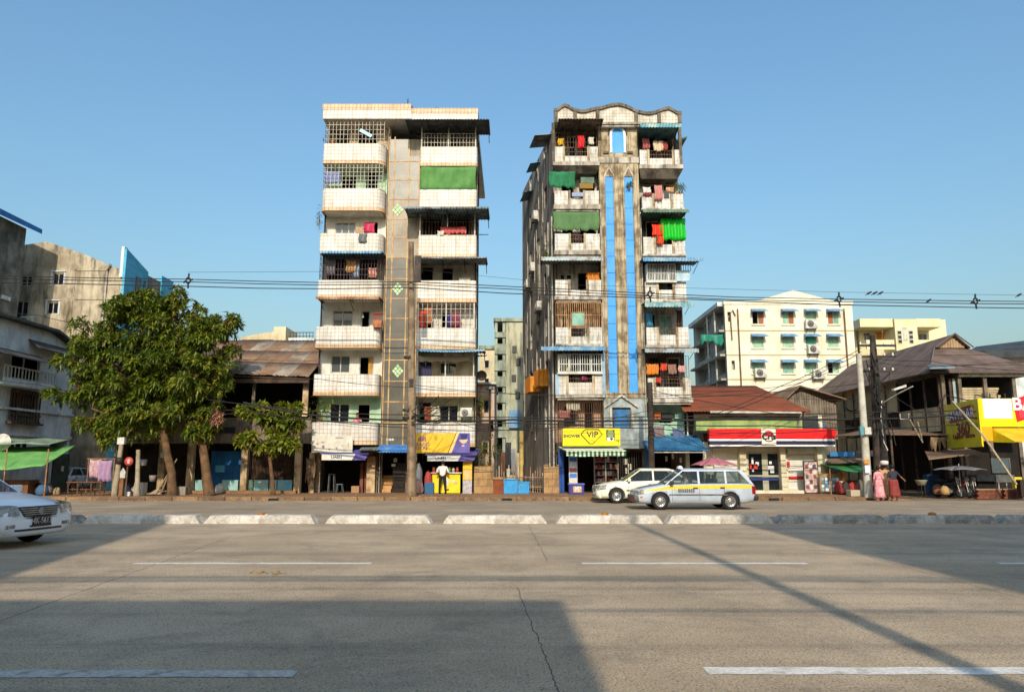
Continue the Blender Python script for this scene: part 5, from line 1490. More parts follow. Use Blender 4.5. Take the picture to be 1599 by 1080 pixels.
# west and east slopes, front hip below the gablet
xg0, xg1 = xR-(xR-xE0)*hg, xR+(xE1-xR)*hg
roof_slab(m_, (xE0, yF, zE), (xg0, 41.9, zG), (xg0, bY1, zG), (xE0, bY1+.5, zE), .07)
roof_slab(m_, (xg0, 41.5, zG), (xR, 41.5, zR), (xR, bY1, zR), (xg0, bY1, zG), .07)
roof_slab(m_, (xR, 41.5, zR), (xg1, 41.5, zG), (xg1, bY1, zG), (xR, bY1, zR), .07)
roof_slab(m_, (xg1, 41.9, zG), (xE1, yF, zE), (xE1, bY1+.5, zE), (xg1, bY1, zG), .07)
roof_slab(m_, (xE0, yF, zE), (xE1, yF, zE), (xg1, 41.9, zG), (xg0, 41.9, zG), .07)
r11 = m_.build('roof', ROOFB, h11)
for i in range(9):
    x = xg0+.2+(xg1-xg0-.4)*i/9; w_ = (xg1-xg0-.4)/9
    hgt = (1-abs(((i+.5)/9)*2-1))*.6
    bx('gable_board', M('board_tan', C('#a58a6a'), .9, C('#856c50'), 2, rand=.12), r11, x, x+w_-.015, 41.7, 41.74, zG-.02, zG+.06+hgt)
m_ = MB()
for s0, s1 in (((xR-.0, 41.45, zR+.02), (xg0-.15, 41.45, zG-.02)), ((xR, 41.45, zR+.02), (xg1+.15, 41.45, zG-.02)), ((xg0, 41.9, zG+.03), (xE0, yF, zE+.03))):
    m_.bar(s0, s1, .06)
m_.build('ridge_cap', M('ridge_grey', C('#6f6258'), .8), r11)
# walls: west wall of panels with battens, front wall
PAN = M('panel_ochre', C('#c0ad88'), .9, C('#9c8c6c'), .9, streak=.45, dirt=C('#5e5442'), sscale=3, sz=.2, rand=.15)
zf2 = Z(662, bY0)
ny = 11
for i in range(ny):
    y0 = bY0+(bY1-bY0)*i/ny; y1 = bY0+(bY1-bY0)*(i+1)/ny
    for k, (za, zc) in enumerate(((.1, 1.7), (1.72, 3.3), (3.32, 4.6), (4.62, zE+(bxW-xE0)*(zR-zE)/(xR-xE0)-.12))):
        if k == 2 and i in (3, 6, 7): continue
        if (k == 3 and i in (0, 1, 2)) or (k < 2 and i < 6): continue
        bx('wall_panel', PAN, h11, bxW, bxW+.05+rnd(0, .02), y0+.02, y1-.02, za, zc)
    bx('batten', BRN, h11, bxW-.05, bxW+.04, y0-.04, y0+.04, .1, zE-.12)
for i in (3, 6, 7):
    y0 = bY0+(bY1-bY0)*i/ny; y1 = bY0+(bY1-bY0)*(i+1)/ny
    m_ = MB()
    for k in range(6):
        y = y0+.1+(y1-y0-.2)*k/5; m_.box(bxW-.02, bxW+.02, y-.03, y+.03, 3.32, 4.6)
    m_.build('window_bars', BRN, h11)
bx('inner_dark', MATS['wood_black'], h11, bxW+1.0, bxW+1.1, bY0+.5, bY1, .1, zE)
bx('inner_dark', MATS['wood_black'], h11, bxW+1.2, 28, bY0+2.2, bY0+2.3, .1, zE)
bx('upper_floor', BRN, h11, bxW+.07, 27.6, bY0, bY0+6, zf2-.12, zf2)
# front: posts, boards, white cloth band under the eave
for px in (1474, 1500, 1540, 1585):
    x = X(px, bY0-.1); bx('post', GRYW, h11, x-.09, x+.09, bY0-.15, bY0-.002, .05, zE-.1)
for i in range(12):
    z = zf2+.9-(i*.0)+i*.13
    if i < 8:
        bx('weatherboard', PAN, h11, X(1502, bY0), X(1560, bY0)+rnd(-.1, .1), bY0+.01, bY0+.05, z, z+.11)
bx('eave_band', MATS['frame_white'], h11, X(1500, bY0-.25), 27.6, bY0-.3, bY0-.26, Z(588, bY0-.3), Z(581, bY0-.3))
m_ = MB()
for k in range(14):
    x = X(1478, bY0)+k*.42; m_.box(x-.04, x+.04, bY0-.06, bY0-.02, zf2, zf2+.85)
m_.box(bxW, 27.6, bY0-.08, bY0-.01, zf2+.85, zf2+.93)
m_.build('balustrade', BRN, h11)
for k, px in enumerate((1484, 1490, 1495)):
    bx('shutter_leaf', M('shutter_paleblue', C('#9fb0b0'), .8, C('#7f8f90'), 2) if k == 1 else BRN, h11, X(px, bY0), X(px+5, bY0)-.03, bY0+.02, bY0+.06, zf2+.94, zE-.3)
# broken corner eave bit and the tin lean-to roofs over the pavement
m_ = MB(); roof_slab(m_, (X(1452, 38), 37.8, Z(573, 37.8)), (X(1492, 38), 37.8, Z(572, 37.8)), (X(1488, 38.6), 38.8, Z(568, 38.6)), (X(1456, 38.6), 38.8, Z(568, 38.6)), .1); m_.build('eave_patch', MATS['tin_grey'], h11)
m_ = MB(); roof_slab(m_, (X(1345, 42), 41.8, Z(590, 42)), (X(1430, 40), 38.4, Z(583, 39)), (bxW, 39.5, Z(572, 39)), (bxW, 46, Z(580, 46)), .07); 
m_ = MB(); roof_slab(m_, (19.6, 38.6, 3.15), (bxW+.2, 38.2, 3.1), (bxW+.2, 46, 3.9), (19.6, 46, 3.3), .06); m_.build('lean_to_roof', ROOFM[1], h11)
m_ = MB()
for (x, y) in ((19.8, 39), (19.8, 42), (19.8, 45.5)):
    m_.tube([(x, y, .02), (x, y, 3.1)], .06, 6)
m_.build('lean_to_post', MATS['wood_pole'], h11)
m_ = MB(); roof_slab(m_, (X(1438, 36), 35.8, Z(716, 35.8)), (X(1522, 36), 35.8, Z(706, 35.8)), (X(1510, 38.5), 38.7, Z(700, 38.7)), (X(1440, 38.5), 38.7, Z(704, 38.7)), .05); m_.build('lean_to_roof', ROOFM[0], h11)

# ---- alley: green and yellow flats at its far end, low walls at its mouth
h12 = thing('alley_flats', 'stained pale green flats with stacked balconies deep in the alley', 'apartment building', (X(790, 64), 64, .02))
aY = 64.0
ag = M('alley_green', C('#aeb5a0'), .9, C('#858c78'), .7, streak=.9, dirt=C('#484838'), sscale=1.5, sz=.15)
ayl = M('alley_yellow', C('#c4bfa0'), .9, C('#98a088'), .5, streak=.95, dirt=C('#514a38'), sscale=1.6, sz=.15)
axa, axm, axb = X(772, aY), X(790, aY), X(826, aY)
zta = Z(502, aY)
m_ = MB(); m_.box(axm, axb, aY, 76, .02, zta); m_.build('wall', ayl, h12)
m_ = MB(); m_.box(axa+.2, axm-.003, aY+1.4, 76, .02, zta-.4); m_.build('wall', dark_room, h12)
for i, py in enumerate((508, 534, 560, 585, 610, 638, 664)):
    z = Z(py+16, aY)
    o = bx('balcony', ag, h12, axa, axm-.004, aY-.1, aY+1.39, z-.15, z+.0); bx('parapet', ag, o, axa, axm-.004, aY-.1, aY+.02, z+.003, z+.75 if i else z+.3)
for x in (axa, axm-.3):
    bx('column', ag, h12, x+.003, x+.25, aY+.03, aY+.3, .02, zta)
bx('roof', ag, h12, axa-.1, axb, aY-.15, 76.2, zta, zta+.3)
for k, (px, py) in enumerate(((800, 540), (806, 560), (799, 585), (805, 612), (802, 640))):
    o = bx('window', MATS['frame_dark'], h12, X(px, aY), X(px+7, aY), aY-.05, aY-.003, Z(py+11, aY), Z(py, aY)); bx('pane', MATS['glass_dark'], o, X(px+.8, aY), X(px+6.2, aY), aY-.06, aY-.051, Z(py+10, aY), Z(py+1, aY))
bx('blue_panel', M('panel_alley_blue', C('#7fa3c2'), .7, C('#5f88ab'), 1), h12, X(795, aY-.2), X(812, aY-.2), aY-.25, aY-.06, Z(668, aY), Z(640, aY))
h13 = thing('alley_flats', 'narrow yellowish flats farther down the alley behind the green ones', 'apartment building', (X(765, 75), 75, .02))
m_ = MB(); m_.box(X(748, 75), X(775, 75), 75, 84, .02, Z(545, 75)); m_.build('wall', CRM, h13); bx('roof', ag, h13, X(747, 75), X(776, 75), 74.8, 84, Z(545, 75), Z(540, 75))
for k in range(5):
    o = bx('window', MATS['frame_white'], h13, X(756, 75), X(764, 75), 74.93, 74.997, Z(575+k*28, 75), Z(562+k*28, 75)); bx('pane', MATS['glass_dark'], o, X(757, 75), X(763, 75), 74.92, 74.929, Z(574+k*28, 75), Z(563+k*28, 75))
h14 = thing('alley_house', 'low pinkish house with pale walls down the alley beside the cream tower', 'house', (X(757, 52), 52, .02))
m_ = MB(); m_.box(X(738, 52), X(772, 52), 52, 60, .02, Z(600, 52)); m_.build('wall', M('alley_pink', C('#cdb8a2'), .9, C('#b4917c'), .8, streak=.5), h14)
bx('roof', WH, h14, X(736, 52), X(775, 52), 51.7, 60, Z(600, 52), Z(597, 52))
for k, (px, py) in enumerate(((756, 625), (764, 655), (755, 690))):
    o = bx('window', MATS['frame_dark'], h14, X(px, 52), X(px+7, 52), 51.93, 51.997, Z(py+18, 52), Z(py, 52)); bx('pane', MATS['glass_dark'], o, X(px+.8, 52), X(px+6.2, 52), 51.92, 51.929, Z(py+17, 52), Z(py+1, 52))
STW = M('ochre_wall', C('#b08e62'), .95, C('#8a6a45'), 1.4, streak=.5, dirt=C('#5c4630'), bump=.4)
def rough_wall(label, px0, px1, py, y0=37.9, y1=38.5):
    t = thing('boundary_wall', label, 'wall', (X((px0+px1)/2, y0), y0, .15), 'stub walls at the alley mouth')
    x0, x1 = X(px0, y0), X(px1, y0)
    zt_ = Z(py, y0)
    n = max(3, int((x1-x0)/.45)); rws = int((zt_-.15)/.3)
    for r in range(rws):
        off = .2*(r % 2)
        xx = x0
        while xx < x1-.05:
            w_ = min(rnd(.35, .5) if xx > x0 else .45-off, x1-xx)
            z0 = .15+(zt_-.15)*r/rws; z1 = .15+(zt_-.15)*(r+1)/rws
            d = rnd(0, .035)
            o = MB().box(xx+.008, xx+w_-.008, y0-d, y1, z0+.008, z1-.004+(rnd(-.06, .05) if r == rws-1 else 0)).build('stone', STW, t)
            xx += w_
    MB().box(x0+.03, x1-.03, y0+.03, y1-.03, .15, zt_-.06).build('mortar_core', RDARK, t)
rough_wall('ochre stub wall under the bush beside the yellow kiosk', 741, 771, 726)
rough_wall('ochre stub wall beside the blue shutter of the yellow shop', 848, 872, 726)
# ------------------------------------------------------------------ SHOP FRONTS, SIGNS, LAUNDRY
WS = M('sign_white', C('#dcd9cc'), .6, C('#c9c4b0'), 2)
PUR = M('sign_purple', C('#5a4f92'), .6, C('#6a62a0'), 1.5)
YEL = M('sign_yellow', C('#e8bd2e'), .5, C('#dba826'), 1.2, lo=.4, hi=.7)
PUR2 = M('print_mauve', C('#8a5a86'), .6)
DKP = M('print_dark', C('#3b3346'), .6)
# white faded board over the left shop
sY = 37.5
s1 = thing('shop_board', 'faded white shop board with worn grey print under the lowest left balcony', 'sign', (X(521, sY), sY, Z(706, sY)))
bx('panel', M('faded_white', C('#d8d3c2'), .6, C('#c6bfa8'), 2.5, streak=.2), s1, X(490, sY), X(553, sY), sY, sY+.06, Z(706, sY), Z(680, sY))
for (a, b, c, d, mt) in ((493, 497, 696, 699, 'g'), (497, 501, 690, 695, 'r'), (504, 510, 689, 692, 'r'), (505, 511, 694, 700, 'm'), (515, 520, 699, 703, 'g'), (524, 541, 681.5, 685, 'g'), (526, 531, 697, 702, 'g'), (536, 539, 694, 697, 'g'), (545, 548, 690, 699, 'y')):
    x0, x1, z0, z1 = X(a, sY), X(b, sY), Z(d, sY), Z(c, sY)
    n = 9
    MB().prism([((x0+x1)/2+(x1-x0)/2*math.cos(2*math.pi*i/n)*rnd(.7, 1), sY-.006, (z0+z1)/2+(z1-z0)/2*math.sin(2*math.pi*i/n)*rnd(.7, 1)) for i in range(n)], (0, .005, 0)).build('worn_print', M('worn_'+mt, {'g': C('#9c9a90'), 'r': C('#a58a86'), 'm': C('#947784'), 'y': C('#b8a878')}[mt], .7), s1)
def skirt_sign(label, pa, pb, pc, py0, py1, text, cx):
    y = 37.25
    t = thing('awning_sign', label, 'sign', (X((pa+pc)/2, y), y, Z(py1, y)))
    MB().prism([(X(pa, y), y, Z(py1, y)), (X(pb-5, y), y, Z(py1, y)), (X(pb, y), y, Z(py0, y)), (X(pa, y), y, Z(py0, y))], (0, .05, 0)).build('white_panel', WS, t)
    MB().prism([(X(pb-4.4, y), y+.01, Z(py1, y)), (X(pc-5, y), y+.2, Z(py1, y)), (X(pc, y), y+.25, Z(py0-1, y)), (X(pb+.5, y), y+.01, Z(py0, y))], (0, .04, 0)).build('purple_panel', PUR, t)
    txt(text, (X(cx, y), y-.008, Z((py0+py1)/2, y)), .2, DKP, t, bold=.004)
    bx('blue_mark', M('print_blue', C('#4a8fb0'), .6), t, X(cx+8, y), X(cx+9.3, y), y-.008, y-.003, Z(py1-1.5, y), Z(py0+1.5, y))
    m_ = MB(); roof_slab(m_, (X(pa-4, y), y+.06, Z(py0-.5, y)), (X(pc, y), y+.06, Z(py0-.5, y)), (X(pc, y)+.1, 38.9, Z(py0-.5, y)+.35), (X(pa-4, y), 38.9, Z(py0-.5, y)+.35), .03); m_.build('canopy', PUR, t)
skirt_sign('slim white and purple awning sign over the dark left shop', 506, 558, 577, 708.5, 718, 'UAB5', 528)
skirt_sign('slim white and purple awning sign over the yellow kiosk', 669, 721, 745, 710.5, 719.5, 'UAB5', 688)
s2 = thing('billboard', 'yellow and purple billboard with a crest above the kiosk', 'sign', (X(690, sY), sY, Z(707, sY)))
P = lambda px, py, y=37.5: (X(px, y, py), y, Z(py, y))
MB().prism([P(648, 707), P(700, 707), P(713, 676), P(648, 676)], (0, .06, 0)).build('yellow_panel', YEL, s2)
MB().prism([P(700.2, 707), P(705, 707), P(717, 676), P(713.2, 676)], (0, .058, 0)).build('stripe', M('sign_cream', C('#e6c97c'), .6), s2)
MB().prism([P(698.7, 707, 37.494), P(699.8, 707, 37.494), P(712.8, 676, 37.494), P(711.7, 676, 37.494)], (0, .004, 0)).build('line', M('print_brown', C('#8a4a1c'), .6), s2)
MB().prism([P(705.2, 707), P(733.5, 707), P(733.5, 676), P(717.2, 676)], (0, .062, 0)).build('purple_panel', PUR, s2)
# crest: shield, crown points, gold bowl
MB().prism([P(719, 677.5, 37.49), P(730, 677.5, 37.49), P(729, 684, 37.49), P(724, 686.5, 37.49), P(719.5, 684, 37.49)], (0, .008, 0)).build('crest', M('crest_blue', C('#26336e'), .6), s2)
MB().prism([P(716.5, 686.5, 37.488), P(731, 685.5, 37.488), P(728, 690.5, 37.488), P(724, 692.5, 37.488), P(719.5, 690.5, 37.488)], (0, .008, 0)).build('crest', M('crest_gold', C('#d9b98a'), .6), s2)
bx('crest', M('crest_pink', C('#c8a0b8'), .6), s2, X(722, sY), X(726, sY), sY-.012, sY-.004, Z(697, sY), Z(694, sY))
for k, hgt in enumerate((2, 4, 5, 4, 2)):
    q = 653+k*2.6
    MB().prism([P(q, 688.5, 37.492), P(q+2, 688.5, 37.492), P(q+2, 685-hgt*.6, 37.492), P(q+1, 682.5-hgt*.6, 37.492), P(q, 685-hgt*.6, 37.492)], (0, .006, 0)).build('emblem', PUR2, s2)
txt('GRAND', (X(659, sY), sY-.006, Z(693.5, sY)), .24, PUR2, s2, bold=.004); txt('ROYAL', (X(658, sY), sY-.006, Z(699.5, sY)), .24, PUR2, s2, bold=.004)
bx('smudge', M('sign_olive', C('#b39a2c'), .6), s2, X(679, sY), X(684, sY), sY-.004, sY-.001, Z(687, sY), Z(680, sY))
# kiosk: yellow counter, tall yellow panel, stock
k1 = thing('kiosk_counter', 'bright yellow kiosk counter with printed front beside the man', 'counter', (X(698, 37.6), 37.6, .15))
YB2 = M('counter_yellow', C('#f0d428'), .5, C('#e2c01c'), 1.5)
bevel(bx('front_panel', YB2, k1, X(677, 37.6), X(720, 37.6), 37.6, 37.66, .18, Z(739, 37.6)), .01)
bx('counter_body', M('counter_side', C('#b39a3a'), .7), k1, X(677.5, 37.6), X(719.5, 37.6), 37.662, 38.2, .15, Z(740, 37.6))
bx('counter_top', MATS['frame_white'], k1, X(675, 37.5), X(722, 37.5), 37.5, 38.25, Z(739, 37.6)+.003, Z(738, 37.6)+.03)
for (a, b, c, d, mt) in ((698, 703, 763, 765.5, DKP), (697, 702, 746, 758, WS), (704, 712, 749, 752, WS), (711, 716, 752, 756, M('print_tan', C('#d9a878'), .6))):
    bx('print', mt, k1, X(a, 37.59), X(b, 37.59), 37.594, 37.598, Z(d, 37.59), Z(c, 37.59))
k2 = thing('kiosk_display', 'tall yellow printed panel standing right of the kiosk counter', 'panel', (X(731, 37.7), 37.7, .15))
bx('panel', YEL, k2, X(724, 37.7), X(738, 37.7), 37.7, 37.78, Z(749, 37.7)+.01, Z(719, 37.7)); bx('panel', M('print_grey', C('#9c97a0'), .6, C('#c3bcae'), 6), k2, X(724, 37.7), X(738, 37.7), 37.7, 37.78, .15, Z(749, 37.7))
bx('print', M('print_peach', C('#dcae72'), .6, C('#e8c88a'), 5), k2, X(726, 37.69), X(737, 37.69), 37.692, 37.698, Z(747, 37.69), Z(733, 37.69))
JARS = [C('#c04030'), C('#d9d4c8'), C('#3f7fae'), C('#c9a53a'), C('#5a8f4a'), C('#b8b0a0')]
for i in range(7):
    x = X(679+i*6, 37.8)
    t = thing('snack_jar', 'glass jar number %s from the left on the kiosk counter' % ('one', 'two', 'three', 'four', 'five', 'six', 'seven')[i], 'jar', (x, 37.9, Z(738, 37.6)+.03), 'jars on the kiosk counter')
    MB().lathe((x, 37.9, Z(738, 37.6)+.03), [(.07, 0), (.075, .02), (.075, .17), (.055, .2), (.055, .22)], 12).build('jar', M('jar_%d' % (i % 6), JARS[i % 6], .3), t)
    MB().lathe((x, 37.9, Z(738, 37.6)+.252), [(.001, .03), (.06, .03), (.06, 0), (.001, 0)], 12).build('lid', RDS if i % 2 else MATS['frame_white'], t)
# goods left of the counter
def goods(label, px, y, h, w, col, cat='bag', name='hanging_goods', shape='sack'):
    x = X(px, y)
    if shape == 'sack':
        m_ = MB().lathe((x, y, .15), [(.001, 0), (w*.9, .02), (w, h*.2), (w*1.02, h*.4), (w*.95, h*.6), (w*.8, h*.78), (w*.5, h*.92), (.001, h)], 12)
        m_.v = [(a+rnd(-.16, .16)*w, b+rnd(-.16, .16)*w, c+rnd(-.05, .05)*h*(c > .2)) for a, b, c in m_.v]
        return m_.build(name, M('goods_'+col, C(col), .7, C(col), 4), None, label, cat, 'goods by the shops')
    o = bevel(MB().box(x-w, x+w, y-w*.7, y+w*.7, .15, .15+h).build(name, M('goods_'+col, C(col), .7), None, label, cat, 'goods by the shops'), .02)
    return o
goods('white cone shaped sack left of the kiosk counter', 657, 38.2, 1.5, .17, '#d8d4cc')
goods('red and blue sack against the kiosk counter', 671, 37.5, 1.1, .2, '#a04038')
goods('blue plastic drum at the foot of the kiosk counter', 673, 37.3, .55, .22, '#2f5f86', 'drum', 'plastic_drum', 'box')
goods('pale pink bundle on the ground between pole and kiosk', 655, 37.4, .7, .28, '#b08878', 'bundle', 'bundle')
goods('cream bundle beside the entrance gate of the cream tower', 647, 37.8, .9, .2, '#c8b49c', 'bundle', 'bundle')
# left shop stock: stools and crates in the dark opening
def stool(label, x, y, h, mat):
    t = thing('stool', label, 'stool', (x, y, .15), 'stools in the dark shop')
    MB().box(x-.16, x+.16, y-.16, y+.16, .15+h-.03, .15+h).build('seat', mat, t)
    for a in (-1, 1):
        for b in (-1, 1):
            MB().bar((x+a*.15, y+b*.15, .15), (x+a*.12, y+b*.12, .15+h-.03), .03).build('leg', mat, t)
stool('tall grey metal stool in the dark left shop', X(523, 38.7), 38.7, .95, MATS['tin_grey']); stool('low grey stool beside the tall one in the dark left shop', X(536, 38.8), 38.8, .45, MATS['tin_grey'])
goods('small brown carton at the right side of the dark left shop', 560, 38.6, .35, .2, '#a07c56', 'box', 'carton', 'box')
bx('door_leaf', M('door_maroon', C('#7c4a36'), .7, C('#5c3628'), 2), LT, X(566, 38.9), X(571, 38.9), 38.9, 38.96, .15, Z(722, 38.9)); bx('door_leaf', MATS['door_maroon'], LT, X(573, 38.9), X(577, 38.9), 38.9, 38.96, .15, Z(722, 38.9))
bx('meter_box', MATS['frame_white'], LT, X(614, 38.8), X(620, 38.8), 38.8, 38.9, Z(728, 38.8), Z(724, 38.8)); bx('meter_box', MATS['ac_white'], LT, X(617, 38.8), X(622, 38.8), 38.8, 38.9, Z(721, 38.8), Z(715, 38.8))
cloth('rag_bundle', 'brown rags hung on the wall left of the dark shop', 'rags', X(483, 38.3), X(497, 38.3), .5, Z(715, 38.3), 38.3, M('rag_brown', C('#6b5440'), .9, C('#9c8468'), 5), amp=.08, waves=3, ragged=.5)

# yellow shop of the weathered tower
vY = 37.3
s3 = thing('billboard', 'bright yellow shop sign with a black diamond and a small portrait', 'sign', (X(923, vY), vY, Z(696, vY)))
VY = M('sign_lemon', C('#f2e21a'), .5, C('#e6d212'), 1.5)
bx('panel', VY, s3, X(878, vY), X(967, vY), vY, vY+.08, Z(696, vY), Z(668.5, vY))
bx('sign_frame', MATS['steel_dark'], s3, X(877.5, vY), X(967.5, vY), vY+.081, vY+.13, Z(696.5, vY), Z(668, vY))
dm = [(907, 678), (914, 670), (934, 670), (940.5, 678), (926, 692.5), (921, 692.5)]
m_ = MB(); m_.tube([P(a, b, vY-.01) for a, b in dm] + [P(*dm[0], vY-.01)], .022, 4, sm=False); m_.build('diamond', MATS['black'], s3)
txt('VIP', (X(924, vY), vY-.006, Z(678.5, vY)), .42, DKP, s3, bold=.006); txt('SHOWER', (X(892, vY), vY-.006, Z(680.5, vY)), .2, DKP, s3, bold=.008)
txt('1L', (X(924, vY), vY-.006, Z(687, vY)), .16, DKP, s3); txt('xg', (X(963, vY), vY-.006, Z(687, vY)), .18, DKP, s3)
pt = bx('portrait', M('portrait_dark', C('#3f3f34'), .6), s3, X(945.5, vY), X(958.5, vY), vY-.008, vY-.002, Z(688, vY), Z(671, vY))
MB().prism([((X(952, vY))+.17*math.cos(2*math.pi*i/12), vY-.014, Z(677, vY)+.2*math.sin(2*math.pi*i/12)) for i in range(12)], (0, .005, 0)).build('portrait_face', M('portrait_face', C('#8f9a5c'), .6), pt)
bx('portrait_shirt', MS, pt, X(946.5, vY), X(957.5, vY), vY-.012, vY-.009, Z(688, vY), Z(682.5, vY))
MB().prism([((X(953.5, vY))+.07*math.cos(2*math.pi*i/10), vY-.018, Z(685, vY)+.07*math.sin(2*math.pi*i/10)) for i in range(10)], (0, .004, 0)).build('portrait_badge', DKP, pt)
# striped awning: one slat per stripe
s4 = thing('striped_awning', 'green and white striped fabric awning under the yellow sign', 'awning', (X(930, 37), 37.0, Z(712, 37)))
n = 28
a0, a1 = X(883, 36.9), X(975, 36.9)
GS, WSx = M('stripe_green', C('#3f7a4c'), .8, C('#356a42'), 2), M('stripe_white', C('#dfe6cf'), .8, C('#cfd8b8'), 2)
MB().hexa([(a0, 36.8, Z(704, 36.8)), (a1, 36.8, Z(704, 36.8)), (a1-.2, 38.2, Z(698, 38.2)), (a0-.3, 38.2, Z(698, 38.2))], [(a0, 36.8, Z(704, 36.8)+.03), (a1, 36.8, Z(704, 36.8)+.03), (a1-.2, 38.2, Z(698, 38.2)+.03), (a0-.3, 38.2, Z(698, 38.2)+.03)]).build('canopy', WSx, s4)
for i in range(n):
    x0 = a0+(a1-a0)*i/n; x1 = a0+(a1-a0)*(i+1)/n
    bx('valance_stripe', GS if i % 2 else WSx, s4, x0+.002, x1-.002, 36.77+.008*(i % 2), 36.79+.008*(i % 2), Z(712, 36.8)+rnd(-.02, .02), Z(704.2, 36.8))
# shop interior: shelves, blue shutter, posters, freezer
t = thing('display_rack', 'tall display rack full of small goods inside the yellow shop', 'rack', (X(945, 39.4), 39.4, .18))
m_ = MB()
for z in (.3, .65, 1.0, 1.35, 1.7, 2.05): m_.box(X(926, 39.6), X(962, 39.6), 39.4, 39.75, z, z+.03)
for x in (X(926, 39.6), X(962, 39.6)): m_.box(x-.02, x+.02, 39.4, 39.75, .18, 2.3)
m_.build('shelf', MATS['frame_white'], t)
gcol = [M('pack_%d' % i, C(c), .6) for i, c in enumerate(('#a83a3a', '#c9c2b8', '#8a5a4a', '#c98a9a', '#5a4a6a', '#d8d0c0'))]
for z in (.33, .68, 1.03, 1.38, 1.73):
    for i in range(9):
        x = X(927+i*3.8, 39.5)
        MB().box(x, x+.1, 39.38, 39.5, z, z+rnd(.14, .26)).build('packet', random.choice(gcol), t)
BS = M('shutter_deepblue', C('#1f4f9c'), .6, C('#17407f'), 2)
t = thing('blue_shutter_door', 'deep blue folded shutter door at the left of the yellow shop', 'door', (X(874, 38.4), 38.4, .15))
for i in range(4):
    bx('shutter_leaf', BS, t, X(871+i*2.2, 38.3), X(873+i*2.2, 38.3), 38.25+.06*(i % 2), 38.3+.06*(i % 2), .15, Z(703, 38.3))
t = thing('poster_stand', 'upright poster with blue and white prints beside the shop freezer', 'poster', (X(893, 38.1), 38.1, .15))
bx('board', M('poster_white', C('#cfd0d8'), .6, C('#b8a8a0'), 6), t, X(887, 38.1), X(900, 38.1), 38.1, 38.15, .15, Z(711, 38.1))
for i, c in enumerate(('#2f6fb5', '#d8dce6', '#b8756a', '#3f7fc4', '#d9c8b8')):
    bx('print', M('poster_%d' % i, C(c), .6), t, X(888, 38.09), X(899, 38.09), 38.092, 38.098, Z(720+i*8.5, 38.09), Z(713.5+i*8.5, 38.09))
t = thing('ice_chest', 'purple blue ice chest with printed front on the pavement by the yellow shop', 'chest', (X(898, 37.0), 37.0, .15))
bevel(bx('box', M('chest_blue', C('#3b3f86'), .5), t, X(887, 36.8), X(910, 36.8), 36.8, 37.3, .15, Z(757, 36.8)), .03); bevel(bx('lid', M('chest_lid', C('#5d67b0'), .5), t, X(886, 36.78), X(911, 36.78), 36.76, 37.34, Z(757, 36.8)+.004, Z(755, 36.8)+.02), .02)
bx('print', M('chest_print', C('#d8cfc4'), .6, C('#c9903a'), 9, lo=.45, hi=.55), t, X(893, 36.79), X(906, 36.79), 36.79, 36.797, Z(768, 36.79), Z(759, 36.79))
for i, (a, c) in enumerate(((972, 716), (973, 730), (978, 724))):
    bx('notice', WS, RT, X(a, 38.95), X(a+6, 38.95), 38.96, 38.99, Z(c+9, 38.95), Z(c, 38.95))
m_ = MB()
for i in range(9):
    x = X(966+i*3.6, 38.9); m_.box(x-.02, x+.02, 38.86, 38.9, .15, Z(706, 38.9))
m_.build('gate_bars', MATS['steel_dark'], RT)
bx('shop_sign_shelf', RDARK, RT, X(966, 38.4), X(1005, 38.4), 38.3, 38.99, Z(702, 38.4), Z(697, 38.4))
# blue canopy shop between tower and store
t = thing('blue_canopy', 'wide blue corrugated canopy over the dark shop next to the red store', 'awning', (X(1055, 37), 37.4, Z(704, 37)))
awning(t, 1012, 1108, 703, 36.6, 39.0, M('canopy_blue', C('#2b5f86'), .6, C('#3f7a9c'), 2), fall=.85, brackets=False, name='sheet')
bx('side_curtain', M('curtain_blue', C('#1f4f74'), .7), t, X(1004, 37.9), X(1012, 37.9), 37.8, 37.84, Z(735, 37.9), Z(688, 37.9))
m_ = MB(); m_.tube([(X(1013, 36.6), 36.62, Z(704, 36.6)-.06), (X(1098, 36.6), 36.62, Z(704, 36.6)-.06)], .03, 6); m_.tube([(X(1098, 36.7), 36.7, .15), (X(1098, 36.7), 36.7, Z(704, 36.6))], .03, 6); m_.build('frame', MATS['frame_white'], t)
t = thing('dark_shopfront', 'recessed dark shop under the blue canopy with hanging packets', 'shop', (X(1060, 39.4), 39.4, .15))
bx('back_wall', MATS['wood_black'], t, X(1010, 41), X(1105, 41), 41, 41.1, .15, Z(690, 39.4)); bx('side_wall', MATS['wood_black'], t, X(1103, 39.5), X(1106, 39.5), 39.1, 41, .15, Z(680, 39.4))
bx('upper_wall', M('plank_pale', C('#b9bcb4'), .9, C('#969a92'), 2, wave=('X', 5, C('#7c7f78'), .1)), t, X(1080, 39.3), X(1105, 39.3), 39.3, 39.4, Z(700, 39.3), Z(668, 39.3))
for i, (a, b) in enumerate(((1036, 712), (1046, 708), (1058, 714), (1069, 710))):
    bx('hanging_packet', WS, t, X(a, 38.8), X(a+3, 38.8), 38.8, 38.84, Z(b+8, 38.8), Z(b, 38.8))
cloth('hanging_shirt', 'grey blue shirt hanging above the blue canopy', 'shirt', X(1048, 38.6), X(1066, 38.6), Z(690, 38.6), Z(668, 38.6), 38.6, ML('cloth_slate', C('#5f6f8f'), .2), amp=.05, waves=2)
cloth('hanging_shirt', 'brownish shirt hanging above the blue canopy by the mint wall', 'shirt', X(1020, 38.6), X(1036, 38.6), Z(684, 38.6), Z(664, 38.6), 38.6, ML('cloth_taupe', C('#8a7a78'), .2), amp=.05, waves=2)
cloth('hanging_shirt', 'dark red shirt hung between the blue canopy and the red sign', 'shirt', X(1096, 38.7), X(1106, 38.7), Z(698, 38.7), Z(676, 38.7), 38.7, ML('cloth_maroon', C('#7a2f3a'), .2), amp=.04, waves=2)
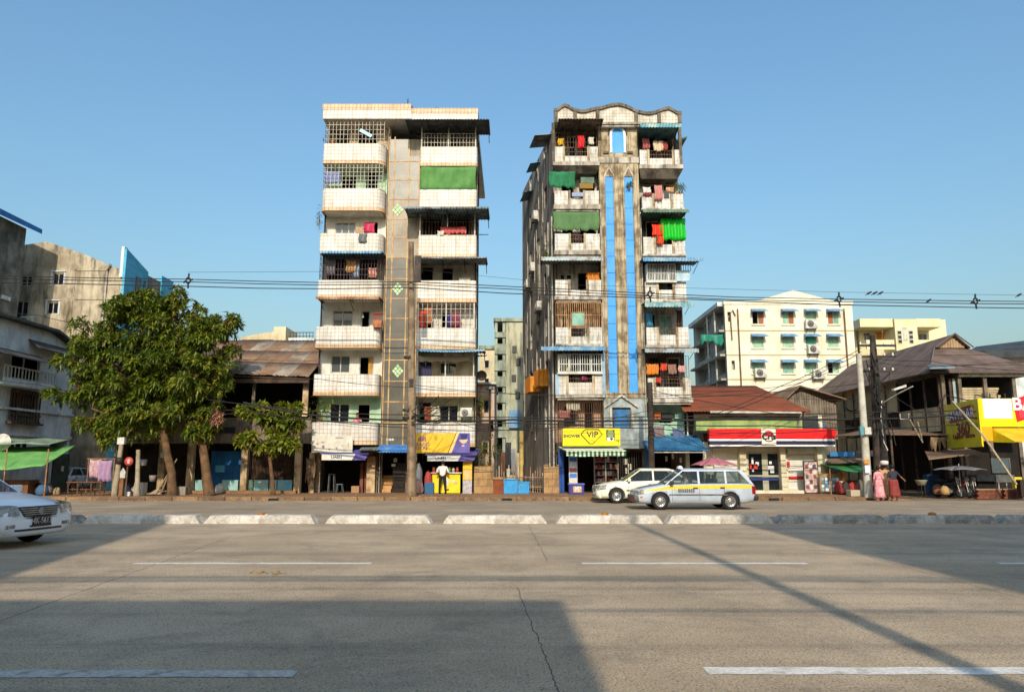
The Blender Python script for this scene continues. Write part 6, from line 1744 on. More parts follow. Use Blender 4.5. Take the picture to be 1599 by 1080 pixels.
bx('sill_box', M('box_rust', C('#b05f30'), .8), RT, X(1021, 38.7), X(1031, 38.7), 38.7, 38.98, Z(654, 38.7), Z(642, 38.7))
bx('sill_box', MATS['frame_dark'], RT, X(1033, 38.7), X(1051, 38.7), 38.75, 38.98, Z(653, 38.7), Z(644, 38.7)); bx('sill_box', MATS['curtain_green'], RT, X(1053, 38.7), X(1064, 38.7), 38.75, 38.98, Z(653, 38.7), Z(645, 38.7))
# 360 sign box on the brown house
t = thing('liquor_store_sign', 'big yellow box sign of the liquor store jutting from the brown house', 'sign', (22.5, 36.5, Z(694, 36)))
YSHADE = M('sign_yellow_shaded', C('#e6d21c'), .5, C('#d2bd14'), 1.5); YLIT = M('sign_yellow_lit', C('#f4e012'), .45, C('#ecd00e'), 2)  # one sign yellow twice: darkened for the shaded side, brightened for the sunlit front
ya, yb2 = 38.6, 34.4
fxa = X(1530, yb2, 660); fxb = X(1476, ya, 660)
zb1, zt1 = Z(697, yb2), Z(622, yb2)
side = MB().hexa([(fxa, yb2, zb1), (fxa+.08, yb2, zb1), (fxb+.08, ya, zb1), (fxb, ya, zb1)], [(fxa, yb2, zt1), (fxa+.08, yb2, zt1), (fxb+.08, ya, zt1), (fxb, ya, zt1)]).build('side_panel', YSHADE, t)
front = bx('front_panel', YLIT, t, fxa+.09, fxa+4.5, yb2, yb2+.08, Z(666, yb2), zt1)
bx('front_white', MS, front, fxa+.22, fxa+1.55, yb2-.012, yb2-.003, Z(653, yb2), zt1-.01)
bx('front_lower', M('sign_amber', C('#f0a814'), .5), t, fxa+.09, fxa+.55, yb2+.003, yb2+.08, Z(688, yb2), Z(666, yb2)-.004)
MB().prism([(fxa+.56, yb2+.06, Z(668, yb2)), (fxa+4.5, yb2-1.3, Z(706, yb2)), (fxa+4.5, yb2+.06, Z(668, yb2))], (0, .05, 0)).build('awning_flap', M('sign_gold', C('#e8b428'), .5, C('#d9a01c'), 2), t)
roof_ = MB(); roof_slab(roof_, (fxa+.7, yb2-1.2, Z(690, yb2)), (fxa+4.5, yb2-1.2, Z(690, yb2)), (fxa+4.5, yb2+.1, Z(668, yb2)), (fxa+.6, yb2+.1, Z(668, yb2)), .03); roof_.build('awning_flap', MATS['sign_gold'], t)
MB().hexa([(fxa+.56, yb2+.1, Z(690, yb2)), (fxa+.6, yb2+.1, Z(690, yb2)), (fxa+.74, yb2-1.15, Z(692, yb2)), (fxa+.7, yb2-1.15, Z(692, yb2))], [(fxa+.56, yb2+.1, Z(669, yb2)), (fxa+.6, yb2+.1, Z(669, yb2)), (fxa+.74, yb2-1.15, Z(689, yb2)), (fxa+.7, yb2-1.15, Z(689, yb2))]).build('awning_flap', MATS['sign_yellow_shaded'], t)
MAR = M('sign_maroon', C('#7a1f28'), .5); SRD = M('sign_crimson', C('#c8202c'), .5)
ang = math.degrees(math.atan2(yb2-ya, fxa-fxb))
d = Vector((fxa-fxb, yb2-ya, 0)).normalized(); nrm = Vector((-abs(d.y), -abs(d.x), 0)); nrm = Vector((d.y, -d.x, 0)); L = Vector((fxa-fxb, yb2-ya, 0)).length
if nrm.x > 0: nrm = -nrm
o0 = Vector((fxb, ya, 0))
def sp_(u, z, off=.012): return o0 + d*(L*u) + nrm*off + Vector((0, 0, z))
hz_ = zt1-zb1
m_ = MB(); q = [sp_(.16, zb1+hz_*.56), sp_(.80, zb1+hz_*.62), sp_(.80, zb1+hz_*.9), sp_(.45, zb1+hz_*.87), sp_(.16, zb1+hz_*.76)]
m_.prism(q, nrm*.01); m_.build('badge', MAR, t)
m_ = MB(); m_.prism([sp_(.81, zb1+hz_*.62), sp_(.88, zb1+hz_*.63), sp_(.88, zb1+hz_*.89), sp_(.81, zb1+hz_*.9)], nrm*.01); m_.build('badge', M('sign_coral', C('#e07a4a'), .5), t)
rzz = math.degrees(math.atan2(d.y, d.x))
txt('BAWDAR', sp_(.48, zb1+hz_*.72, .03), .62, MS, t, rz=rzz, sx=1.35, bold=.012)
txt('360', sp_(.53, zb1+hz_*.40, .02), .85, MAR, t, rz=rzz, sx=1.3, bold=.03)
txt('Liquor Store', sp_(.53, zb1+hz_*.25, .02), .3, MAR, t, rz=rzz, sx=1.75, bold=.01)
bz = Z(640, yb2)
m_ = MB(); m_.prism([(fxa+1.72, yb2-.02, bz-.55), (fxa+2.9, yb2-.02, bz-.2), (fxa+4.4, yb2-.02, bz-.1), (fxa+4.4, yb2-.02, bz+.95), (fxa+2.9, yb2-.02, bz+.85), (fxa+1.62, yb2-.02, bz+.5)], (0, .015, 0)); m_.build('badge', SRD, t)
m_ = MB(); m_.prism([(fxa+1.86, yb2-.034, bz-.38), (fxa+2.9, yb2-.034, bz-.08), (fxa+4.4, yb2-.034, bz+.02), (fxa+4.4, yb2-.034, bz+.8), (fxa+2.9, yb2-.034, bz+.7), (fxa+1.8, yb2-.034, bz+.4)], (0, .01, 0)); m_.build('badge', M('sign_rose', C('#d8404a'), .5), t)
txt('BAWDAR', (fxa+3.35, yb2-.042, bz+.25), .8, MS, t, sx=1.05, bold=.02)
m_ = MB()
for i in range(5):
    m_.box(fxa+.3+i*.35, fxa+.34+i*.35, yb2+.1, yb2+.14, zt1-.05, zt1+.25)
for (x, y) in ((fxa+.3, 34.6), (fxa+.3, 38.2), (fxa+2, 34.6)):
    m_.bar((x, y, zt1-.2), (x+.8, 39.0, zt1+.6), .04)
m_.build('sign_frame', MATS['steel_dark'], t)

# ------------------------------------------------------------------ laundry and sheets on the towers
G = 'laundry on the tower balconies'
def lau(label, a, b, c, d, col, y=YB-.08, cat='laundry', name='hanging_cloth', waves=3, amp=.05, trans=.25, ragged=.1, grp=G):
    return cloth(name, label, cat, X(a, y, c), X(b, y, c), Z(d, y), Z(c, y), y, ML('cloth_'+col, C(col), trans), grp, amp=amp, waves=waves, ragged=ragged)
# cream tower
sn = 'shade_sheet'
cloth(sn, 'green shade cloth closing a right balcony of the cream tower', 'shade cloth', LX2+.04, LX3-.04, zb(297), zb(260), YB+.02, M('net_green', C('#5a8a4a'), .9, C('#47763c'), 1.2, streak=.4, dirt=C('#7c9a62'), sscale=3, sz=.4), 'green shade cloths', amp=.025, waves=5, ragged=.05, n=24)
lau('blue clothes on the second highest left balcony of the cream tower', 508, 532, 267, 288, '#7f8fc4', YB+.25, waves=4)
lau('crimson cloth drying on a left balcony of the cream tower', 568, 585, 348, 365, '#c41f4e', YB+.1, waves=1)
lau('grey rag hung over a left balcony wall of the cream tower', 560, 573, 364, 380, '#6f7470', YB-.05, waves=1)
lau('tan cloth beside the crimson one on the cream tower', 555, 568, 354, 366, '#c2a27a', YB+.05, waves=2)
lau('orange printed cloth behind the dark grille of the cream tower', 541, 556, 405, 426, '#d9a86a', YB+.2, waves=2)
lau('pale blue shirt behind the dark grille of the cream tower', 553, 561, 410, 434, '#9fb3cc', YB+.22, waves=2)
lau('pink cloth at the right end of the dark grille on the cream tower', 576, 588, 418, 435, '#d99a86', YB+.15, waves=2)
lau('grey cloth at the left end of the dark grille on the cream tower', 510, 524, 403, 430, '#7d7880', YB+.22, waves=3)
lau('red and white striped cloth on a right balcony of the cream tower', 688, 728, 354, 369, '#c84a44', YB+.02, waves=6, amp=.06, ragged=.3)
lau('white towel beside the striped cloth on the cream tower', 683, 693, 360, 369, '#ddd8cc', YB-.02, waves=1)
lau('orange red dress on the mid right balcony of the cream tower', 655, 665, 485, 513, '#d8432c', YB+.18, waves=2)
lau('orange brown cloth beside the red dress on the cream tower', 663, 675, 480, 508, '#b9774a', YB+.22, waves=3)
lau('dark blue cloth in the mid right window of the cream tower', 697, 704, 488, 511, '#37347c', YB+.4, waves=1)
lau('red checked cloth in the mid right window of the cream tower', 703, 720, 487, 511, '#8f3f52', YB+.4, waves=3)
lau('white valance along a lower right balcony of the cream tower', 653, 737, 556, 567, '#c9bfa8', YB+.2, waves=8, amp=.04, ragged=.2)
lau('rust red bundle on the lowest right balcony of the cream tower', 663, 673, 634, 659, '#a85a30', YB+.15, waves=2)
lau('white sheet on the lowest right balcony of the cream tower', 674, 686, 634, 660, '#d6cfb8', YB+.2, waves=2)
lau('dark clothes on the second lowest right window of the cream tower', 655, 674, 570, 590, '#3f3a58', YB+.3, waves=4)
ac_unit('air conditioner on the lowest right balcony of the cream tower', X(728, YB+.3, 645), YB+.35, zb(651), 0, None, 'air conditioner units', .62, .5)
bx('pole_rack', MATS['frame_white'], LT, X(715, YB+.5), X(733, YB+.5), YB+.5, YB+.6, zb(438), zb(430))
t = thing('bird_cage', 'orange brown bird cage hung at a corner of the cream tower', 'cage', (X(590, YB-.1, 505), YB-.05, zb(512)))
cxx, cz = X(590, YB-.1, 505), zb(512)
bx('base', M('cage_tan', C('#b5764c'), .8, C('#8f5236'), 4), t, cxx-.22, cxx+.22, YB-.25, YB+.15, cz, cz+.4)
m_ = MB()
for i in range(8):
    x = cxx-.22+.44*i/7; m_.box(x-.012, x+.012, YB-.262, YB-.24, cz+.4, cz+.72)
m_.box(cxx-.24, cxx+.24, YB-.25, YB+.15, cz+.72, cz+.76); m_.build('bars', M('cage_red', C('#8a3a30'), .8), t)
m_ = MB(); m_.lathe((X(562, YB+.5), YB+.6, zb(491)), [(.001, -.06), (.05, -.04), (.06, 0), (.04, .05), (.02, .08), (.02, .14)], 10); m_.build('light_bulb', M('bulb_white', C('#f0efe6'), .3), None, 'white light bulb hung on a left balcony of the cream tower', 'bulb')
t = thing('ironing_board', 'pale blue board leaning across the top left grille of the cream tower', 'board', (X(570, YB), YB, zb(216)))
m_ = MB(); a, b = Vector((X(562, YB-.05, 203), YB-.02, zb(203))), Vector((X(580, YB-.05, 213), YB-.02, zb(213)))
dd = (b-a).normalized(); pn = Vector((-dd.z, 0, dd.x))
m_.prism([a-pn*.09, b-pn*.09, b+pn*.09, a+pn*.09], (0, .05, 0)); m_.build('panel', M('board_blue_pale', C('#a9d0dc'), .5), t)
# weathered tower
cloth(sn, 'dark green net over the left balcony second from the top', 'shade cloth', X(857, YB-.1, 280), X(898, YB-.1, 280), zb(297), zb(269), YB-.12, M('net_deep', C('#2f7a54'), .9, C('#27623f'), 1.5, streak=.3, dirt=C('#1c4a32')), 'green shade cloths', amp=.08, waves=3, ragged=.2, n=20)
cloth(sn, 'olive green net closing the left balcony third from the top', 'shade cloth', X(864, YB-.1, 345), X(936, YB-.1, 345), zb(362), zb(331), YB-.06, M('net_olive', C('#55764a'), .9, C('#4a6a45'), 1.2, streak=.4, dirt=C('#6f8a5c'), sscale=3, sz=.3), 'green shade cloths', amp=.04, waves=5, ragged=.18, n=24)
cloth(sn, 'vivid green sheet on the right balcony third from the top', 'shade cloth', X(1032, YB-.15, 355), X(1071, YB-.15, 355), zb(377), zb(342), YB-.1, ML('net_vivid', C('#12c224'), .2), 'green shade cloths', amp=.07, waves=4, ragged=.1, n=20)
lau('bright red cloth on the top left balcony of the weathered tower', 902, 912, 211, 233, '#d8262c', YB-.02, waves=2)
lau('white cloth beside the red one on the top left balcony', 919, 927, 214, 227, '#ddd6c4', YB-.03, waves=1)
lau('yellow bag at the left end of the top left balcony', 871, 880, 216, 228, '#d0a41e', YB-.05, waves=1)
lau('cream sheet on the top right balcony of the weathered tower', 1020, 1036, 220, 237, '#e0c9a8', YB-.05, waves=2)
lau('dusty red cloth at the left of the top right balcony', 1003, 1014, 216, 234, '#b0605a', YB-.02, waves=2)
lau('red patterned cloth right of the cream sheet on the top right balcony', 1035, 1042, 221, 236, '#a8483c', YB-.03, waves=1)
lau('pink towels over the right balcony second from the top', 1022, 1034, 289, 314, '#d08a80', YB-.12, waves=2)
lau('white shirt on the right balcony second from the top', 1004, 1016, 292, 303, '#d9d4cc', YB-.08, waves=1)
lau('wine red cloth below the white shirt on the right balcony', 1004, 1018, 300, 307, '#8f2f3c', YB-.1, waves=3)
lau('tan basket cover on the right balcony second from the top', 1040, 1052, 292, 301, '#d0a070', YB-.05, waves=1)
lau('orange robe left of the vivid green sheet', 1018, 1035, 350, 370, '#e8401c', YB-.12, waves=3, amp=.08)
lau('orange red cloth hanging below the robe by the vivid green sheet', 1026, 1036, 368, 383, '#d8501f', YB-.16, waves=2)
lau('orange cloth on the left balcony above the bamboo screen', 916, 936, 425, 440, '#d8801c', YB+.1, waves=3)
lau('dark clothes on the left balcony below the olive net', 896, 909, 366, 380, '#4a3538', YB+.2, waves=3)
lau('saffron cloth on the lower right balcony of the weathered tower', 1009, 1028, 567, 586, '#e08a30', YB+.02, waves=3)
lau('orange red shirt beside the saffron cloth on the lower right balcony', 1031, 1041, 566, 580, '#e0563a', YB+.0, waves=2)
lau('brown shirt in the middle of the lower right balcony', 1043, 1056, 568, 586, '#a07a6a', YB+.02, waves=3)
lau('pale pink shirt at the right end of the lower right balcony', 1059, 1070, 570, 583, '#dba8a4', YB+.0, waves=2)
lau('red cloth over the lattice of the lower right balcony', 1024, 1032, 589, 599, '#c84438', YB-.1, waves=1)
lau('magenta bundle in the lattice of the lower left balcony', 908, 916, 586, 595, '#8f2f52', YB+.02, waves=1)
lau('blue hanging at the left of the right balcony above the grey awning', 1009, 1019, 486, 511, '#3f86a8', YB+.1, waves=1)
lau('brown clothes at the right of the balcony above the grey awning', 1056, 1064, 484, 511, '#5f4438', YB+.15, waves=2)
lau('pink shirts behind the lowest left grille of the weathered tower', 872, 890, 640, 655, '#b0706a', YB+.3, waves=4)
lau('pale sheets behind the lowest left grille of the weathered tower', 884, 906, 628, 642, '#c9c0a8', YB+.35, waves=3)
lau('yellow panel cloth in the barred window box', 873, 890, 567, 581, '#d9c07a', YB-.12, waves=1)
bx('sill_tray', M('tray_bluegrey', C('#8a96b0'), .6), RT, X(893, YB-.1, 303), X(911, YB-.1, 303), YB-.15, YB-.02, zb(308), zb(302))
t = thing('folded_screen', 'brown rolled screen leaning in the left balcony second from the top', 'screen', (X(915, YB), YB+.3, zb(292)))
bx('roll', M('screen_brown', C('#8a6a34'), .8), t, X(905, YB+.2, 285), X(926, YB+.2, 285), YB+.2, YB+.5, zb(292), zb(284)); bx('roll', MATS['tin_green'], t, X(907, YB+.2, 285), X(928, YB+.2, 285), YB+.25, YB+.6, zb(283), zb(274))
# ------------------------------------------------------------------ VEHICLES (x forward, y left, z up; origin on the road under the middle)
TYRE = M('tyre', (.02, .02, .02), .8); RIM = M('rim_silver', C('#b4b2ac'), .35, C('#8d8a84'), 6, metal=.6)
CARGLASS = MG('car_glass', (.03, .045, .045), .42, .04)
TRIMB = M('trim_black', (.02, .02, .02), .45, spec=.5)
LAMP = M('lamp_glass', C('#a9a89c'), .08, C('#5f605a'), 9, spec=.7)
AMBER = M('lamp_amber', C('#c9701c'), .2); REDL = M('lamp_red', C('#8f1a1a'), .2)
INT = M('car_interior', (.05, .045, .04), .9)
def lerp_tab(tab, x):
    """tab sorted by falling x: rows (x, w, zb, zs, zc)"""
    for a, b in zip(tab, tab[1:]):
        if b[0] <= x <= a[0]:
            u = (a[0]-x)/(a[0]-b[0])
            return [a[i]+(b[i]-a[i])*u for i in range(1, 5)]
    return list(tab[0][1:] if x > tab[0][0] else tab[-1][1:])
def wheel(par, x, y, r, w, s):
    t = MB().lathe((x, y, r), [(r*.62, -w/2), (r*.9, -w/2), (r, -w*.34), (r, w*.34), (r*.9, w/2), (r*.62, w/2)], 28, axis='y').build('wheel', TYRE, par, local=True)
    MB().lathe((x, y+s*w*.36, r), [(.001, s*.02), (r*.16, s*.02), (r*.2, 0), (r*.5, -s*.03), (r*.6, s*.012), (r*.64, s*.012)], 24, axis='y').build('rim', RIM, t, local=True)
    hb = MB()
    for k in range(10):
        a = 2*math.pi*k/10
        hb.lathe((x+r*.44*math.cos(a), y+s*w*.36, r+r*.44*math.sin(a)), [(.001, s*.004), (r*.065, s*.004), (r*.065, -s*.03)], 8, axis='y')
    hb.build('rim_slots', TRIMB, t, local=True)
def car(name, label, loc, rz, tab, paint, cab, wheels, wr=.3, group=None, wdt=.17, extras=None, roofmat=None):
    t = thing(name, label, 'car', loc, group, rz)
    xs_ = []
    for a, b in zip(tab, tab[1:]):
        k = max(1, int((a[0]-b[0])/.09))
        xs_ += [a[0]+(b[0]-a[0])*i/k for i in range(k)]
    xs_.append(tab[-1][0])
    rings = []
    for x in xs_:
        w, zb_, zs, zc = lerp_tab(tab, x)
        half = [(0, zb_), (w*.8, zb_), (w*.93, zb_+.05), (w*.985, zb_+(zs-zb_)*.25), (w, zb_+(zs-zb_)*.5), (w*.99, zb_+(zs-zb_)*.72), (w*.965, zs-.055), (w*.93, zs-.015), (w*.86, zs+(zc-zs)*.35), (w*.5, zs+(zc-zs)*.85), (0, zc)]
        ring = [(x, y, z) for y, z in half] + [(x, -y, z) for y, z in reversed(half[1:-1])]
        rings.append(ring)
    n = len(rings[0])
    mb = MB()
    vs = [p for r_ in rings for p in r_]
    fs = [(i*n+k, i*n+(k+1) % n, (i+1)*n+(k+1) % n, (i+1)*n+k) for i in range(len(rings)-1) for k in range(n)]
    mb.add(vs, fs, 0, True)
    for i in range(len(rings)-1):
        if cab['x_ws'] - .02 > (xs_[i]+xs_[i+1])/2 > cab['x_rg'] + .02:
            for k in (8, 9, 10, 11):
                mb.m[i*n+k] = 1
    mb.add(rings[0], [tuple(range(n-1, -1, -1))], 0, True); mb.add(rings[-1], [tuple(range(n))], 0, True)
    body = mb.build('body', [paint, INT], t, local=True)
    # merge the end caps, cut the wheel arches
    bm = bmesh.new(); bm.from_mesh(body.data); bmesh.ops.remove_doubles(bm, verts=bm.verts, dist=1e-5); bmesh.ops.recalc_face_normals(bm, faces=bm.faces); bm.to_mesh(body.data); bm.free()
    cut = MB()
    wmax = max(r_[1] for r_ in tab)
    for wx_ in wheels:
        for s in (-1, 1):
            nn = 24
            y0, y1 = (wmax-.3)*s, (wmax+.2)*s
            pr = [(wx_+(wr+.045)*math.cos(2*math.pi*k/nn), y0, wr+(wr+.045)*math.sin(2*math.pi*k/nn)) for k in range(nn)]
            cut.prism(pr, (0, y1-y0, 0))
    co = cut.build('cutter', TRIMB, t, local=True)
    bm = bmesh.new(); bm.from_mesh(co.data); bmesh.ops.recalc_face_normals(bm, faces=bm.faces); bm.to_mesh(co.data); bm.free()
    bo = body.modifiers.new('arches', 'BOOLEAN'); bo.operation = 'DIFFERENCE'; bo.object = co; bo.solver = 'EXACT'
    bpy.context.view_layer.update()
    ev = body.evaluated_get(bpy.context.evaluated_depsgraph_get())
    me = bpy.data.meshes.new_from_object(ev)
    body.modifiers.clear(); body.data = me
    bpy.data.objects.remove(co)
    W = lambda x: lerp_tab(tab, x)[0]
    ZS = lambda x: lerp_tab(tab, x)[2]
    for wx_ in wheels:
        for s in (-1, 1):
            wheel(t, wx_, s*(wmax-.11), wr, wdt, s)
    # cabin: side surface from belt to roof edge
    zr_, yr_ = cab['z_roof'], cab['y_roof']
    def side(x, h, s, off=0):
        zb0 = ZS(x)-.01
        yb0 = W(min(max(x, -1.6), 1.0))*.935
        y = yb0+(yr_-yb0)*h + off
        return Vector((x, s*y, zb0+(zr_-.035-zb0)*h))
    def strip(mb, a, b, wd, s, off=.0, th=.035):
        """pillar between two (x,h) points, wd wide along x"""
        q = [side(a[0]-wd/2, a[1], s, off), side(a[0]+wd/2, a[1], s, off), side(b[0]+wd/2, b[1], s, off), side(b[0]-wd/2, b[1], s, off)]
        q2 = [p+Vector((0, -s*th, 0)) for p in q]
        mb.add(q+q2, [(0,1,2,3),(7,6,5,4),(0,4,5,1),(1,5,6,2),(2,6,7,3),(3,7,4,0)])
    for s in (-1, 1):
        pil = MB()
        strip(pil, (cab['x_ws'], 0), (cab['x_wt'], 1), .07, s)
        strip(pil, (cab['x_rg'], 0), (cab['x_rt'], 1), .16, s)
        for xp in cab['pillars']:
            strip(pil, (xp, 0), (xp-.02, 1), .07, s, -.004)
        pts = [cab['x_rt']+(cab['x_wt']-cab['x_rt'])*i/10 for i in range(11)]
        for a, b in zip(pts, pts[1:]):
            q = [side(a, .9, s), side(b, .9, s), side(b, 1.02, s), side(a, 1.02, s)]
            q2 = [p+Vector((0, -s*.04, 0)) for p in q]
            pil.add(q+q2, [(0,1,2,3),(7,6,5,4),(0,4,5,1),(2,6,7,3)])
        pil.build('window_pillars', roofmat or paint, t, local=True)
    def rf(u, v):
        x = cab['x_rt']-.03+(cab['x_wt']-cab['x_rt']+.06)*u
        yy = (v*2-1)
        e = min(1, (1-abs(u*2-1))*5)
        return (x, yy*yr_, zr_-.04+.045*(1-yy*yy)*1.0+.02*e-.012*abs(yy)**6)
    ro = MB().grid(rf, 20, 12).build('roof', roofmat or paint, t, local=True)
    ro.modifiers.new('t', 'SOLIDIFY').thickness = .03
    # glass: windscreen, rear window, side panes
    def glass(x0, x1, nm, in_=.06):
        z0 = ZS(x0)+.02
        y0 = W(min(max(x0, -1.6), 1.0))*.9
        def g(u, v):
            yy = u*2-1
            x = x0+(x1-x0)*v + (.07 if x0 > 0 else -.05)*(1-yy*yy)
            return (x, yy*((y0-.03)+(yr_-.02-y0)*v), z0+(zr_-.01-z0)*v)
        return MB().grid(g, 12, 6).build(nm, CARGLASS, t, local=True)
    glass(cab['x_ws'], cab['x_wt'], 'windscreen'); glass(cab['x_rg'], cab['x_rt'], 'rear_window')
    bounds = [(cab['x_ws']-.03, cab['x_wt']-.03)] + [(p, p-.02) for p in cab['pillars']] + [(cab['x_rg']+.06, cab['x_rt']+.06)]
    for s in (-1, 1):
        for (a0, a1), (b0, b1) in zip(bounds, bounds[1:]):
            q = [side(b0, .03, s, -.02), side(a0, .03, s, -.02), side(a1, .93, s, -.02), side(b1, .93, s, -.02)]
            MB().add(q, [(0,1,2,3)]).build('side_window', CARGLASS, t, local=True)
        sm = MB()                                          # door shut lines, handles, side moulding
        for xd in cab['doors']:
            yv = [(xd, s*(W(xd)*k+.003), z) for k, z in ((.985, .32), (1.0, .5), (.99, .68), (.97, ZS(xd)-.06))]
            for p, q in zip(yv, yv[1:]): sm.bar(p, q, .008)
        sm.build('door_seam', TRIMB, t, local=True)
        for xd in cab['handles']:
            MB().box(xd-.08, xd+.08, s*(W(xd)*.975), s*(W(xd)*.975+.035), ZS(xd)-.17, ZS(xd)-.125).build('door_handle', TRIMB, t, local=True)
        ml = MB()
        xm = [cab['doors'][-1]-.1+(cab['doors'][0]-cab['doors'][-1]+.2)*i/8 for i in range(9)]
        for a, b in zip(xm, xm[1:]):
            ml.box(a, b, s*(min(W(a), W(b))-.004), s*(max(W(a), W(b))+.012), .50, .545)
        ml.build('side_moulding', cab.get('mould', TRIMB), t, local=True)
        mr = MB(); xq = cab['x_ws']-.22
        mr.box(xq-.06, xq+.06, s*(W(xq)*.95), s*(W(xq)*.95+.19), ZS(xq)+.0, ZS(xq)+.13)
        bevel(mr.build('mirror', cab.get('mirror', paint), t, local=True), .02)
    # seats
    for sx in (.15, -.75):
        for sy in (-.36, .36):
            st = MB(); st.box(sx-.08, sx+.06, sy-.24, sy+.24, .6, 1.08); st.box(sx-.05, sx+.03, sy-.12, sy+.12, 1.08, 1.22)
            st.build('seat', INT, t, local=True)
    if extras: extras(t, W, ZS, side)
    return t
PW = M('paint_silver_white', C('#b9c2cc'), .28, C('#a9b2bc'), 1.5, spec=.5, fine=.04)
PWH = M('paint_white', C('#f2f2f1'), .2, C('#eaeaea'), 1.5, spec=.55, fine=.03)
PCR = M('paint_cream', C('#e9e2cd'), .25, C('#ddd5bd'), 1.5, spec=.5, fine=.03)
GRYB = M('bumper_grey', C('#4c4a48'), .6, C('#6b6860'), 4)
YST = M('stripe_yellow', C('#f0c22c'), .35)
WAG = [(2.13, .62, .30, .50, .53), (2.10, .74, .26, .58, .62), (2.02, .79, .22, .66, .70), (1.80, .815, .2, .73, .775), (1.3, .825, .19, .82, .875), (1.0, .83, .19, .87, .91), (.2, .835, .19, .90, .92), (-1.0, .835, .19, .915, .93), (-1.75, .825, .22, .92, .935), (-2.03, .80, .28, .90, .92), (-2.11, .76, .33, .84, .87), (-2.13, .66, .38, .74, .77)]
CABW = dict(x_ws=1.08, x_wt=.38, x_rt=-1.62, x_rg=-2.0, z_roof=1.415, y_roof=.585, pillars=(-.12, -1.08), doors=(.85, -.12, -1.0), handles=(.02, -.93), mirror=TRIMB, mould=GRYB)
def taxi_extra(t, W, ZS, side):
    for s in (-1, 1):
        st = MB()
        xs2 = [1.95-(1.95+2.05)*i/24 for i in range(25)]
        for a, b in zip(xs2, xs2[1:]):
            h = lambda x: .05 + .085*min(1, max(0, (1.95-x)/1.1))
            f = lambda x, k: (x, s*(W(x)*.972+.012*(1-k)+.004), ZS(x)-.04-h(x)*(1-k)-.012*k)
            st.add([f(a, 0), f(b, 0), f(b, 1), f(a, 1)], [(0,1,2,3)])
        o = st.build('yellow_stripe', YST, t, local=True)
        tx = MB(); n2 = 3
        for r_ in range(3):
            for k in range(8):
                x = .62-.075*k-rnd(0, .01)
                if x < .02: continue
                tx.box(x-.03, x+.025, s*(W(x)+.002), s*(W(x)+.006), .60+r_*.045, .632+r_*.045)
        tx.build('door_print', M('print_navy', C('#3a4258'), .6), t, local=True)
        MB().box(.74, .78, s*(W(.76)+.002), s*(W(.76)+.005), .66, .72).build('door_mark', M('print_sky', C('#8fa8c0'), .6), t, local=True)
        MB().hexa([(1.86, s*.55, .56), (2.14, s*.5, .53), (2.07, s*.81, .54), (1.84, s*.835, .57)], [(1.84, s*.55, .7), (2.12, s*.5, .655), (2.05, s*.80, .665), (1.84, s*.83, .7)]).build('headlight', LAMP, t, local=True)
        MB().box(1.9, 1.98, s*.785, s*.815, .42, .47).build('turn_lamp', AMBER, t, local=True)
        MB().box(-2.1, -1.98, s*.72, s*.81, .55, .82).build('tail_lamp', REDL, t, local=True)
        fl = MB(); fl.box(-1.55, -1.5, s*.7, s*.8, .12, .3); fl.build('mud_flap', TRIMB, t, local=True)
    bb = MB().box(2.0, 2.19, -.79, .79, .28, .50).build('front_bumper', GRYB, t, local=True); bevel(bb, .05, 3)
    rb_ = MB().box(-2.22, -2.02, -.79, .79, .32, .52).build('rear_bumper', TRIMB, t, local=True); bevel(rb_, .05, 3)
    MB().box(2.06, 2.105, -.46, .46, .52, .63).build('grille', TRIMB, t, local=True)
    MB().box(2.19, 2.205, .2, .55, .27, .43).build('number_plate', M('plate_red', C('#b02c34'), .5), t, local=True)
    sg_ = MB(); sg_.hexa([(.28, -.2, 1.42), (.46, -.2, 1.42), (.46, .2, 1.42), (.28, .2, 1.42)], [(.33, -.14, 1.53), (.42, -.14, 1.53), (.42, .14, 1.53), (.33, .14, 1.53)]); bevel(sg_.build('roof_sign', PWH, t, local=True), .02)
    hd = MB()
    hd.grid(lambda u, v: (1.05+.9*u, (v*2-1)*.64, lerp_tab(WAG, 1.05+.9*u)[3]-.02+.03*(1-(v*2-1)**2)*0+.028-.035*abs(v*2-1)**2), 12, 10)
    hd.build('bonnet', M('paint_dusty', C('#7d7d78'), .4, C('#63625c'), 2), t, local=True)
taxi = car('taxi', 'silver white taxi estate car with a yellow stripe along its side', (6.5, 27.45, 0), R(180), WAG, PW, CABW, (1.27, -1.2), .295, extras=taxi_extra)
taxi['category'] = 'taxi'
SED = [(2.2, .66, .28, .48, .52), (2.17, .78, .23, .58, .63), (2.08, .82, .2, .66, .71), (1.85, .845, .19, .74, .79), (1.3, .855, .19, .84, .89), (1.0, .86, .19, .88, .92), (.2, .86, .19, .91, .93), (-1.0, .86, .19, .93, .945), (-1.6, .855, .21, .93, .95), (-2.0, .83, .25, .91, .945), (-2.14, .79, .3, .86, .89), (-2.2, .68, .36, .72, .76)]
CABS = dict(x_ws=1.06, x_wt=.3, x_rt=-.98, x_rg=-1.62, z_roof=1.40, y_roof=.57, pillars=(-.18,), doors=(.86, -.18, -1.08), handles=(-.04, -.98))
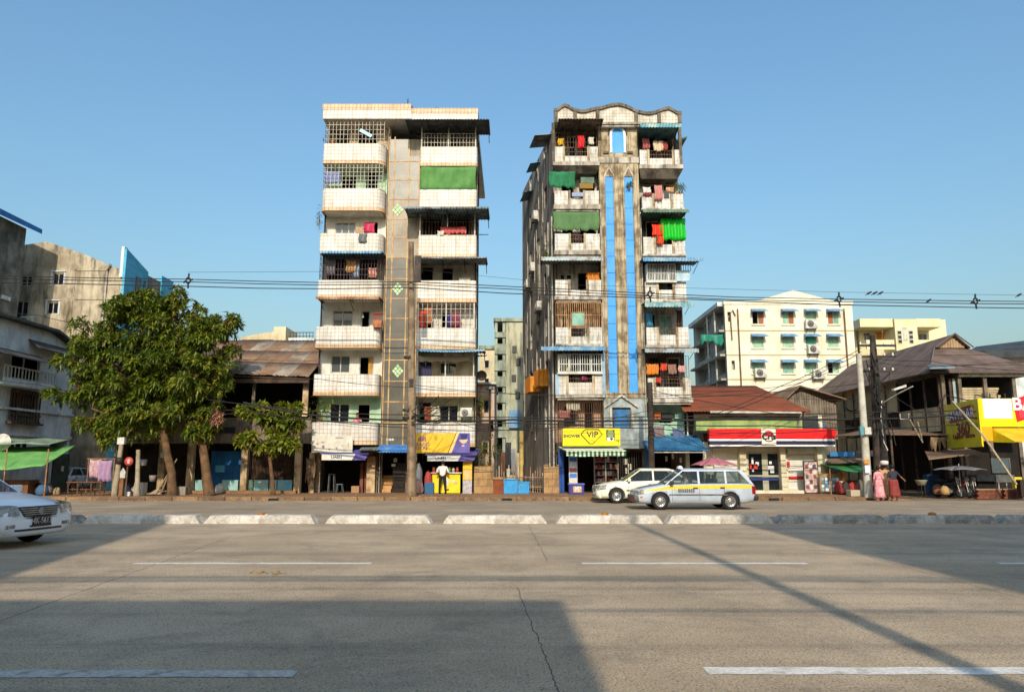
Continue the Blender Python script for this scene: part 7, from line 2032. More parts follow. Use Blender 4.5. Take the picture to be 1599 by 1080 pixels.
def sedan_front(plate, brand=False):
    def ex(t, W, ZS, side):
        for s in (-1, 1):
            MB().hexa([(1.82, s*.5, .56), (2.235, s*.48, .55), (2.13, s*.845, .55), (1.8, s*.885, .6)], [(1.78, s*.5, .745), (2.185, s*.48, .7), (2.08, s*.835, .705), (1.76, s*.878, .75)]).build('headlight', LAMP, t, local=True)
            MB().box(2.14, 2.2, s*.52, s*.7, .34, .4).build('fog_lamp', LAMP, t, local=True)
            MB().box(-2.16, -2.02, s*.55, s*.82, .62, .8).build('tail_lamp', REDL, t, local=True)
        fb_ = MB(); n = 18
        def bf(u, v):
            yy = u*2-1
            z = .2+.3*v
            return (2.235-.2*abs(yy)**3.2 - (.03 if v > .9 or v < .1 else 0), yy*.865, z)
        fb_.grid(bf, n, 6)
        o = fb_.build('front_bumper', MATS['paint_white'] if plate else MATS['paint_cream'], t, local=True)
        o.modifiers.new('t', 'SOLIDIFY').thickness = .06
        sl_ = MB(); sl_.grid(lambda u, v: (2.245-.2*abs(u*2-1)**3.2, (u*2-1)*.84, .285+.035*v), n, 1); sl_.build('bumper_slot', TRIMB, t, local=True)
        sl_ = MB(); sl_.grid(lambda u, v: (2.243-.2*abs(u*2-1)**3.2, (u*2-1)*.6, .345+.03*v), n, 1); sl_.build('bumper_slot', TRIMB, t, local=True)
        g = MB().hexa([(2.1, -.38, .52), (2.235, -.34, .52), (2.235, .34, .52), (2.1, .38, .52)], [(1.98, -.46, .685), (2.165, -.44, .685), (2.165, .44, .685), (1.98, .46, .685)]).build('grille', TRIMB, t, local=True)
        for k in range(4):
            z = .545+.034*k
            MB().box(2.2-.016*k, 2.245-.016*k, -.36-.022*k, .36+.022*k, z, z+.014).build('grille_bar', RIM, g, local=True)
        if plate:
            MB().lathe((2.215, 0, .61), [(.001, .012), (.04, .012), (.055, 0)], 14, axis='x').build('badge', RIM, g, local=True)
        p = MB().box(2.24, 2.255, -.2, .2, .36, .52).build('number_plate', M('plate_black', C('#2a2b2c'), .5) if plate else MATS['frame_white'], t, local=True)
        if plate:
            cu = txt(plate, (2.262, 0, .44), .15, MATS['frame_white'], p, rz=90, name='plate_number')
            cu.location = (2.258, 0, .44); cu.scale.x = .8
        else:
            MB().box(2.256, 2.258, -.16, .16, .4, .48).build('plate_number', DKP, p, local=True)
    return ex
car('sedan_car', 'white sedan parked at the kerb, partly hidden by the taxi', (X(928, 31.4, 770)+2.25, 31.95, 0), R(180), SED, PCR, CABS, (1.36, -1.27), .305, extras=sedan_front(None))
near_car = car('sedan_car', 'white sedan coming in from the left edge on the near lanes', (-11.62, 15.15, 0), R(-9), SED, PWH, CABS, (1.36, -1.27), .31, extras=sedan_front('4K-5617'))

near_car.scale = (1.12, 1.12, 1.12)

# ------------------------------------------------------------------ PEOPLE
SKIN = M('skin', C('#9a6648'), .6, C('#8a5a3f'), 6); HAIR = M('hair_black', (.012, .01, .009), .5)
def person(label, loc, rz, J, cols, h=1.6, skirt=None, load=None, group=None):
    """J: joints in metres for a 1.6 m figure; cols: body-part materials; one continuous skin mesh"""
    t = thing('person', label, 'person', loc, group, rz)
    k = h/1.6
    base = dict(pelvis=(0, 0, .86), waist=(0, 0, 1.0), chest=(0, 0, 1.18), neck=(0, .0, 1.34), headb=(0, -.01, 1.42), head=(0, -.012, 1.5), top=(0, 0, 1.57),
                shL=(.17, 0, 1.27), shR=(-.17, 0, 1.27), elL=(.23, .02, 1.02), elR=(-.23, .02, 1.02), wrL=(.24, -.06, .8), wrR=(-.24, -.06, .8), haL=(.24, -.09, .72), haR=(-.24, -.09, .72),
                hiL=(.09, 0, .82), hiR=(-.09, 0, .82), knL=(.1, -.03, .45), knR=(-.1, -.03, .45), anL=(.1, .02, .08), anR=(-.1, .02, .08), toL=(.11, -.14, .03), toR=(-.11, -.14, .03))
    base.update(J)
    rad = dict(pelvis=.135, waist=.12, chest=.14, neck=.055, headb=.075, head=.092, top=.06, shL=.065, shR=.065, elL=.043, elR=.043, wrL=.03, wrR=.03, haL=.036, haR=.036, hiL=.09, hiR=.09, knL=.062, knR=.062, anL=.042, anR=.042, toL=.035, toR=.035)
    names = list(base)
    E_ = [('pelvis', 'waist', 'shirt'), ('waist', 'chest', 'shirt'), ('chest', 'neck', 'shirt'), ('neck', 'headb', 'skin'), ('headb', 'head', 'head'), ('head', 'top', 'hair'),
          ('chest', 'shL', 'shirt'), ('chest', 'shR', 'shirt'), ('shL', 'elL', 'sleeve'), ('shR', 'elR', 'sleeve'), ('elL', 'wrL', 'skin'), ('elR', 'wrR', 'skin'), ('wrL', 'haL', 'skin'), ('wrR', 'haR', 'skin'),
          ('pelvis', 'hiL', 'legs'), ('pelvis', 'hiR', 'legs'), ('hiL', 'knL', 'legs'), ('hiR', 'knR', 'legs'), ('knL', 'anL', 'legs'), ('knR', 'anR', 'legs'), ('anL', 'toL', 'feet'), ('anR', 'toR', 'feet')]
    me = bpy.data.meshes.new('body')
    V = [Vector(base[n])*k for n in names]
    me.from_pydata(V, [(names.index(a), names.index(b)) for a, b, _ in E_], [])
    o = bpy.data.objects.new('body', me); COL.objects.link(o)
    sk = o.modifiers.new('skin', 'SKIN'); sk.use_smooth_shade = True
    o.modifiers.new('sub', 'SUBSURF').levels = 2
    for i, n_ in enumerate(names):
        sv = me.skin_vertices[0].data[i]
        r_ = rad[n_]*k
        sv.radius = (r_*(1.25 if n_ in ('chest', 'pelvis', 'waist') else 1), r_*(.85 if n_ in ('chest', 'waist') else 1))
        sv.use_root = (n_ == 'pelvis')
    bpy.context.view_layer.update()
    m2 = bpy.data.meshes.new_from_object(o.evaluated_get(bpy.context.evaluated_depsgraph_get()))
    bpy.data.objects.remove(o)
    order = ['shirt', 'sleeve', 'skin', 'legs', 'hair', 'feet']
    cm = dict(cols); cm.setdefault('skin', SKIN); cm.setdefault('hair', HAIR); cm.setdefault('sleeve', cm['shirt']); cm.setdefault('feet', SKIN)
    m2.materials.clear()
    for c in order: m2.materials.append(cm[c])
    segs = [(Vector(base[a])*k, Vector(base[b])*k, s_) for a, b, s_ in E_]
    hc = Vector(base['head'])*k
    for p in m2.polygons:
        c = p.center
        best = min(segs, key=lambda g: ((c-(g[0]+(g[1]-g[0])*max(0, min(1, (c-g[0]).dot(g[1]-g[0])/max(1e-9, (g[1]-g[0]).length_squared))))).length))
        s_ = best[2]
        if s_ == 'head':
            s_ = 'hair' if (c.y > hc.y-.02 or c.z > hc.z+.03) else 'skin'
        p.material_index = order.index(s_)
    bo = bpy.data.objects.new('body', m2); COL.objects.link(bo); bo.parent = t
    for s in ('L', 'R'):                                   # fingers
        w_, hd = Vector(base['wr'+s])*k, Vector(base['ha'+s])*k
        d = (hd-w_).normalized(); a = d.cross(Vector((0, 1, .2))).normalized()
        fm = MB()
        for q in range(4):
            b0 = hd+a*(q-1.5)*.019*k
            L = (.055, .065, .06, .045)[q]*k
            fm.tube([b0, b0+d*L*.6, b0+d*L+Vector((0, -.012, 0))], [.009*k, .008*k, .006*k], 5)
        b0 = w_+(hd-w_)*.4
        fm.tube([b0, b0-a*.035*k+d*.02*k+Vector((0, -.02, 0)), b0-a*.04*k+d*.05*k+Vector((0, -.02, 0))], [.011*k, .009*k, .007*k], 5)
        fm.build('fingers', SKIN, t, local=True)
    fc = MB(); hx = hc
    fc.lathe((hx.x, hx.y-.1*k, hx.z-.015), [(.001, -.016), (.012, 0), (.016, .02), (.001, .02)], 6, axis='y'); fc.build('nose', SKIN, t, local=True)
    hb = MB()                                              # hair cap
    hb.grid(lambda u, v: (hc.x+.1*k*math.sin(math.pi*v)*math.cos(2*math.pi*u), hc.y+.022*k+.108*k*math.sin(math.pi*v)*math.sin(2*math.pi*u)*(1 if math.sin(2*math.pi*u) > 0 else .75), hc.z+.03*k+.1*k*math.cos(math.pi*v)*(1 if v < .5 else .75)), 14, 10)
    hb.build('hair', HAIR, t, local=True)
    if skirt:
        mat, top, bot, r0, r1, lean = skirt
        sm = MB(); nn = 18
        def sf(u, v):
            a = 2*math.pi*u; z = (top+(bot-top)*v)*k
            rr = (r0+(r1-r0)*v)*k*(1+.05*math.sin(a*5+v*2)*v)
            return (rr*1.15*math.cos(a)+lean[0]*v, rr*.85*math.sin(a)+lean[1]*v, z)
        sm.grid(sf, nn, 8); o2 = sm.build('skirt', mat, t, local=True); o2.modifiers.new('t', 'SOLIDIFY').thickness = .012
    if load: load(t, base, k)
    return t
BLK = M('cloth_black', C('#1d1c1f'), .8); PNK = M('cloth_rose', C('#d08088'), .8, C('#e3b0ac'), 9, lo=.45, hi=.6); RLG = M('cloth_brick', C('#8f3f38'), .8, C('#7a332f'), 5); DTE = M('cloth_charcoal', C('#34323c'), .8); WSH = M('cloth_offwhite', C('#d8cfc8'), .8); TAN = M('cloth_tan', C('#bf9468'), .8, C('#a87e56'), 5)
person('man in pale shirt and black trousers leaning on the yellow kiosk counter', (X(691, 37.2, 760), 37.15, .15), R(180),
       dict(wrL=(.2, -.2, 1.0), wrR=(-.2, -.2, 1.0), haL=(.16, -.27, 1.02), haR=(-.16, -.27, 1.02), elL=(.29, .04, 1.04), elR=(-.29, .04, 1.04), hiL=(.1, .0, .82), hiR=(-.1, 0, .82), knL=(.13, 0, .45), knR=(-.12, .02, .45), anL=(.15, .04, .08), anR=(-.16, .04, .08), chest=(0, -.05, 1.18), neck=(0, -.08, 1.33), headb=(0, -.12, 1.41), head=(0, -.14, 1.48), top=(0, -.14, 1.55), shL=(.19, -.05, 1.27), shR=(-.19, -.05, 1.27)),
       dict(shirt=WSH, legs=BLK, feet=BLK), 1.62)
pY = 33.15
person('woman in a rose patterned blouse and skirt walking away near the pale pole', (X(1374, pY, 780), pY, 0), R(188),
       dict(elR=(-.24, -.02, 1.02), wrR=(-.33, -.12, .86), haR=(-.36, -.17, .8), knL=(.1, -.12, .47), anL=(.1, -.1, .1), toL=(.1, -.24, .04), anR=(-.1, .12, .1), toR=(-.1, 0, .03)),
       dict(shirt=PNK, legs=PNK), 1.5, skirt=(PNK, .98, .16, .15, .21, (0, .02)), group='people on the road edge')
def headload(t, b, k):
    hx = Vector(b['top'])*k
    MB().lathe((hx.x, hx.y, hx.z-.02), [(.001, 0), (.13, .01), (.17, .06), (.18, .16), (.13, .2), (.001, .21)], 12).build('head_bundle', WSH, t, local=True)
person('person with a white bundle on the head between the two women', (X(1385, pY+.7, 778), pY+.7, 0), R(180),
       dict(elL=(.25, -.05, 1.38), wrL=(.16, -.05, 1.6), haL=(.13, -.05, 1.66), knR=(-.1, -.12, .47), anR=(-.1, -.1, .1), toR=(-.1, -.22, .04)),
       dict(shirt=TAN, legs=TAN), 1.6, skirt=(TAN, .98, .2, .15, .2, (0, 0)), load=headload, group='people on the road edge')
def bag(t, b, k):
    h_ = Vector(b['haL'])*k
    MB().lathe((h_.x, h_.y, h_.z-.3), [(.001, 0), (.09, .02), (.1, .12), (.05, .24), (.015, .28)], 10).build('shopping_bag', WS, t, local=True)
person('person in charcoal shirt and brick red longyi holding an arm out', (X(1397, pY, 780), pY, 0), R(180),
       dict(elR=(-.34, -.02, 1.1), wrR=(-.5, -.06, .96), haR=(-.57, -.08, .9), knL=(.1, -.1, .46), anR=(-.1, .08, .1), toR=(-.1, -.05, .03)),
       dict(shirt=DTE, legs=RLG), 1.56, skirt=(RLG, .95, .2, .16, .2, (-.03, .02)), group='people on the road edge')
# person at the lowest left balcony of the cream tower, and the taxi driver
person('person in a pink top behind the lowest left balcony wall', (X(558, YB+.45, 655), YB+.45, zb(694)+.14), R(0), dict(elL=(.24, -.1, 1.1), wrL=(.16, -.25, 1.12), haL=(.1, -.3, 1.15)), dict(shirt=PNK, legs=BLK), 1.5)
person('taxi driver in a white shirt at the wheel', (6.2, 27.05, .12), R(-90), dict(pelvis=(0, .05, .48), waist=(0, .06, .62), chest=(0, .05, .8), neck=(0, .03, .96), headb=(0, .01, 1.03), head=(0, 0, 1.1), top=(0, .01, 1.16), shL=(.17, .04, .88), shR=(-.17, .04, .88), elL=(.22, -.12, .7), elR=(-.22, -.12, .7), wrL=(.16, -.33, .76), wrR=(-.16, -.33, .76), haL=(.14, -.4, .79), haR=(-.14, -.4, .79), hiL=(.09, 0, .46), hiR=(-.09, 0, .46), knL=(.1, -.4, .5), knR=(-.1, -.4, .5), anL=(.1, -.6, .22), anR=(-.1, -.6, .22), toL=(.1, -.7, .2), toR=(-.1, -.7, .2)), dict(shirt=WSH, legs=BLK, feet=BLK), 1.6)
# ------------------------------------------------------------------ TREES
LEAF = [ML('leaf_green', (.12, .165, .016), .32), ML('leaf_dark', (.055, .09, .013), .25), ML('leaf_bright', (.25, .27, .026), .38), ML('leaf_olive', (.2, .17, .03), .3), ML('leaf_red', (.24, .1, .035), .3), ML('leaf_pink', (.34, .16, .11), .3)]
BARK = M('bark', C('#7a5a3c'), .95, C('#54402c'), 3, streak=.5, bump=.6)
def whorl(mb, p, d, n, L, wd, pick):
    """rosette of n drooping leaves at a twig end p pointing along d"""
    d = d.normalized()
    a = d.cross(Vector((0, 0, 1)) if abs(d.z) < .9 else Vector((1, 0, 0))).normalized(); b = d.cross(a)
    mi = pick()
    for k in range(n):
        t = 2*math.pi*(k+rnd(-.3, .3))/n
        e = (a*math.cos(t)+b*math.sin(t)) + d*rnd(.1, .7)
        e.normalize()
        l = L*rnd(.5, 1.25); w = wd*rnd(.8, 1.2)
        dr = Vector((0, 0, -rnd(.1, .45)))*l
        s = e.cross(Vector((0, 0, 1)))
        if s.length < .05: s = Vector((1, 0, 0))
        s.normalize()
        p1 = p+e*l*.45+dr*.2; p2 = p+e*l+dr
        up = s.cross(e)*(w*.25)
        mb.add([p, p1+s*w-up, p1, p1-s*w-up, p2], [(0, 1, 2), (0, 2, 3), (1, 4, 2), (2, 4, 3)], mi if random.random() < .75 else pick())
def tree(label, base, trunk, limbs, clumps, L, wd, dens, seed, weights, group='street trees', nl=8, name='mango_tree'):
    random.seed(seed)
    t = thing(name, label, 'tree', base, group)
    mb = MB()
    for pts, r in [trunk] + limbs:
        P_ = []
        for (a, ra), (b, rb_) in zip(zip(pts, r), zip(pts[1:], r[1:])):
            for i in range(3):
                u = i/3
                P_.append((Vector(a)+(Vector(b)-Vector(a))*u+Vector((rnd(-.03, .03), rnd(-.03, .03), 0))*(1 if P_ else 0), ra+(rb_-ra)*u))
        P_.append((Vector(pts[-1]), r[-1]))
        mb.tube([q[0] for q in P_], [q[1] for q in P_], 10)
    mb.build('trunk', BARK, t)
    cr = MB(); tw = MB()
    def pick():
        return random.choices(range(6), weights)[0]
    for (c, rx, ry, rz_) in clumps:
        c = Vector(c)
        area = (rx*ry+rx*rz_+ry*rz_)
        n = int(dens*area); sub = []
        for _ in range(max(5, int(area*4.5))):                          # boughs: small leaf masses with dark gaps between
            v = Vector((random.gauss(0, 1), random.gauss(0, 1), random.gauss(0, 1))).normalized()
            sub.append((c+Vector((v.x*rx, v.y*ry, v.z*rz_))*rnd(.45, 1.08), rnd(.28, .58)*min(1, (rx+rz_)/2)))
        for _ in range(n):
            v = Vector((random.gauss(0, 1), random.gauss(0, 1), random.gauss(0, 1))).normalized()
            rr = rnd(.55, 1.0)**.5
            bump_ = 1+.22*math.sin(v.x*5+seed+c.x)*math.sin(v.y*4+c.z)*math.sin(v.z*6+seed)
            sc_, sr = random.choice(sub); v = (v+Vector((0, -.25, .35))).normalized()
            p = sc_+Vector((v.x, v.y, v.z*.72))*sr*rr*bump_
            if p.y > c.y+.45*ry and random.random() < .55: continue      # thinner at the back
            whorl(cr, p, v+Vector((0, 0, .25)), nl, L, wd, pick)
            if random.random() < .12:
                tw.tube([c+(p-c)*.25, p], [.03, .008], 4, cap=False)
    cr.build('crown', LEAF, t)
    if tw.v: tw.build('twigs', BARK, t, kind='stuff')
    random.seed(seed+1)
    return t
tY = 35.3
W_ = lambda px, py, y=tY: (X(px, y, py), y, Z(py, y))
def cl(px, py, rpx, rpz, y=tY, d=1.0):
    k = y/FPX
    return ((X(px, y, py), y+rnd(-.3, .5), Z(py, y)), rpx*k, min(rpx, rpz)*k*d*.95, rpz*k)
random.seed(11)
tree('large mango tree with dense dark crown, the left one of two grown together', (X(278, tY), tY, .15),
     ([(X(280, tY), tY, .12), (X(276, tY), tY, 1.2), (X(264, tY), tY, 2.6), (X(245, tY), tY+.1, 4.2)], [.24, .19, .17, .12]),
     [([(X(264, tY), tY, 2.6), (X(230, tY), tY, 4.0), (X(180, tY), tY, 5.2)], [.12, .09, .04]), ([(X(250, tY), tY, 3.8), (X(235, tY), tY, 6), (X(215, tY), tY, 8)], [.11, .08, .03]), ([(X(262, tY), tY, 2.8), (X(215, tY), tY-.4, 3.4), (X(150, tY), tY-.3, 4.2)], [.08, .06, .03])],
     [cl(215, 462, 30, 16), cl(175, 560, 62, 45), cl(150, 610, 45, 35), cl(205, 500, 48, 40), cl(230, 475, 42, 32), cl(200, 590, 55, 50), cl(150, 530, 38, 30), cl(225, 640, 60, 42), cl(160, 650, 40, 28), cl(120, 620, 32, 20), cl(92, 618, 26, 11), cl(130, 572, 28, 26), cl(195, 672, 45, 22), cl(160, 680, 22, 16), cl(250, 560, 45, 55)],
     .30, .05, 85, 21, [46, 24, 24, 5, 1, 0])
random.seed(12)
tree('large mango tree with a leaning brown trunk, the right one of two grown together', (X(336, tY), tY, .15),
     ([(X(338, tY), tY, .12), (X(330, tY), tY, 1.1), (X(320, tY), tY+.1, 2.4), (X(300, tY), tY+.1, 4.2)], [.27, .21, .19, .13]),
     [([(X(318, tY), tY+.1, 2.6), (X(335, tY), tY, 4.6), (X(330, tY), tY, 7)], [.12, .08, .03]), ([(X(303, tY), tY+.1, 4), (X(270, tY), tY, 6), (X(270, tY), tY, 8.5)], [.12, .08, .03]), ([(X(320, tY), tY, 2.5), (X(350, tY), tY-.3, 3.6)], [.06, .03])],
     [cl(285, 500, 52, 45), cl(325, 520, 42, 42), cl(345, 500, 26, 28), cl(300, 580, 58, 50), cl(330, 600, 28, 45), cl(270, 640, 50, 40), cl(315, 650, 32, 28), cl(265, 470, 34, 24), cl(350, 540, 18, 30), cl(300, 675, 30, 20), cl(240, 520, 40, 40)],
     .30, .05, 85, 22, [44, 22, 25, 6, 3, 0])
random.seed(13)
yY = 35.6
tree('young tree with big bright leaves beside the cream tower', (X(430, yY), yY, .15),
     ([(X(434, yY), yY, .12), (X(431, yY), yY, 1.0), (X(427, yY), yY, 1.9), (X(424, yY), yY, 2.6)], [.12, .09, .08, .06]),
     [([(X(427, yY), yY, 1.9), (X(455, yY), yY, 3.0), (X(465, yY), yY, 3.6)], [.05, .035, .015]), ([(X(426, yY), yY, 2.0), (X(400, yY), yY, 2.9), (X(392, yY), yY, 3.6)], [.05, .035, .015]), ([(X(424, yY), yY, 2.5), (X(435, yY), yY, 3.6), (X(440, yY), yY, 4.4)], [.05, .03, .012])],
     [cl(405, 640, 26, 15, yY), cl(440, 634, 24, 17, yY), cl(425, 662, 36, 22, yY), cl(458, 665, 26, 24, yY), cl(402, 680, 26, 16, yY), cl(452, 688, 24, 13, yY), cl(427, 694, 18, 13, yY)],
     .32, .08, 95, 23, [30, 8, 48, 12, 1, 0], nl=6, name='young_tree')
# pinkish young shoots near the right mango
random.seed(14)
sh = MB()
for _ in range(26):
    p = Vector((X(rnd(334, 352), tY-.6), tY-.7, Z(rnd(640, 662), tY-.6)))
    whorl(sh, p, Vector((rnd(-1, 1), -1, .2)), 6, .22, .045, lambda: 5)
tw = thing('flowering_shoot', 'pinkish brown young shoot at the right foot of the mango crown', 'shoot', (X(343, tY-.6), tY-.7, Z(662, tY)), 'street trees')
sh.build('leaves', LEAF, tw); MB().tube([(X(330, tY), tY, 3.4), (X(342, tY-.6), tY-.6, Z(652, tY-.6))], [.03, .01], 5).build('twig', BARK, tw)
def bush(label, px, py, y, rpx, rpz, n, L, wd, weights, pot=None, cat='plant', name='potted_plant', stems=5):
    t = thing(name, label, cat, (X(px, y, py), y, Z(py+rpz, y)), 'plants on walls and balconies')
    mb = MB(); k = y/FPX
    c = Vector((X(px, y, py), y, Z(py, y)))
    for _ in range(n):
        v = Vector((random.gauss(0, .6), random.gauss(0, .6), random.gauss(0, .6)))
        p = c+Vector((v.x*rpx*k, v.y*rpx*k*.6, v.z*rpz*k))
        whorl(mb, p, v+Vector((0, 0, .5)), 6, L, wd, lambda: random.choices(range(6), weights)[0])
    mb.build('leaves', LEAF, t)
    sm = MB()
    for i in range(stems):
        sm.tube([(c.x+rnd(-.05, .05), c.y, c.z-rpz*k), (c.x+rnd(-1, 1)*rpx*k*.6, c.y, c.z+rnd(-.2, .6)*rpz*k)], [.015, .006], 4)
    sm.build('stem', BARK, t)
    if pot:
        MB().lathe((c.x, c.y, c.z-rpz*k-.22), [(.001, 0), (.11, 0), (.15, .2), (.16, .24), (.001, .23)], 12).build('pot', M('terracotta', C('#9c5f3f'), .8), t)
    return t
random.seed(15)
bush('leafy bush growing over the stub wall beside the yellow kiosk', 757, 706, 38.3, 16, 24, 60, .32, .03, [45, 20, 25, 10, 0, 0], name='wall_bush', cat='bush')
bush('climbing plant at the left end of the lowest left balcony', 500, 640, YB+.4, 12, 16, 34, .25, .03, [30, 5, 40, 25, 0, 0], pot=True)
bush('spiky plant on the right balcony second from the top', 1060, 294, YB+.2, 9, 9, 24, .3, .02, [40, 10, 30, 20, 0, 0], pot=True)
bush('small plant growing from the right blue strip', 983, 290, YS-.1, 3, 6, 7, .2, .03, [50, 50, 0, 0, 0, 0], name='wall_plant')
bush('hanging creeper at the left edge of the cream tower', 499, 338, YB+.3, 3, 16, 22, .22, .012, [20, 60, 0, 20, 0, 0], name='wall_creeper', cat='creeper')
bush('plant in the corner of the flank awning on the weathered tower', 852, 398, YB+.2, 5, 10, 18, .22, .03, [50, 30, 20, 0, 0, 0], name='wall_plant')
bush('plants in the top left grille of the cream tower', 520, 216, YB+.4, 8, 6, 16, .2, .03, [40, 20, 20, 20, 0, 0], pot=True)
bush('tall green plant in the alley behind the cream tower', 749, 630, 46.5, 5, 14, 24, .3, .04, [20, 5, 60, 15, 0, 0], pot=True)

# ------------------------------------------------------------------ POLES AND CABLES
CBL = M('cable_black', (.02, .019, .018), .7)
def pole(label, px0, py0, px1, py1, y, r0, r1, mat, name='utility_pole', z0=.15):
    t = thing(name, label, 'pole', (X(px0, y, py0), y, z0), 'poles along the far pavement')
    a, b = Vector((X(px0, y, py0), y, z0)), Vector((X(px1, y, py1), y, Z(py1, y)))
    MB().tube([a+(b-a)*i/6 for i in range(7)], [r0+(r1-r0)*i/6 for i in range(7)], 12).build('shaft', mat, t)
    return t, a, b
cY_ = 34.5
t, a, b = pole('tall weathered wooden pole in front of the cream tower', 643, 772, 642, 378, cY_, .22, .13, M('pole_wood', C('#9a8468'), .9, C('#73604a'), 2, streak=.6, dirt=C('#3f3428'), sscale=5, sz=.06, bump=.4))
for py in (558, 640, 652):
    MB().lathe((b.x, cY_, Z(py, cY_)), [(.2, -.06), (.22, -.06), (.22, .06), (.2, .06)], 12).build('pole_band', MATS['steel_dark'], t)
m_ = MB(); m_.box(b.x+.08, b.x+.28, cY_-.2, cY_-.02, Z(605, cY_), Z(592, cY_)); m_.build('junction_box', MATS['steel_dark'], t)
m_ = MB(); m_.box(b.x+.2, b.x+.5, cY_-.12, cY_+.1, Z(440, cY_), Z(400, cY_)); m_.build('transformer_rail', MATS['steel_dark'], t)
t, a, b2 = pole('dark wooden pole between the yellow shop and the blue canopy', 1018, 765, 1015, 597, 35.6, .17, .12, M('pole_dark', C('#4a3f36'), .9, C('#2f2822'), 2))
t, a, b3 = pole('pale concrete pole with a meter box by the walking women', 1357, 781, 1341, 552, 33.95, .19, .12, M('pole_pale', C('#c9c4b4'), .85, C('#a8a08c'), 1.5, streak=.4, dirt=C('#6f6452')), z0=.1)
bx('meter_box', MATS['ac_white'], t, X(1349, 33.7, 675), X(1359, 33.7, 675), 33.6, 33.78, Z(678, 33.7), Z(667, 33.7)); bx('meter_box', M('box_teal', C('#5f8f98'), .6), t, X(1342, 33.7, 670), X(1348, 33.7, 670), 33.62, 33.78, Z(679, 33.7), Z(665, 33.7))
bx('poster', M('poster_pale', C('#dcd8e6'), .6), t, X(1350, 33.7, 730), X(1357.5, 33.7, 730), 33.66, 33.7, Z(738, 33.7), Z(726, 33.7)); bx('poster', M('poster_orange', C('#c98a3a'), .6), t, X(1349, 33.7, 720), X(1357, 33.7, 720), 33.67, 33.7, Z(724, 33.7), Z(717, 33.7))
t4, a, b4 = pole('dark wooden pole right behind the pale concrete one', 1371, 772, 1362, 535, 35.0, .16, .11, MATS['pole_dark'])
t5, a, b5 = pole('tall black wooden pole with insulator arms and a lamp', 1386, 772, 1362, 523, 35.5, .2, .13, M('pole_black', C('#3f3a36'), .9, C('#2a2522'), 2))
b5 = Vector((X(1364, 35.5, 530), 35.5, Z(530, 35.5)))
INS = M('insulator', C('#d8d4c8'), .3)
for py in (540, 557, 580):
    z = Z(py, 35.2); x = X(1368, 35.2, py)
    bar = MB().box(x-.9, x+.9, 35.05, 35.13, z-.05, z+.05).build('cross_arm', MATS['steel_dark'], t5)
    for k in (-.8, -.4, .35, .75):
        MB().lathe((x+k, 35.09, z+.05), [(.05, 0), (.06, .03), (.03, .06), (.05, .09), (.02, .13)], 8).build('insulator', INS, bar)
m_ = MB()
cxx, cz = X(1330, 34.9, 632), Z(632, 34.9)
for q in range(3):
    m_.tube([(cxx+(.27+.02*q)*math.cos(2*math.pi*i/20), 34.9+.03*q, cz+(.27+.02*q)*math.sin(2*math.pi*i/20)) for i in range(21)], .015, 5)
m_.build('cable_coil', CBL, t4)
MB().tube([(X(1384, 34.9, 625), 35.2, Z(628, 35)), (X(1400, 34.5, 618), 34.3, Z(614, 34.3)), (X(1418, 34, 604), 33.6, Z(603, 33.6))], [.03, .03, .03], 6).build('lamp_arm', MATS['frame_white'], t5)
bevel(MB().hexa([(X(1394, 33.6, 606), 33.5, Z(610, 33.5)), (X(1414, 33.6, 602), 33.5, Z(604, 33.5)), (X(1414, 33.6, 602), 33.75, Z(604, 33.5)), (X(1394, 33.6, 606), 33.75, Z(610, 33.5))], [(X(1394, 33.6, 606), 33.5, Z(607, 33.5)), (X(1414, 33.6, 602), 33.5, Z(600, 33.5)), (X(1414, 33.6, 602), 33.75, Z(600, 33.5)), (X(1394, 33.6, 606), 33.75, Z(607, 33.5))]).build('lamp_head', MATS['ac_white'], t5), .02)
m_ = MB(); m_.tube([(X(1403, 34.5), 34.5, Z(646, 34.5)), (X(1403, 34.5), 34.5, Z(654, 34.5)), (X(1416, 34.5), 34.5, Z(654, 34.5)), (X(1417, 34.5), 34.5, Z(645, 34.5))], .02, 5); m_.build('wire_hook', INS, t5)
m_ = MB(); m_.tube([(X(1379, 35.1, 630), 35.2, Z(625, 35.1)), (X(1377, 35, 650), 35.1, Z(650, 35)), (X(1382, 35, 690), 35.1, Z(690, 35)), (X(1388, 35, 703), 35.1, Z(703, 35))], .025, 5); m_.build('conduit', INS, t5)
# leaning pole at right (bamboo prop) and the thin ones
t = thing('bamboo_prop', 'thin pale bamboo prop leaning across the liquor store sign', 'pole', (X(1584, 33.9), 33.9, .05))
MB().tube([(X(1586, 33.9, 745), 33.9, .7), (X(1536, 34.0, 680), 34.0, Z(681, 34)), (X(1487, 34.2, 626), 34.2, Z(626, 34.2))], [.055, .05, .04], 8).build('shaft', M('bamboo_pale', C('#b5a68c'), .7, C('#8f8068'), 4), t)
def cable(label, pts, r, y=None, n=12, name='overhead_cable', sag=0, group='overhead cables', mat=None):
    P_ = [Vector((X(p[0], p[2], p[1]), p[2], Z(p[1], p[2]))) for p in pts]
    mb = MB()
    q = []
    for a, b in zip(P_, P_[1:]):
        for i in range(n):
            u = i/n
            c = a+(b-a)*u; c.z -= sag*4*u*(1-u)
            q.append(c)
    q.append(P_[-1])
    mb.tube(q, r, 5)
    return mb.build(name, mat or CBL, None, label, 'cable', group)
hY = 34.3
HP = [(-60, 429), (0, 431), (150, 434), (294, 436), (400, 439), (495, 441), (643, 440), (790, 447), (1015, 458), (1150, 464), (1310, 467), (1523, 470), (1660, 471)]
cable('upper of the high cables crossing the whole view', [(a, b, hY) for a, b in HP], .022)
cable('second of the high cables crossing the whole view', [(a, b+4, hY+.1) for a, b in HP], .022)
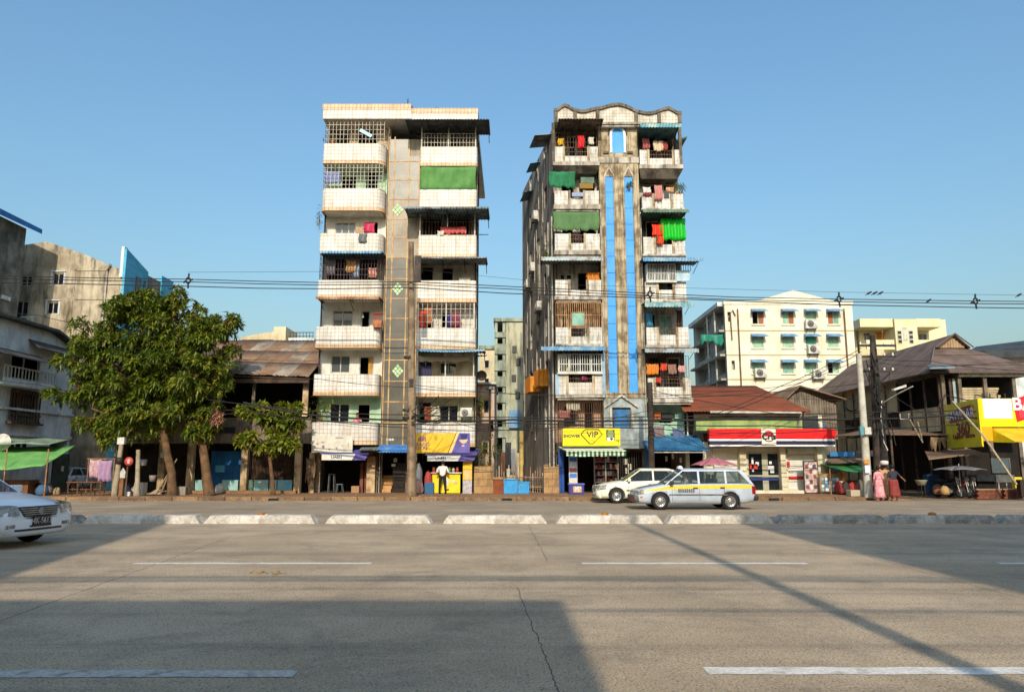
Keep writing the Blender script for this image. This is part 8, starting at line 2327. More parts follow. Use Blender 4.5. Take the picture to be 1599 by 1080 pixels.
cable('lowest of the high cables crossing the whole view', [(-60, 440, hY), (150, 444, hY), (294, 447, hY), (400, 450, hY), (520, 451, hY), (643, 449, hY), (790, 458, hY), (1015, 465, hY), (1310, 476, hY), (1523, 480, hY), (1660, 482, hY)], .024)
cable('thin high wire above the other cables', [(294, 425, hY+.3), (500, 424, hY+.3), (643, 420, hY+.3), (900, 445, hY+.3), (1310, 456, hY+.3), (1660, 462, hY+.3)], .008)
def spacer(label, px, py):
    t = thing('cable_spacer', label, 'cable spacer', (X(px, hY, py), hY, Z(py+10, hY)), 'spacers on the high cables')
    x, z = X(px, hY-.04, py), Z(py, hY-.04)
    m_ = MB()
    m_.tube([(x+.1*math.cos(2*math.pi*i/10), hY-.05, z+.13*math.sin(2*math.pi*i/10)) for i in range(11)], .045, 6)
    m_.tube([(x, hY-.05, z+.12), (x+.02, hY-.05, z+.34)], .04, 6); m_.tube([(x, hY-.05, z-.12), (x+.02, hY-.05, z-.38)], .04, 6)
    m_.tube([(x-.22, hY-.05, z-.1), (x-.08, hY-.05, z)], .045, 6); m_.tube([(x+.22, hY-.05, z+.06), (x+.08, hY-.05, z)], .04, 6)
    m_.build('clamp', CBL, t)
spacer('black cable spacer hanging above the mango trees', 294, 438)
spacer('black cable spacer in front of the weathered tower', 1015, 459)
spacer('black cable spacer above the cream flats', 1310, 467)
spacer('black cable spacer above the dark roof hall', 1523, 470)
def bird(label, px, py, ang=.5):
    t = thing('bird', label, 'bird', (X(px, hY+.3, py), hY+.28, Z(py+3, hY+.3)), 'birds on the cables')
    x, z = X(px, hY+.3, py), Z(py, hY+.3)
    mb = MB()
    d = Vector((math.cos(ang), 0, math.sin(ang)))
    pts = [Vector((x, hY+.28, z))+d*s for s in (-.2, -.1, -.03, .05, .1, .14, .19)]
    mb.tube(pts, [.012, .022, .045, .05, .035, .038, .008], 8)
    mb.build('body', CBL, t)
    MB().bar((x, hY+.28, z-.03), (x+.01, hY+.29, z-.1), .008).build('leg', CBL, t)
for lab, px in (('leftmost of three birds perched together on the wire', 1356), ('middle one of three birds perched together on the wire', 1365), ('rightmost of three birds perched together on the wire', 1374)):
    bird(lab, px, 458)
bird('single bird on the cable between the two right spacers', 1449, 470, .6); bird('single bird on the cable near the right border', 1590, 461, .5)
# low tangled bundle along the pavement
lY = 34.7
low = [
 ('thick low cable bundle from the young tree to the right border', .045, [(380, 628), (490, 648), (643, 656), (800, 655), (1015, 656), (1180, 652), (1350, 654), (1480, 648), (1660, 662)]),
 ('low cable just above the thick bundle', .022, [(300, 620), (490, 642), (643, 647), (830, 651), (1015, 650), (1200, 645), (1375, 643), (1500, 640), (1660, 652)]),
 ('low cable just below the thick bundle', .026, [(380, 640), (490, 655), (643, 662), (800, 660), (1015, 662), (1200, 664), (1370, 668), (1500, 662), (1660, 674)]),
 ('drooping wire in front of the second floor of the cream tower', .014, [(430, 585), (500, 592), (643, 605), (760, 612), (1015, 622), (1200, 612), (1345, 598)]),
 ('wire crossing the weathered tower below its blue strips', .012, [(643, 600), (800, 615), (1015, 614), (1180, 618), (1350, 625)]),
 ('wire from the dark pole to the eaves of the red store', .014, [(1015, 608), (1110, 628), (1250, 650), (1345, 668)]),
 ('black wire over the red store roof', .012, [(1015, 618), (1120, 612), (1240, 600), (1345, 560)]),
 ('twin wire climbing to the pale pole top', .016, [(1120, 645), (1220, 602), (1300, 566), (1345, 543)]),
 ('second twin wire climbing to the pale pole top', .016, [(1120, 650), (1230, 606), (1300, 572), (1345, 549)]),
 ('wire running right from the black pole top', .014, [(1370, 560), (1450, 563), (1540, 575), (1660, 580)]),
 ('wire running right across the brown roof', .012, [(1370, 566), (1450, 572), (1560, 566), (1660, 560)]),
 ('wire running left from the pale pole at mid height', .016, [(1347, 640), (1250, 652), (1120, 655), (1015, 650)]),
 ('lowest wire by the red sign', .014, [(1347, 676), (1300, 690), (1240, 688), (1100, 700), (1015, 672)]),
 ('frayed low cable in front of the shop fronts', .02, [(460, 652), (643, 668), (760, 672), (900, 664), (1015, 668), (1150, 676), (1290, 672), (1360, 662)]),
 ('slack grey wire sagging before the alley', .013, [(643, 634), (740, 668), (860, 672), (1015, 640)]),
 ('wire slanting down to the blue canopy', .013, [(1015, 645), (1060, 672), (1105, 702)]),
 ('wire from the black pole down to the liquor sign', .016, [(1372, 600), (1430, 640), (1540, 664), (1660, 668)]),
 ('wire along the white house wall on the left', .014, [(-60, 585), (60, 600), (110, 610), (180, 605)]),
 ('higher wire along the white house on the left', .014, [(-60, 478), (60, 492), (140, 508), (230, 520)]),
]
for lab, r, pts in low:
    cable(lab, [(a, b, lY) for a, b in pts], r, n=8, sag=.05)
random.seed(16)
m_ = MB()
for k in range(16):                                       # tangle around the tall wooden pole
    a = Vector((X(643, cY_, 650), cY_-.2, Z(rnd(640, 668), cY_))); b = Vector((X(643+rnd(15, 75), cY_, 650), cY_-.1, Z(rnd(615, 668), cY_)))
    c = (a+b)/2+Vector((rnd(-.3, .3), rnd(-.15, .15), -rnd(.0, .7)))
    m_.tube([a, a+(c-a)*.6, c, b+(c-b)*.5, b], rnd(.008, .018), 4)
m_.build('cable_tangle', CBL, None, 'tangle of black wires right of the tall wooden pole', 'cable', 'overhead cables')
m_ = MB()
for k in range(26):
    a = Vector((X(1366, 35, 650), 34.9, Z(rnd(545, 690), 35))); b = Vector((X(1366+rnd(-16, 26), 35, 650), 34.7, Z(rnd(560, 700), 35)))
    c = (a+b)/2+Vector((rnd(-.3, .3), rnd(-.15, .15), -rnd(.0, .5)))
    m_.tube([a, a+(c-a)*.6, c, b+(c-b)*.5, b], rnd(.01, .03), 4)
m_.build('cable_tangle', CBL, None, 'tangle of black wires around the dark poles by the brown house', 'cable', 'overhead cables')
m_ = MB()
for k in range(7):
    a = Vector((X(643, cY_, 650), cY_, Z(rnd(625, 640), cY_))); b = Vector((X(rnd(690, 715), 38, 630), 38, Z(rnd(618, 640), 38)))
    m_.tube([a, (a+b)/2-Vector((0, 0, .25)), b], .012, 4)
m_.build('service_wire', CBL, None, 'service wires from the tall wooden pole to the cream tower', 'cable', 'overhead cables')
# ------------------------------------------------------------------ STREET CLUTTER
random.seed(31)
WOOD = M('wood_plain', C('#7a5236'), .85, C('#5a3c28'), 3, streak=.3)
fY2 = 35.0
# bench rack with draped cloths, under the left tree
t = thing('wooden_bench', 'long brown wooden bench on the pavement under the left mango tree', 'bench', (X(147, fY2), fY2, .15))
bx('seat', WOOD, t, X(120, fY2), X(174, fY2), fY2-.2, fY2+.25, .75, .8)
for px in (123, 137, 158, 172):
    for dy in (-.15, .2):
        MB().bar((X(px, fY2), fY2+dy, .15), (X(px+rnd(-1.5, 1.5), fY2), fY2+dy, .75), .045).build('leg', WOOD, t)
bx('rail', WOOD, t, X(121, fY2), X(173, fY2), fY2-.02, fY2+.03, .42, .47)
cloth('draped_cloth', 'rose patterned cloth hung above the wooden bench, the left one', 'cloth', X(142, fY2), X(160, fY2), .95, Z(717, fY2), fY2+.35, M('drape_rose', C('#b08a94'), .9, C('#c9a8a4'), 8, lo=.45, hi=.6), 'cloths above the bench', amp=.07, waves=2)
cloth('draped_cloth', 'mauve cloth hung above the wooden bench, the right one', 'cloth', X(157, fY2), X(178, fY2), .75, Z(718, fY2), fY2+.3, M('drape_mauve', C('#9a7fa0'), .9, C('#b08aa0'), 5), 'cloths above the bench', amp=.08, waves=3)
t = thing('drying_rack', 'bamboo drying rack carrying the rose and mauve cloths', 'rack', (X(160, fY2), fY2+.4, .15))
for px in (140, 180):
    MB().tube([(X(px, fY2), fY2+.4, .15), (X(px, fY2), fY2+.4, Z(715, fY2))], .025, 6).build('post', MATS['bamboo'], t)
MB().tube([(X(138, fY2), fY2+.36, Z(716, fY2)), (X(182, fY2), fY2+.36, Z(716, fY2))], .025, 6).build('bar', MATS['bamboo'], t)
# short posts and signs by the trees
PPL = M('post_pale', C('#b3a68c'), .85, C('#8c7c62'), 2, streak=.4)
t, a, b = pole('short leaning pale post with a white box on top, left of the trunks', 178, 776, 190, 690, 34.6, .13, .1, PPL)
bx('lamp_box', MATS['ac_white'], t, b.x-.16, b.x+.16, 34.5, 34.7, b.z-.1, b.z+.22); m_ = MB(); m_.lathe((b.x-.03, 34.6, b.z-1.0), [(.12, 0), (.15, 0), (.15, .3), (.12, .3)], 10); m_.build('band', MATS['steel_dark'], t)
t, a, b = pole('short straight pale post right of the round red sign', 214, 775, 216, 702, 34.6, .11, .09, PPL)
t = thing('round_sign', 'round red sign on a thin post beside the mango trees', 'sign', (X(208, 34.4), 34.4, .15))
MB().tube([(X(208, 34.4), 34.4, .15), (X(208, 34.4), 34.4, Z(728, 34.4))], .035, 8).build('post', MATS['wood_pole'], t)
m_ = MB(); sx, sz = X(208.5, 34.3), Z(720, 34.3)
m_.lathe((sx, 34.34, sz), [(.001, -.015), (.2, -.015), (.2, .015), (.001, .015)], 20, axis='y'); m_.build('disc', M('sign_coral_red', C('#b8483f'), .5), t)
m_ = MB(); m_.prism([(sx-.05, 34.315, sz-.1), (sx+.05, 34.315, sz-.1), (sx+.05, 34.315, sz+.02), (sx+.1, 34.315, sz+.02), (sx, 34.315, sz+.12), (sx-.1, 34.315, sz+.02), (sx-.05, 34.315, sz+.02)], (0, .008, 0)); m_.build('symbol', M('sign_symbol', C('#d8a8a0'), .5), t)
t = thing('notice_post', 'brown post with a white board between the pale posts', 'sign', (X(201, 34.7), 34.7, .15))
bx('post', M('post_brown', C('#8a6040'), .8, C('#6b482e'), 3), t, X(198, 34.7), X(204, 34.7), 34.65, 34.8, .15, Z(746, 34.7)); MB().prism([(X(197, 34.6), 34.62, Z(746, 34.6)), (X(205, 34.6), 34.62, Z(746, 34.6)), (X(205, 34.6), 34.62, Z(736, 34.6)), (X(201, 34.6), 34.62, Z(730, 34.6)), (X(197, 34.6), 34.62, Z(736, 34.6))], (0, .05, 0)).build('board', MATS['ac_white'], t)
# tarps, planks, bundles between the trunks
t = thing('tarp_heap', 'cream tarpaulin covering a heap between post and trunk', 'tarp', (X(240, 35.6), 35.6, .15))
m_ = MB(); m_.grid(lambda u, v: (X(218+46*u, 35.6), 35.3+.9*v, .15+(.75-.25*u)*math.sin(math.pi*min(1, v*1.2+.05))*(.55+.45*math.cos(6*u))*math.sin(math.pi*min(.98, u*.9+.08))**.5+.03), 24, 10); m_.build('cover', M('tarp_cream', C('#b7a488'), .8, C('#968366'), 2.5), t)
bx('carton', M('carton_grey', C('#aca69a'), .8), t, X(222, 35.2), X(236, 35.2), 35.1, 35.5, .15, .75)
for k, (a, b, c, d) in enumerate(((245, 768, 275, 716), (252, 768, 268, 726), (225, 762, 262, 766))):
    MB().bar((X(a, 35.4, b), 35.3, .2), (X(c, 35.5, d), 35.6, Z(d, 35.5)), .04).build('plank', M('plank_weathered', C('#9c8a6c'), .9, C('#7a6a50'), 3), t)
goods('dark blue sack at the foot of the notice post', 206, 35.0, .5, .3, '#26334a', 'sack', 'sack')
goods('small white tub beside the dark sack', 212, 34.6, .2, .12, '#c9c4b8', 'tub', 'tub', 'box')
goods('grey carton beside the left trunk', 295, 35.8, .4, .2, '#8a8272', 'box', 'carton', 'box')
goods('pale plastic bag by the pillar of the timber house', 352, 37.6, .5, .2, '#b8b4a8', 'bag', 'bag')
# hung goods in the shade behind the trees
for k, (px, py, c, nm) in enumerate(((232, 720, '#c9ccd0', 'white bucket hanging in the shade behind the trees'), (262, 708, '#a8c0c8', 'pale bucket hung higher behind the left trunk'), (248, 745, '#8a8078', 'grey bag in the shade behind the trees'))):
    x, z = X(px, 37), Z(py, 37)
    MB().lathe((x, 37, z-.2), [(.001, 0), (.13, 0), (.17, .3), (.16, .3), (.001, .02)], 12).build('hanging_bucket', M('bucket_%d' % k, C(c), .5), None, nm, 'bucket', 'buckets behind the trees')
# parked grey pickup in the side lane, seen below the tree
lane_car = car('parked_car', 'grey white car parked in the side lane behind the bench', (X(135, 45)-1.0, 46, .02), R(90), SED, MATS['paint_silver_white'], CABS, (1.36, -1.27), .305, extras=sedan_front(None))
# green stall at the far left
t = thing('market_stall', 'market stall with a bright green tarpaulin roof at the left edge', 'stall', (X(40, 35.5), 35.5, .02))
m_ = MB(); m_.grid(lambda u, v: (X(-30+120*u, 35)*1.0, 34.4+2.4*v, 2.05-.55*(1-v)+.5*v-.35*u*(1-v)*.0-.12*math.sin(math.pi*u)+.04*math.sin(9*u+3*v)), 20, 8); o = m_.build('tarp', M('tarp_green', C('#5f9a50'), .8, C('#78a862'), 1.5, streak=.3, dirt=C('#3f6a3a')), t); o.modifiers.new('t', 'SOLIDIFY').thickness = .015
m_ = MB(); m_.grid(lambda u, v: (X(-30+122*u, 36), 35.6+2.0*v, 2.55+.35*v+.03*math.sin(12*u)), 20, 4); o = m_.build('upper_tarp', M('tarp_faded', C('#7f9a82'), .9, C('#6a6a58'), 1.2, streak=.4), t); o.modifiers.new('t', 'SOLIDIFY').thickness = .015
for px, y in ((-25, 34.5), (84, 34.6), (86, 37.2), (20, 34.5)):
    MB().tube([(X(px, y), y, .02), (X(px, y), y, 2.3)], .03, 6).build('post', MATS['bamboo'], t)
bx('counter', WOOD, t, X(-30, 35.8), X(62, 35.8), 35.6, 36.4, .02, .85)
for i in range(9):
    px = rnd(0, 110); y = rnd(35.2, 36.6)
    goods('%s basket among the market goods below the green tarpaulin' % ('red', 'brown', 'dark', 'grey', 'white', 'tan', 'black', 'pink', 'blue')[i], px, y, rnd(.3, .6), rnd(.15, .25), ('#7a3a34', '#5f4a38', '#2f2a28', '#77736c', '#b8b4aa', '#9c8464', '#1f1d1c', '#a8687a', '#3f5a78')[i], 'basket', 'basket')
bx('gate', M('gate_green', C('#1f3a30'), .7, C('#16281f'), 2), h1, wx+.003, wx+.06, p2y(82, 730), p2y(106, 730), .02, 2.2)
bx('notice', MATS['ac_white'], h1, wx+.062, wx+.07, p2y(94, 730), p2y(98, 730), 1.2, 1.5)
m_ = MB(); m_.lathe((X(8, 36), 36, Z(690, 36)), [(.001, 0), (.3, .06), (.42, .16)], 16, axis='y'); m_.build('satellite_dish', MATS['ac_white'], None, 'pale satellite dish at the left border above the stall', 'dish')
# alley mouth: crates, brick planter, fence
BLC = M('crate_blue', C('#3f9bd0'), .6, C('#3488bc'), 3)
def crate(label, px0, px1, py, y):
    t = thing('plastic_crate', label, 'crate', (X((px0+px1)/2, y), y, .15), 'blue crates at the alley mouth')
    x0, x1, z1 = X(px0, y), X(px1, y), Z(py, y)
    m_ = MB(); m_.box(x0, x1, y, y+.04, .15, z1); m_.box(x0, x1, y+.6, y+.64, .15, z1); m_.box(x0, x0+.04, y+.04, y+.6, .15, z1); m_.box(x1-.04, x1, y+.04, y+.6, .15, z1); m_.box(x0+.04, x1-.04, y+.04, y+.6, .15, .2); m_.build('shell', BLC, t)
    for i in range(6):
        x = x0+(x1-x0)*(i+.5)/6; bx('rib', BLC, t, x-.02, x+.02, y-.03, y-.003, .18, z1-.02)
    bx('rim', BLC, t, x0-.02, x1+.02, y-.04, y-.003, z1+.003, z1+.05)
crate('larger blue plastic crate at the alley mouth', 787, 808, 749, 37.6); crate('smaller blue plastic crate at the alley mouth', 809, 826, 753, 37.7)
t = thing('brick_planter', 'rust brown box between the stub wall and the blue crates', 'planter', (X(778, 37.8), 37.8, .15))
bx('box', M('planter_rust', C('#8a4a2c'), .85, C('#6f3a24'), 3), t, X(771, 37.8), X(786, 37.8), 37.8, 38.4, .15, Z(748, 37.8)); bx('rim', STW, t, X(770, 37.8), X(786, 37.8), 37.76, 38.44, Z(748, 37.8)+.003, Z(745, 37.8))
t = thing('alley_fence', 'rusty bar fence across the alley behind the blue crates', 'fence', (X(815, 39.5), 39.5, .02))
for i in range(20):
    px = 776+i*3.7
    MB().box(X(px, 39.5)-.02, X(px, 39.5)+.02, 39.48, 39.52, .02, Z(rnd(722, 742), 39.5)).build('bar', random.choice([MATS['bar_dark'], MATS['tin_rust'], MATS['bar_white']]), t)
for py in (760, 745):
    bx('rail', MATS['tin_rust'], t, X(775, 39.5), X(850, 39.5), 39.53, 39.57, Z(py, 39.5)-.03, Z(py, 39.5)+.03)
for k, (px, py, c, nm) in enumerate(((790, 690, '#3a3c40', 'dark'), (797, 700, '#8f9296', 'grey'), (783, 705, '#6a4a3a', 'brown'), (806, 706, '#b5a58c', 'tan'))):
    cloth('hanging_cloth', '%s clothes hung across the alley behind the fence' % nm, 'laundry', X(px, 43+k), X(px+8, 43+k), Z(py+42, 43+k), Z(py, 43+k), 43+k, ML('alley_cloth_%d' % k, C(c), .1), 'clothes hung in the alley', amp=.05, waves=2)
t = thing('street_lamp', 'thin alley lamp post with a grey lamp head', 'lamp post', (X(765, 48), 48, .02))
MB().tube([(X(765, 48), 48, .02), (X(765, 48), 48, Z(608, 48))], .06, 8).build('post', MATS['steel_dark'], t); MB().lathe((X(765, 48), 48, Z(608, 48)), [(.3, 0), (.24, .12), (.1, .2), (.001, .22)], 12).build('lamp_head', MATS['tin_grey'], t)
t = thing('utility_pole', 'yellow painted pole at the foot of the dark flank in the alley', 'pole', (X(818, 44), 44, .02), 'poles along the far pavement')
MB().tube([(X(814, 46), 46, .02), (X(814, 46), 46, Z(672, 46))], .14, 10).build('shaft', M('pole_yellow', C('#c9b068'), .8, C('#a08a50'), 2), t)
# pink umbrella behind the taxi
def umbrella(label, px, py_top, py_rim, rpx, y, mat, z0=.15, group='umbrellas', tilt=0):
    k = y/FPX
    x = X(px, y); zr, zt_ = Z(py_rim, y), Z(py_top, y); r = rpx*k
    t = thing('umbrella', label, 'umbrella', (x, y, z0), group)
    m_ = MB(); n = 8
    for i in range(n):
        a0, a1 = 2*math.pi*i/n, 2*math.pi*(i+1)/n
        g = lambda u, v: (x+r*v*((1-u)*math.cos(a0)+u*math.cos(a1)), y+r*v*((1-u)*math.sin(a0)+u*math.sin(a1)), zt_+(zr-zt_)*v**1.25-.05*math.sin(math.pi*u)*v*-1)
        m_.grid(g, 4, 5)
    o = m_.build('canopy', mat, t); o.modifiers.new('t', 'SOLIDIFY').thickness = .01
    MB().tube([(x, y, z0), (x, y, zt_+.1)], .02, 6).build('pole', MATS['frame_white'], t)
umbrella('pink garden umbrella behind the taxi roof', 1110, 714, 727, 36, 35.4, ML('umbrella_pink', C('#c9808c'), .3))
umbrella('grey flat umbrella over the motorbikes', 1487, 727, 734, 38, 35.6, ML('umbrella_grey', C('#8f8d90'), .3), .02)
# by the store: poster stand, newspaper rack, stools
t = thing('poster_stand', 'tall product poster stand in front of the red store', 'poster', (X(1259, 37.8), 37.8, .15))
bx('board', M('poster_products', C('#c9b8ae'), .6, C('#9c7a74'), 7, lo=.45, hi=.58), t, X(1249, 37.8), X(1269, 37.8), 37.8, 37.86, .2, Z(721, 37.8)); bx('frame', MATS['steel_dark'], t, X(1248, 37.8), X(1270, 37.8), 37.862, 37.9, .15, Z(719, 37.8))
for i in range(5):
    for j in range(3):
        bx('product_print', M('prod_%d' % ((i*3+j) % 4), C(('#8f4a4a', '#d8d0c8', '#5f4a5a', '#b89a7a')[(i*3+j) % 4]), .6), t, X(1250.5+j*6, 37.79), X(1255+j*6, 37.79), 37.792, 37.798, Z(731+i*8, 37.79), Z(725+i*8, 37.79))
t = thing('newspaper_rack', 'low wooden rack of small blue and white cards beside the poster stand', 'rack', (X(1293, 37.4), 37.4, .15))
bx('back_board', M('rack_wood', C('#a8865a'), .8, C('#8a6a44'), 3), t, X(1272, 37.4), X(1310, 37.4), 37.42, 37.5, .25, Z(739, 37.4)); bx('side', MATS['cover_orange'], t, X(1307, 37.35), X(1312, 37.35), 37.36, 37.9, .15, Z(738, 37.35))
for px in (1274, 1290, 1306):
    MB().bar((X(px, 37.4), 37.45, .15), (X(px, 37.4), 37.45, .3), .05).build('leg', WOOD, t)
for r_ in range(4):
    for c_ in range(6):
        x0 = X(1274+c_*5.6, 37.4)
        bx('card', M('card_%d' % ((r_+c_) % 3), C(('#7fb0c8', '#d9e0e2', '#4a7f9c')[(r_+c_) % 3]), .6), t, x0, x0+.15, 37.39, 37.41, Z(766-r_*5.5, 37.4), Z(762-r_*5.5, 37.4))
# green tarp stall between store and poles
t = thing('market_stall', 'small stall with a green tarp between the red store and the poles', 'stall', (X(1315, 38), 38, .1))
m_ = MB(); m_.grid(lambda u, v: (X(1284+60*u, 37.5), 36.6+2.2*v, Z(731, 36.6)+.32*v-.1*math.sin(math.pi*u)-.12*u*(1-v)), 14, 6); o = m_.build('tarp', ML('tarp_green2', C('#4a9a50'), .25), t); o.modifiers.new('t', 'SOLIDIFY').thickness = .012
for px, y in ((1288, 36.7), (1338, 36.7), (1288, 38.6), (1338, 38.6)):
    MB().tube([(X(px, y), y, .1), (X(px, y), y, Z(731, 36.6))], .025, 6).build('post', MATS['bamboo'], t)
bx('shelf', WOOD, t, X(1292, 38), X(1335, 38), 37.8, 38.5, .1, .8)
bx('sign_strip', M('strip_blue', C('#2f7ab0'), .6), t, X(1290, 38.8), X(1328, 38.8), 38.8, 38.86, Z(712, 38.8), Z(705, 38.8)); bx('sign_strip', MATS['steel_dark'], t, X(1330, 38.8), X(1362, 38.8), 38.8, 38.86, Z(712, 38.8), Z(703, 38.8))
m_ = MB(); roof_slab(m_, (X(1284, 37.9), 37.9, Z(722, 37.9)), (X(1348, 37.9), 37.9, Z(720, 37.9)), (X(1345, 39.2), 39.2, Z(713, 39.2)), (X(1284, 39.2), 39.2, Z(715, 39.2)), .04); m_.build('tin_roof', ROOFM[1], t)
for i, (px, c, nm) in enumerate(((1300, '#8f2f2c', 'red'), (1310, '#3a3230', 'dark'), (1322, '#a83a30', 'bright red'), (1332, '#6b6258', 'grey'))):
    goods('%s bundle of goods under the small green tarp' % nm, px, 37.3, rnd(.4, .8), .22, c, 'bundle', 'bundle')
goods('low pale crate on the kerb left of the pale pole', 1326, 34.6, .28, .35, '#b5a890', 'crate', 'crate', 'box')
# motorbikes under the grey umbrella
def motorbike(label, x, y, rz, col):
    t = thing('motorbike', label, 'motorbike', (x, y, .015), 'motorbikes by the brown house', rz)
    paint = M('bike_'+col, C(col), .35)
    for wx_ in (.62, -.62):
        w = MB().lathe((wx_, 0, .29), [(.21, -.04), (.27, -.045), (.29, 0), (.27, .045), (.21, .04), (.21, -.04)], 20, axis='y').build('wheel', TYRE, t, local=True)
        m_ = MB()
        for k in range(6):
            a = math.pi*k/6; m_.bar((wx_-.21*math.cos(a), 0, .29-.21*math.sin(a)), (wx_+.21*math.cos(a), 0, .29+.21*math.sin(a)), .012)
        m_.build('spokes', RIM, w, local=True)
    m_ = MB(); m_.tube([(.62, .05, .29), (.5, .05, .8), (.46, .04, .98)], .025, 6); m_.tube([(.62, -.05, .29), (.5, -.05, .8), (.46, -.04, .98)], .025, 6); m_.build('fork', RIM, t, local=True)
    m_ = MB(); m_.grid(lambda u, v: (.55-.75*u, (v*2-1)*.13*(1-.3*u), .72+.1*math.sin(math.pi*u)-.35*u*(1-u)-.12*(v*2-1)**2), 10, 6); m_.tube([(.45, 0, .8), (.2, 0, .5), (-.3, 0, .5), (-.65, 0, .62)], [.08, .09, .09, .06], 8); m_.build('body', paint, t, local=True)
    m_ = MB(); m_.tube([(-.05, 0, .77), (-.35, 0, .79), (-.75, 0, .82)], [.07, .12, .08], 10); m_.build('seat', TRIMB, t, local=True)
    m_ = MB(); m_.tube([(.36, .33, 1.03), (.44, .12, 1.0), (.44, -.12, 1.0), (.36, -.33, 1.03)], .016, 6); m_.tube([(.4, .25, 1.02), (.38, .3, 1.22)], .008, 4); m_.tube([(.4, -.25, 1.02), (.38, -.3, 1.22)], .008, 4); m_.build('handlebar', TRIMB, t, local=True)
    MB().lathe((.55, 0, .88), [(.001, .06), (.07, .04), (.08, -.02), (.001, -.06)], 10, axis='x').build('headlamp', LAMP, t, local=True)
    MB().box(-.25, .15, -.14, .14, .24, .48).build('engine', RIM, t, local=True)
    m_ = MB(); m_.bar((0, .12, .3), (-.02, .22, .0), .02); m_.build('side_stand', TRIMB, t, local=True)
motorbike('grey black motorbike parked leftmost under the flat umbrella', X(1468, 36.2), 36.2, R(-70), '#3a3c40')
motorbike('red motorbike parked in the middle under the flat umbrella', X(1484, 36.1), 36.1, R(-80), '#a83a30')
motorbike('white motorbike parked rightmost under the flat umbrella', X(1499, 36.2), 36.2, R(-95), '#b9b4aa')
# shop clutter under the brown house
t = thing('water_basin', 'pale basin on a thin stand right of the walking people', 'basin', (X(1427, 35.5), 35.5, .015))
MB().lathe((X(1427, 35.5), 35.5, .62), [(.001, 0), (.16, 0), (.26, .22), (.28, .24), (.25, .23), (.15, .03)], 16).build('bowl', M('basin_green', C('#a8a88c'), .5), t)
for k in range(3):
    a = 2*math.pi*k/3
    MB().tube([(X(1427, 35.5)+.2*math.cos(a), 35.5+.2*math.sin(a), .015), (X(1427, 35.5)+.12*math.cos(a), 35.5+.12*math.sin(a), .63)], .015, 5).build('leg', MATS['steel_dark'], t)
goods('dark blue water drum in the shade of the brown house', 1443, 37.2, .95, .3, '#1f3a5c', 'drum', 'water_drum', 'box')
goods('brown sack beside the motorbikes', 1452, 36.4, .5, .22, '#8a5a40', 'sack', 'sack')
goods('yellowish sack beside the motorbikes', 1462, 35.8, .45, .2, '#b08f5c', 'sack', 'sack')
t = thing('shop_counter', 'white topped counter with a glass case under the liquor sign', 'counter', (X(1548, 36.5), 36.5, .015))
bx('case', M('case_grey', C('#5f686a'), .4, C('#454c4e'), 2), t, X(1513, 36.2), X(1542, 36.2), 36.2, 36.9, Z(751, 36.2), Z(741, 36.2)); bx('top', MATS['ac_white'], t, X(1543, 36.2), X(1571, 36.2), 36.2, 36.9, Z(752, 36.2), Z(741, 36.2))
for px in (1545, 1557, 1569):
    bx('leg', MATS['frame_white'], t, X(px, 36.3), X(px+1.5, 36.3), 36.3, 36.36, .015, Z(752, 36.2))
bx('base', MATS['wood_black'], t, X(1514, 36.4), X(1541, 36.4), 36.4, 36.8, .015, Z(751, 36.2))
t = thing('window_box', 'pale framed ticket window in the dark front of the brown house', 'window', (X(1550, 38.6), 38.6, Z(738, 38.6)))
window(t, X(1537, 38.6), X(1566, 38.6), Z(738, 38.6), Z(715, 38.6), 38.5, 2, gm=M('glass_pale', C('#9fb0ae'), .2), name='frame', hz=(Z(729, 38.6),))
BRK = M('brick_red', C('#7c4a38'), .9, C('#5f3a2c'), 3, rand=.2)
def low_wall(label, px0, px1, y, h):
    t = thing('low_brick_wall', label, 'low wall', (X((px0+px1)/2, y), y, .015), 'low brick walls at the kerb')
    x0, x1 = X(px0, y), X(px1, y); n = int((x1-x0)/.24)
    for r_ in range(int(h/.1)):
        for i in range(n):
            o_ = .12*(r_ % 2)
            xa = x0+(x1-x0)*i/n+o_*.5; bx('brick', BRK, t, xa+.006, min(xa+(x1-x0)/n-.006, x1), y-rnd(0, .02), y+.25, .015+r_*.1, .015+r_*.1+.09)
    bx('coping', M('coping_tan', C('#9c8468'), .9), t, x0-.03, x1+.03, y-.04, y+.28, .015+int(h/.1)*.1, .015+int(h/.1)*.1+.05)
low_wall('low red brick wall in front of the shop counter', 1511, 1548, 35.0, .45)
low_wall('short tan low wall right of the red brick one', 1552, 1580, 35.2, .4)
goods('bright yellow box by the right border under the sign', 1574, 35.5, .85, .18, '#d8c83a', 'box', 'yellow_box', 'box')
goods('dark drum at the foot of the bamboo prop', 1583, 34.4, .75, .22, '#3a2c26', 'drum', 'drum', 'box')
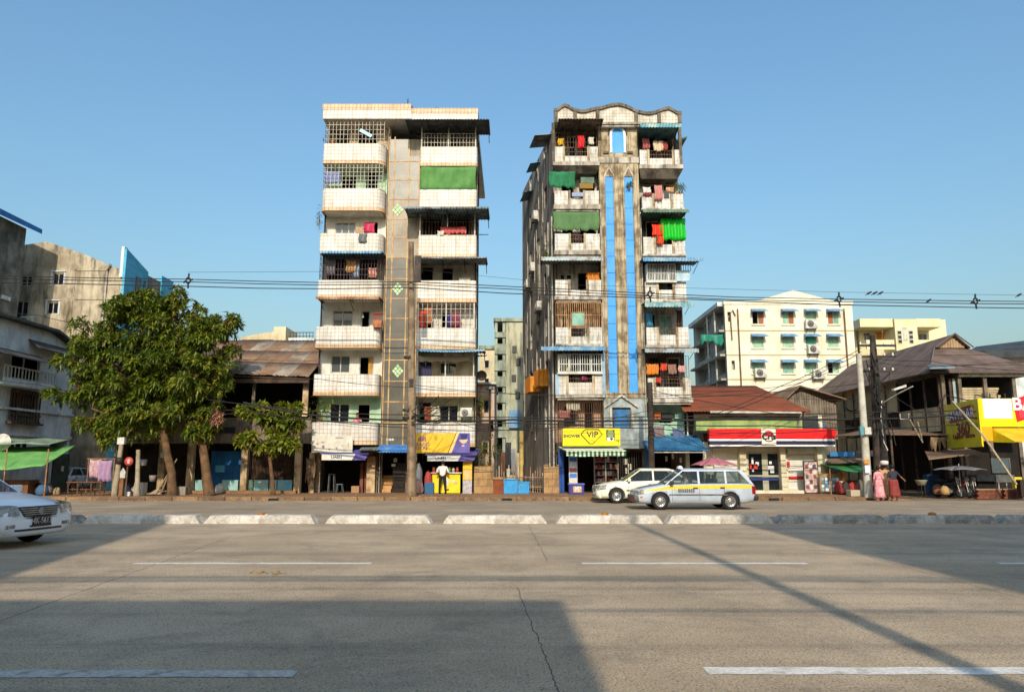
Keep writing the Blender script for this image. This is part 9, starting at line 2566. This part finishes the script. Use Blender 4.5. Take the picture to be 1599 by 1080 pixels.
goods('orange tan drum at the right border', 1596, 34.5, .8, .22, '#b5744a', 'drum', 'drum', 'box')
cloth('tarpaulin', 'torn brown tarpaulin bits hanging under the brown house eaves', 'tarp', X(1446, 38.2), X(1472, 38.2), Z(712, 38.2), Z(682, 38.2), 38.1, M('tarp_torn', C('#8f7558'), .9, C('#6b563f'), 4), amp=.12, waves=2, ragged=.8)
for k, (a, b, c, d) in enumerate(((1421, 655, 1448, 690), (1433, 659, 1447, 686))):
    MB().bar((X(a, 36, b), 36.0, Z(b, 36)), (X(c, 36, d), 36.4, Z(d, 36)), .05).build('loose_pole', MATS['bamboo_pale'], None, ('flat' if k == 0 else 'steep') + ' loose pole slanting under the brown house eaves', 'pole')
# litter and leaves at the kerb
random.seed(40)
m_ = MB()
for _ in range(420):
    x = rnd(-24, 15); y = rnd(33.0, 33.58) if random.random() < .5 else rnd(33.9, 37)
    z = -.003 if y < 33.6 else .153
    s = rnd(.02, .07); a = rnd(0, 6.3)
    m_.add([(x+s*math.cos(a), y+s*math.sin(a), z+.004), (x-s*.4*math.sin(a), y+s*.4*math.cos(a), z+rnd(.01, .03)), (x-s*math.cos(a), y-s*math.sin(a), z+.005), (x+s*.4*math.sin(a), y-s*.4*math.cos(a), z+.004)], [(0, 1, 2, 3)], random.randrange(3))
m_.build('litter', [M('litter_leaf', C('#6b5230'), .9), M('litter_pale', C('#b5ab98'), .9), M('litter_dark', C('#3f3428'), .9)], None, 'fallen leaves and scraps along the far kerb', 'litter', None, 'stuff')
# torn asphalt patch on the near lanes
m_ = MB()
for k in range(16):
    x = rnd(-3.8, -3.3); y = rnd(11.0, 11.3); s = rnd(.015, .045)
    n = 6
    m_.prism([(x+s*math.cos(2*math.pi*i/n)*rnd(.6, 1.2), y+s*math.sin(2*math.pi*i/n)*rnd(.6, 1.2), .003) for i in range(n)], (0, 0, rnd(.006, .02)))
m_.build('road_rubble', M('rubble_tan', C('#a88a62'), .95, C('#8a6a46'), 9), None, 'crumbled tan rubble on the near lane below the dash', 'rubble', None, 'stuff')
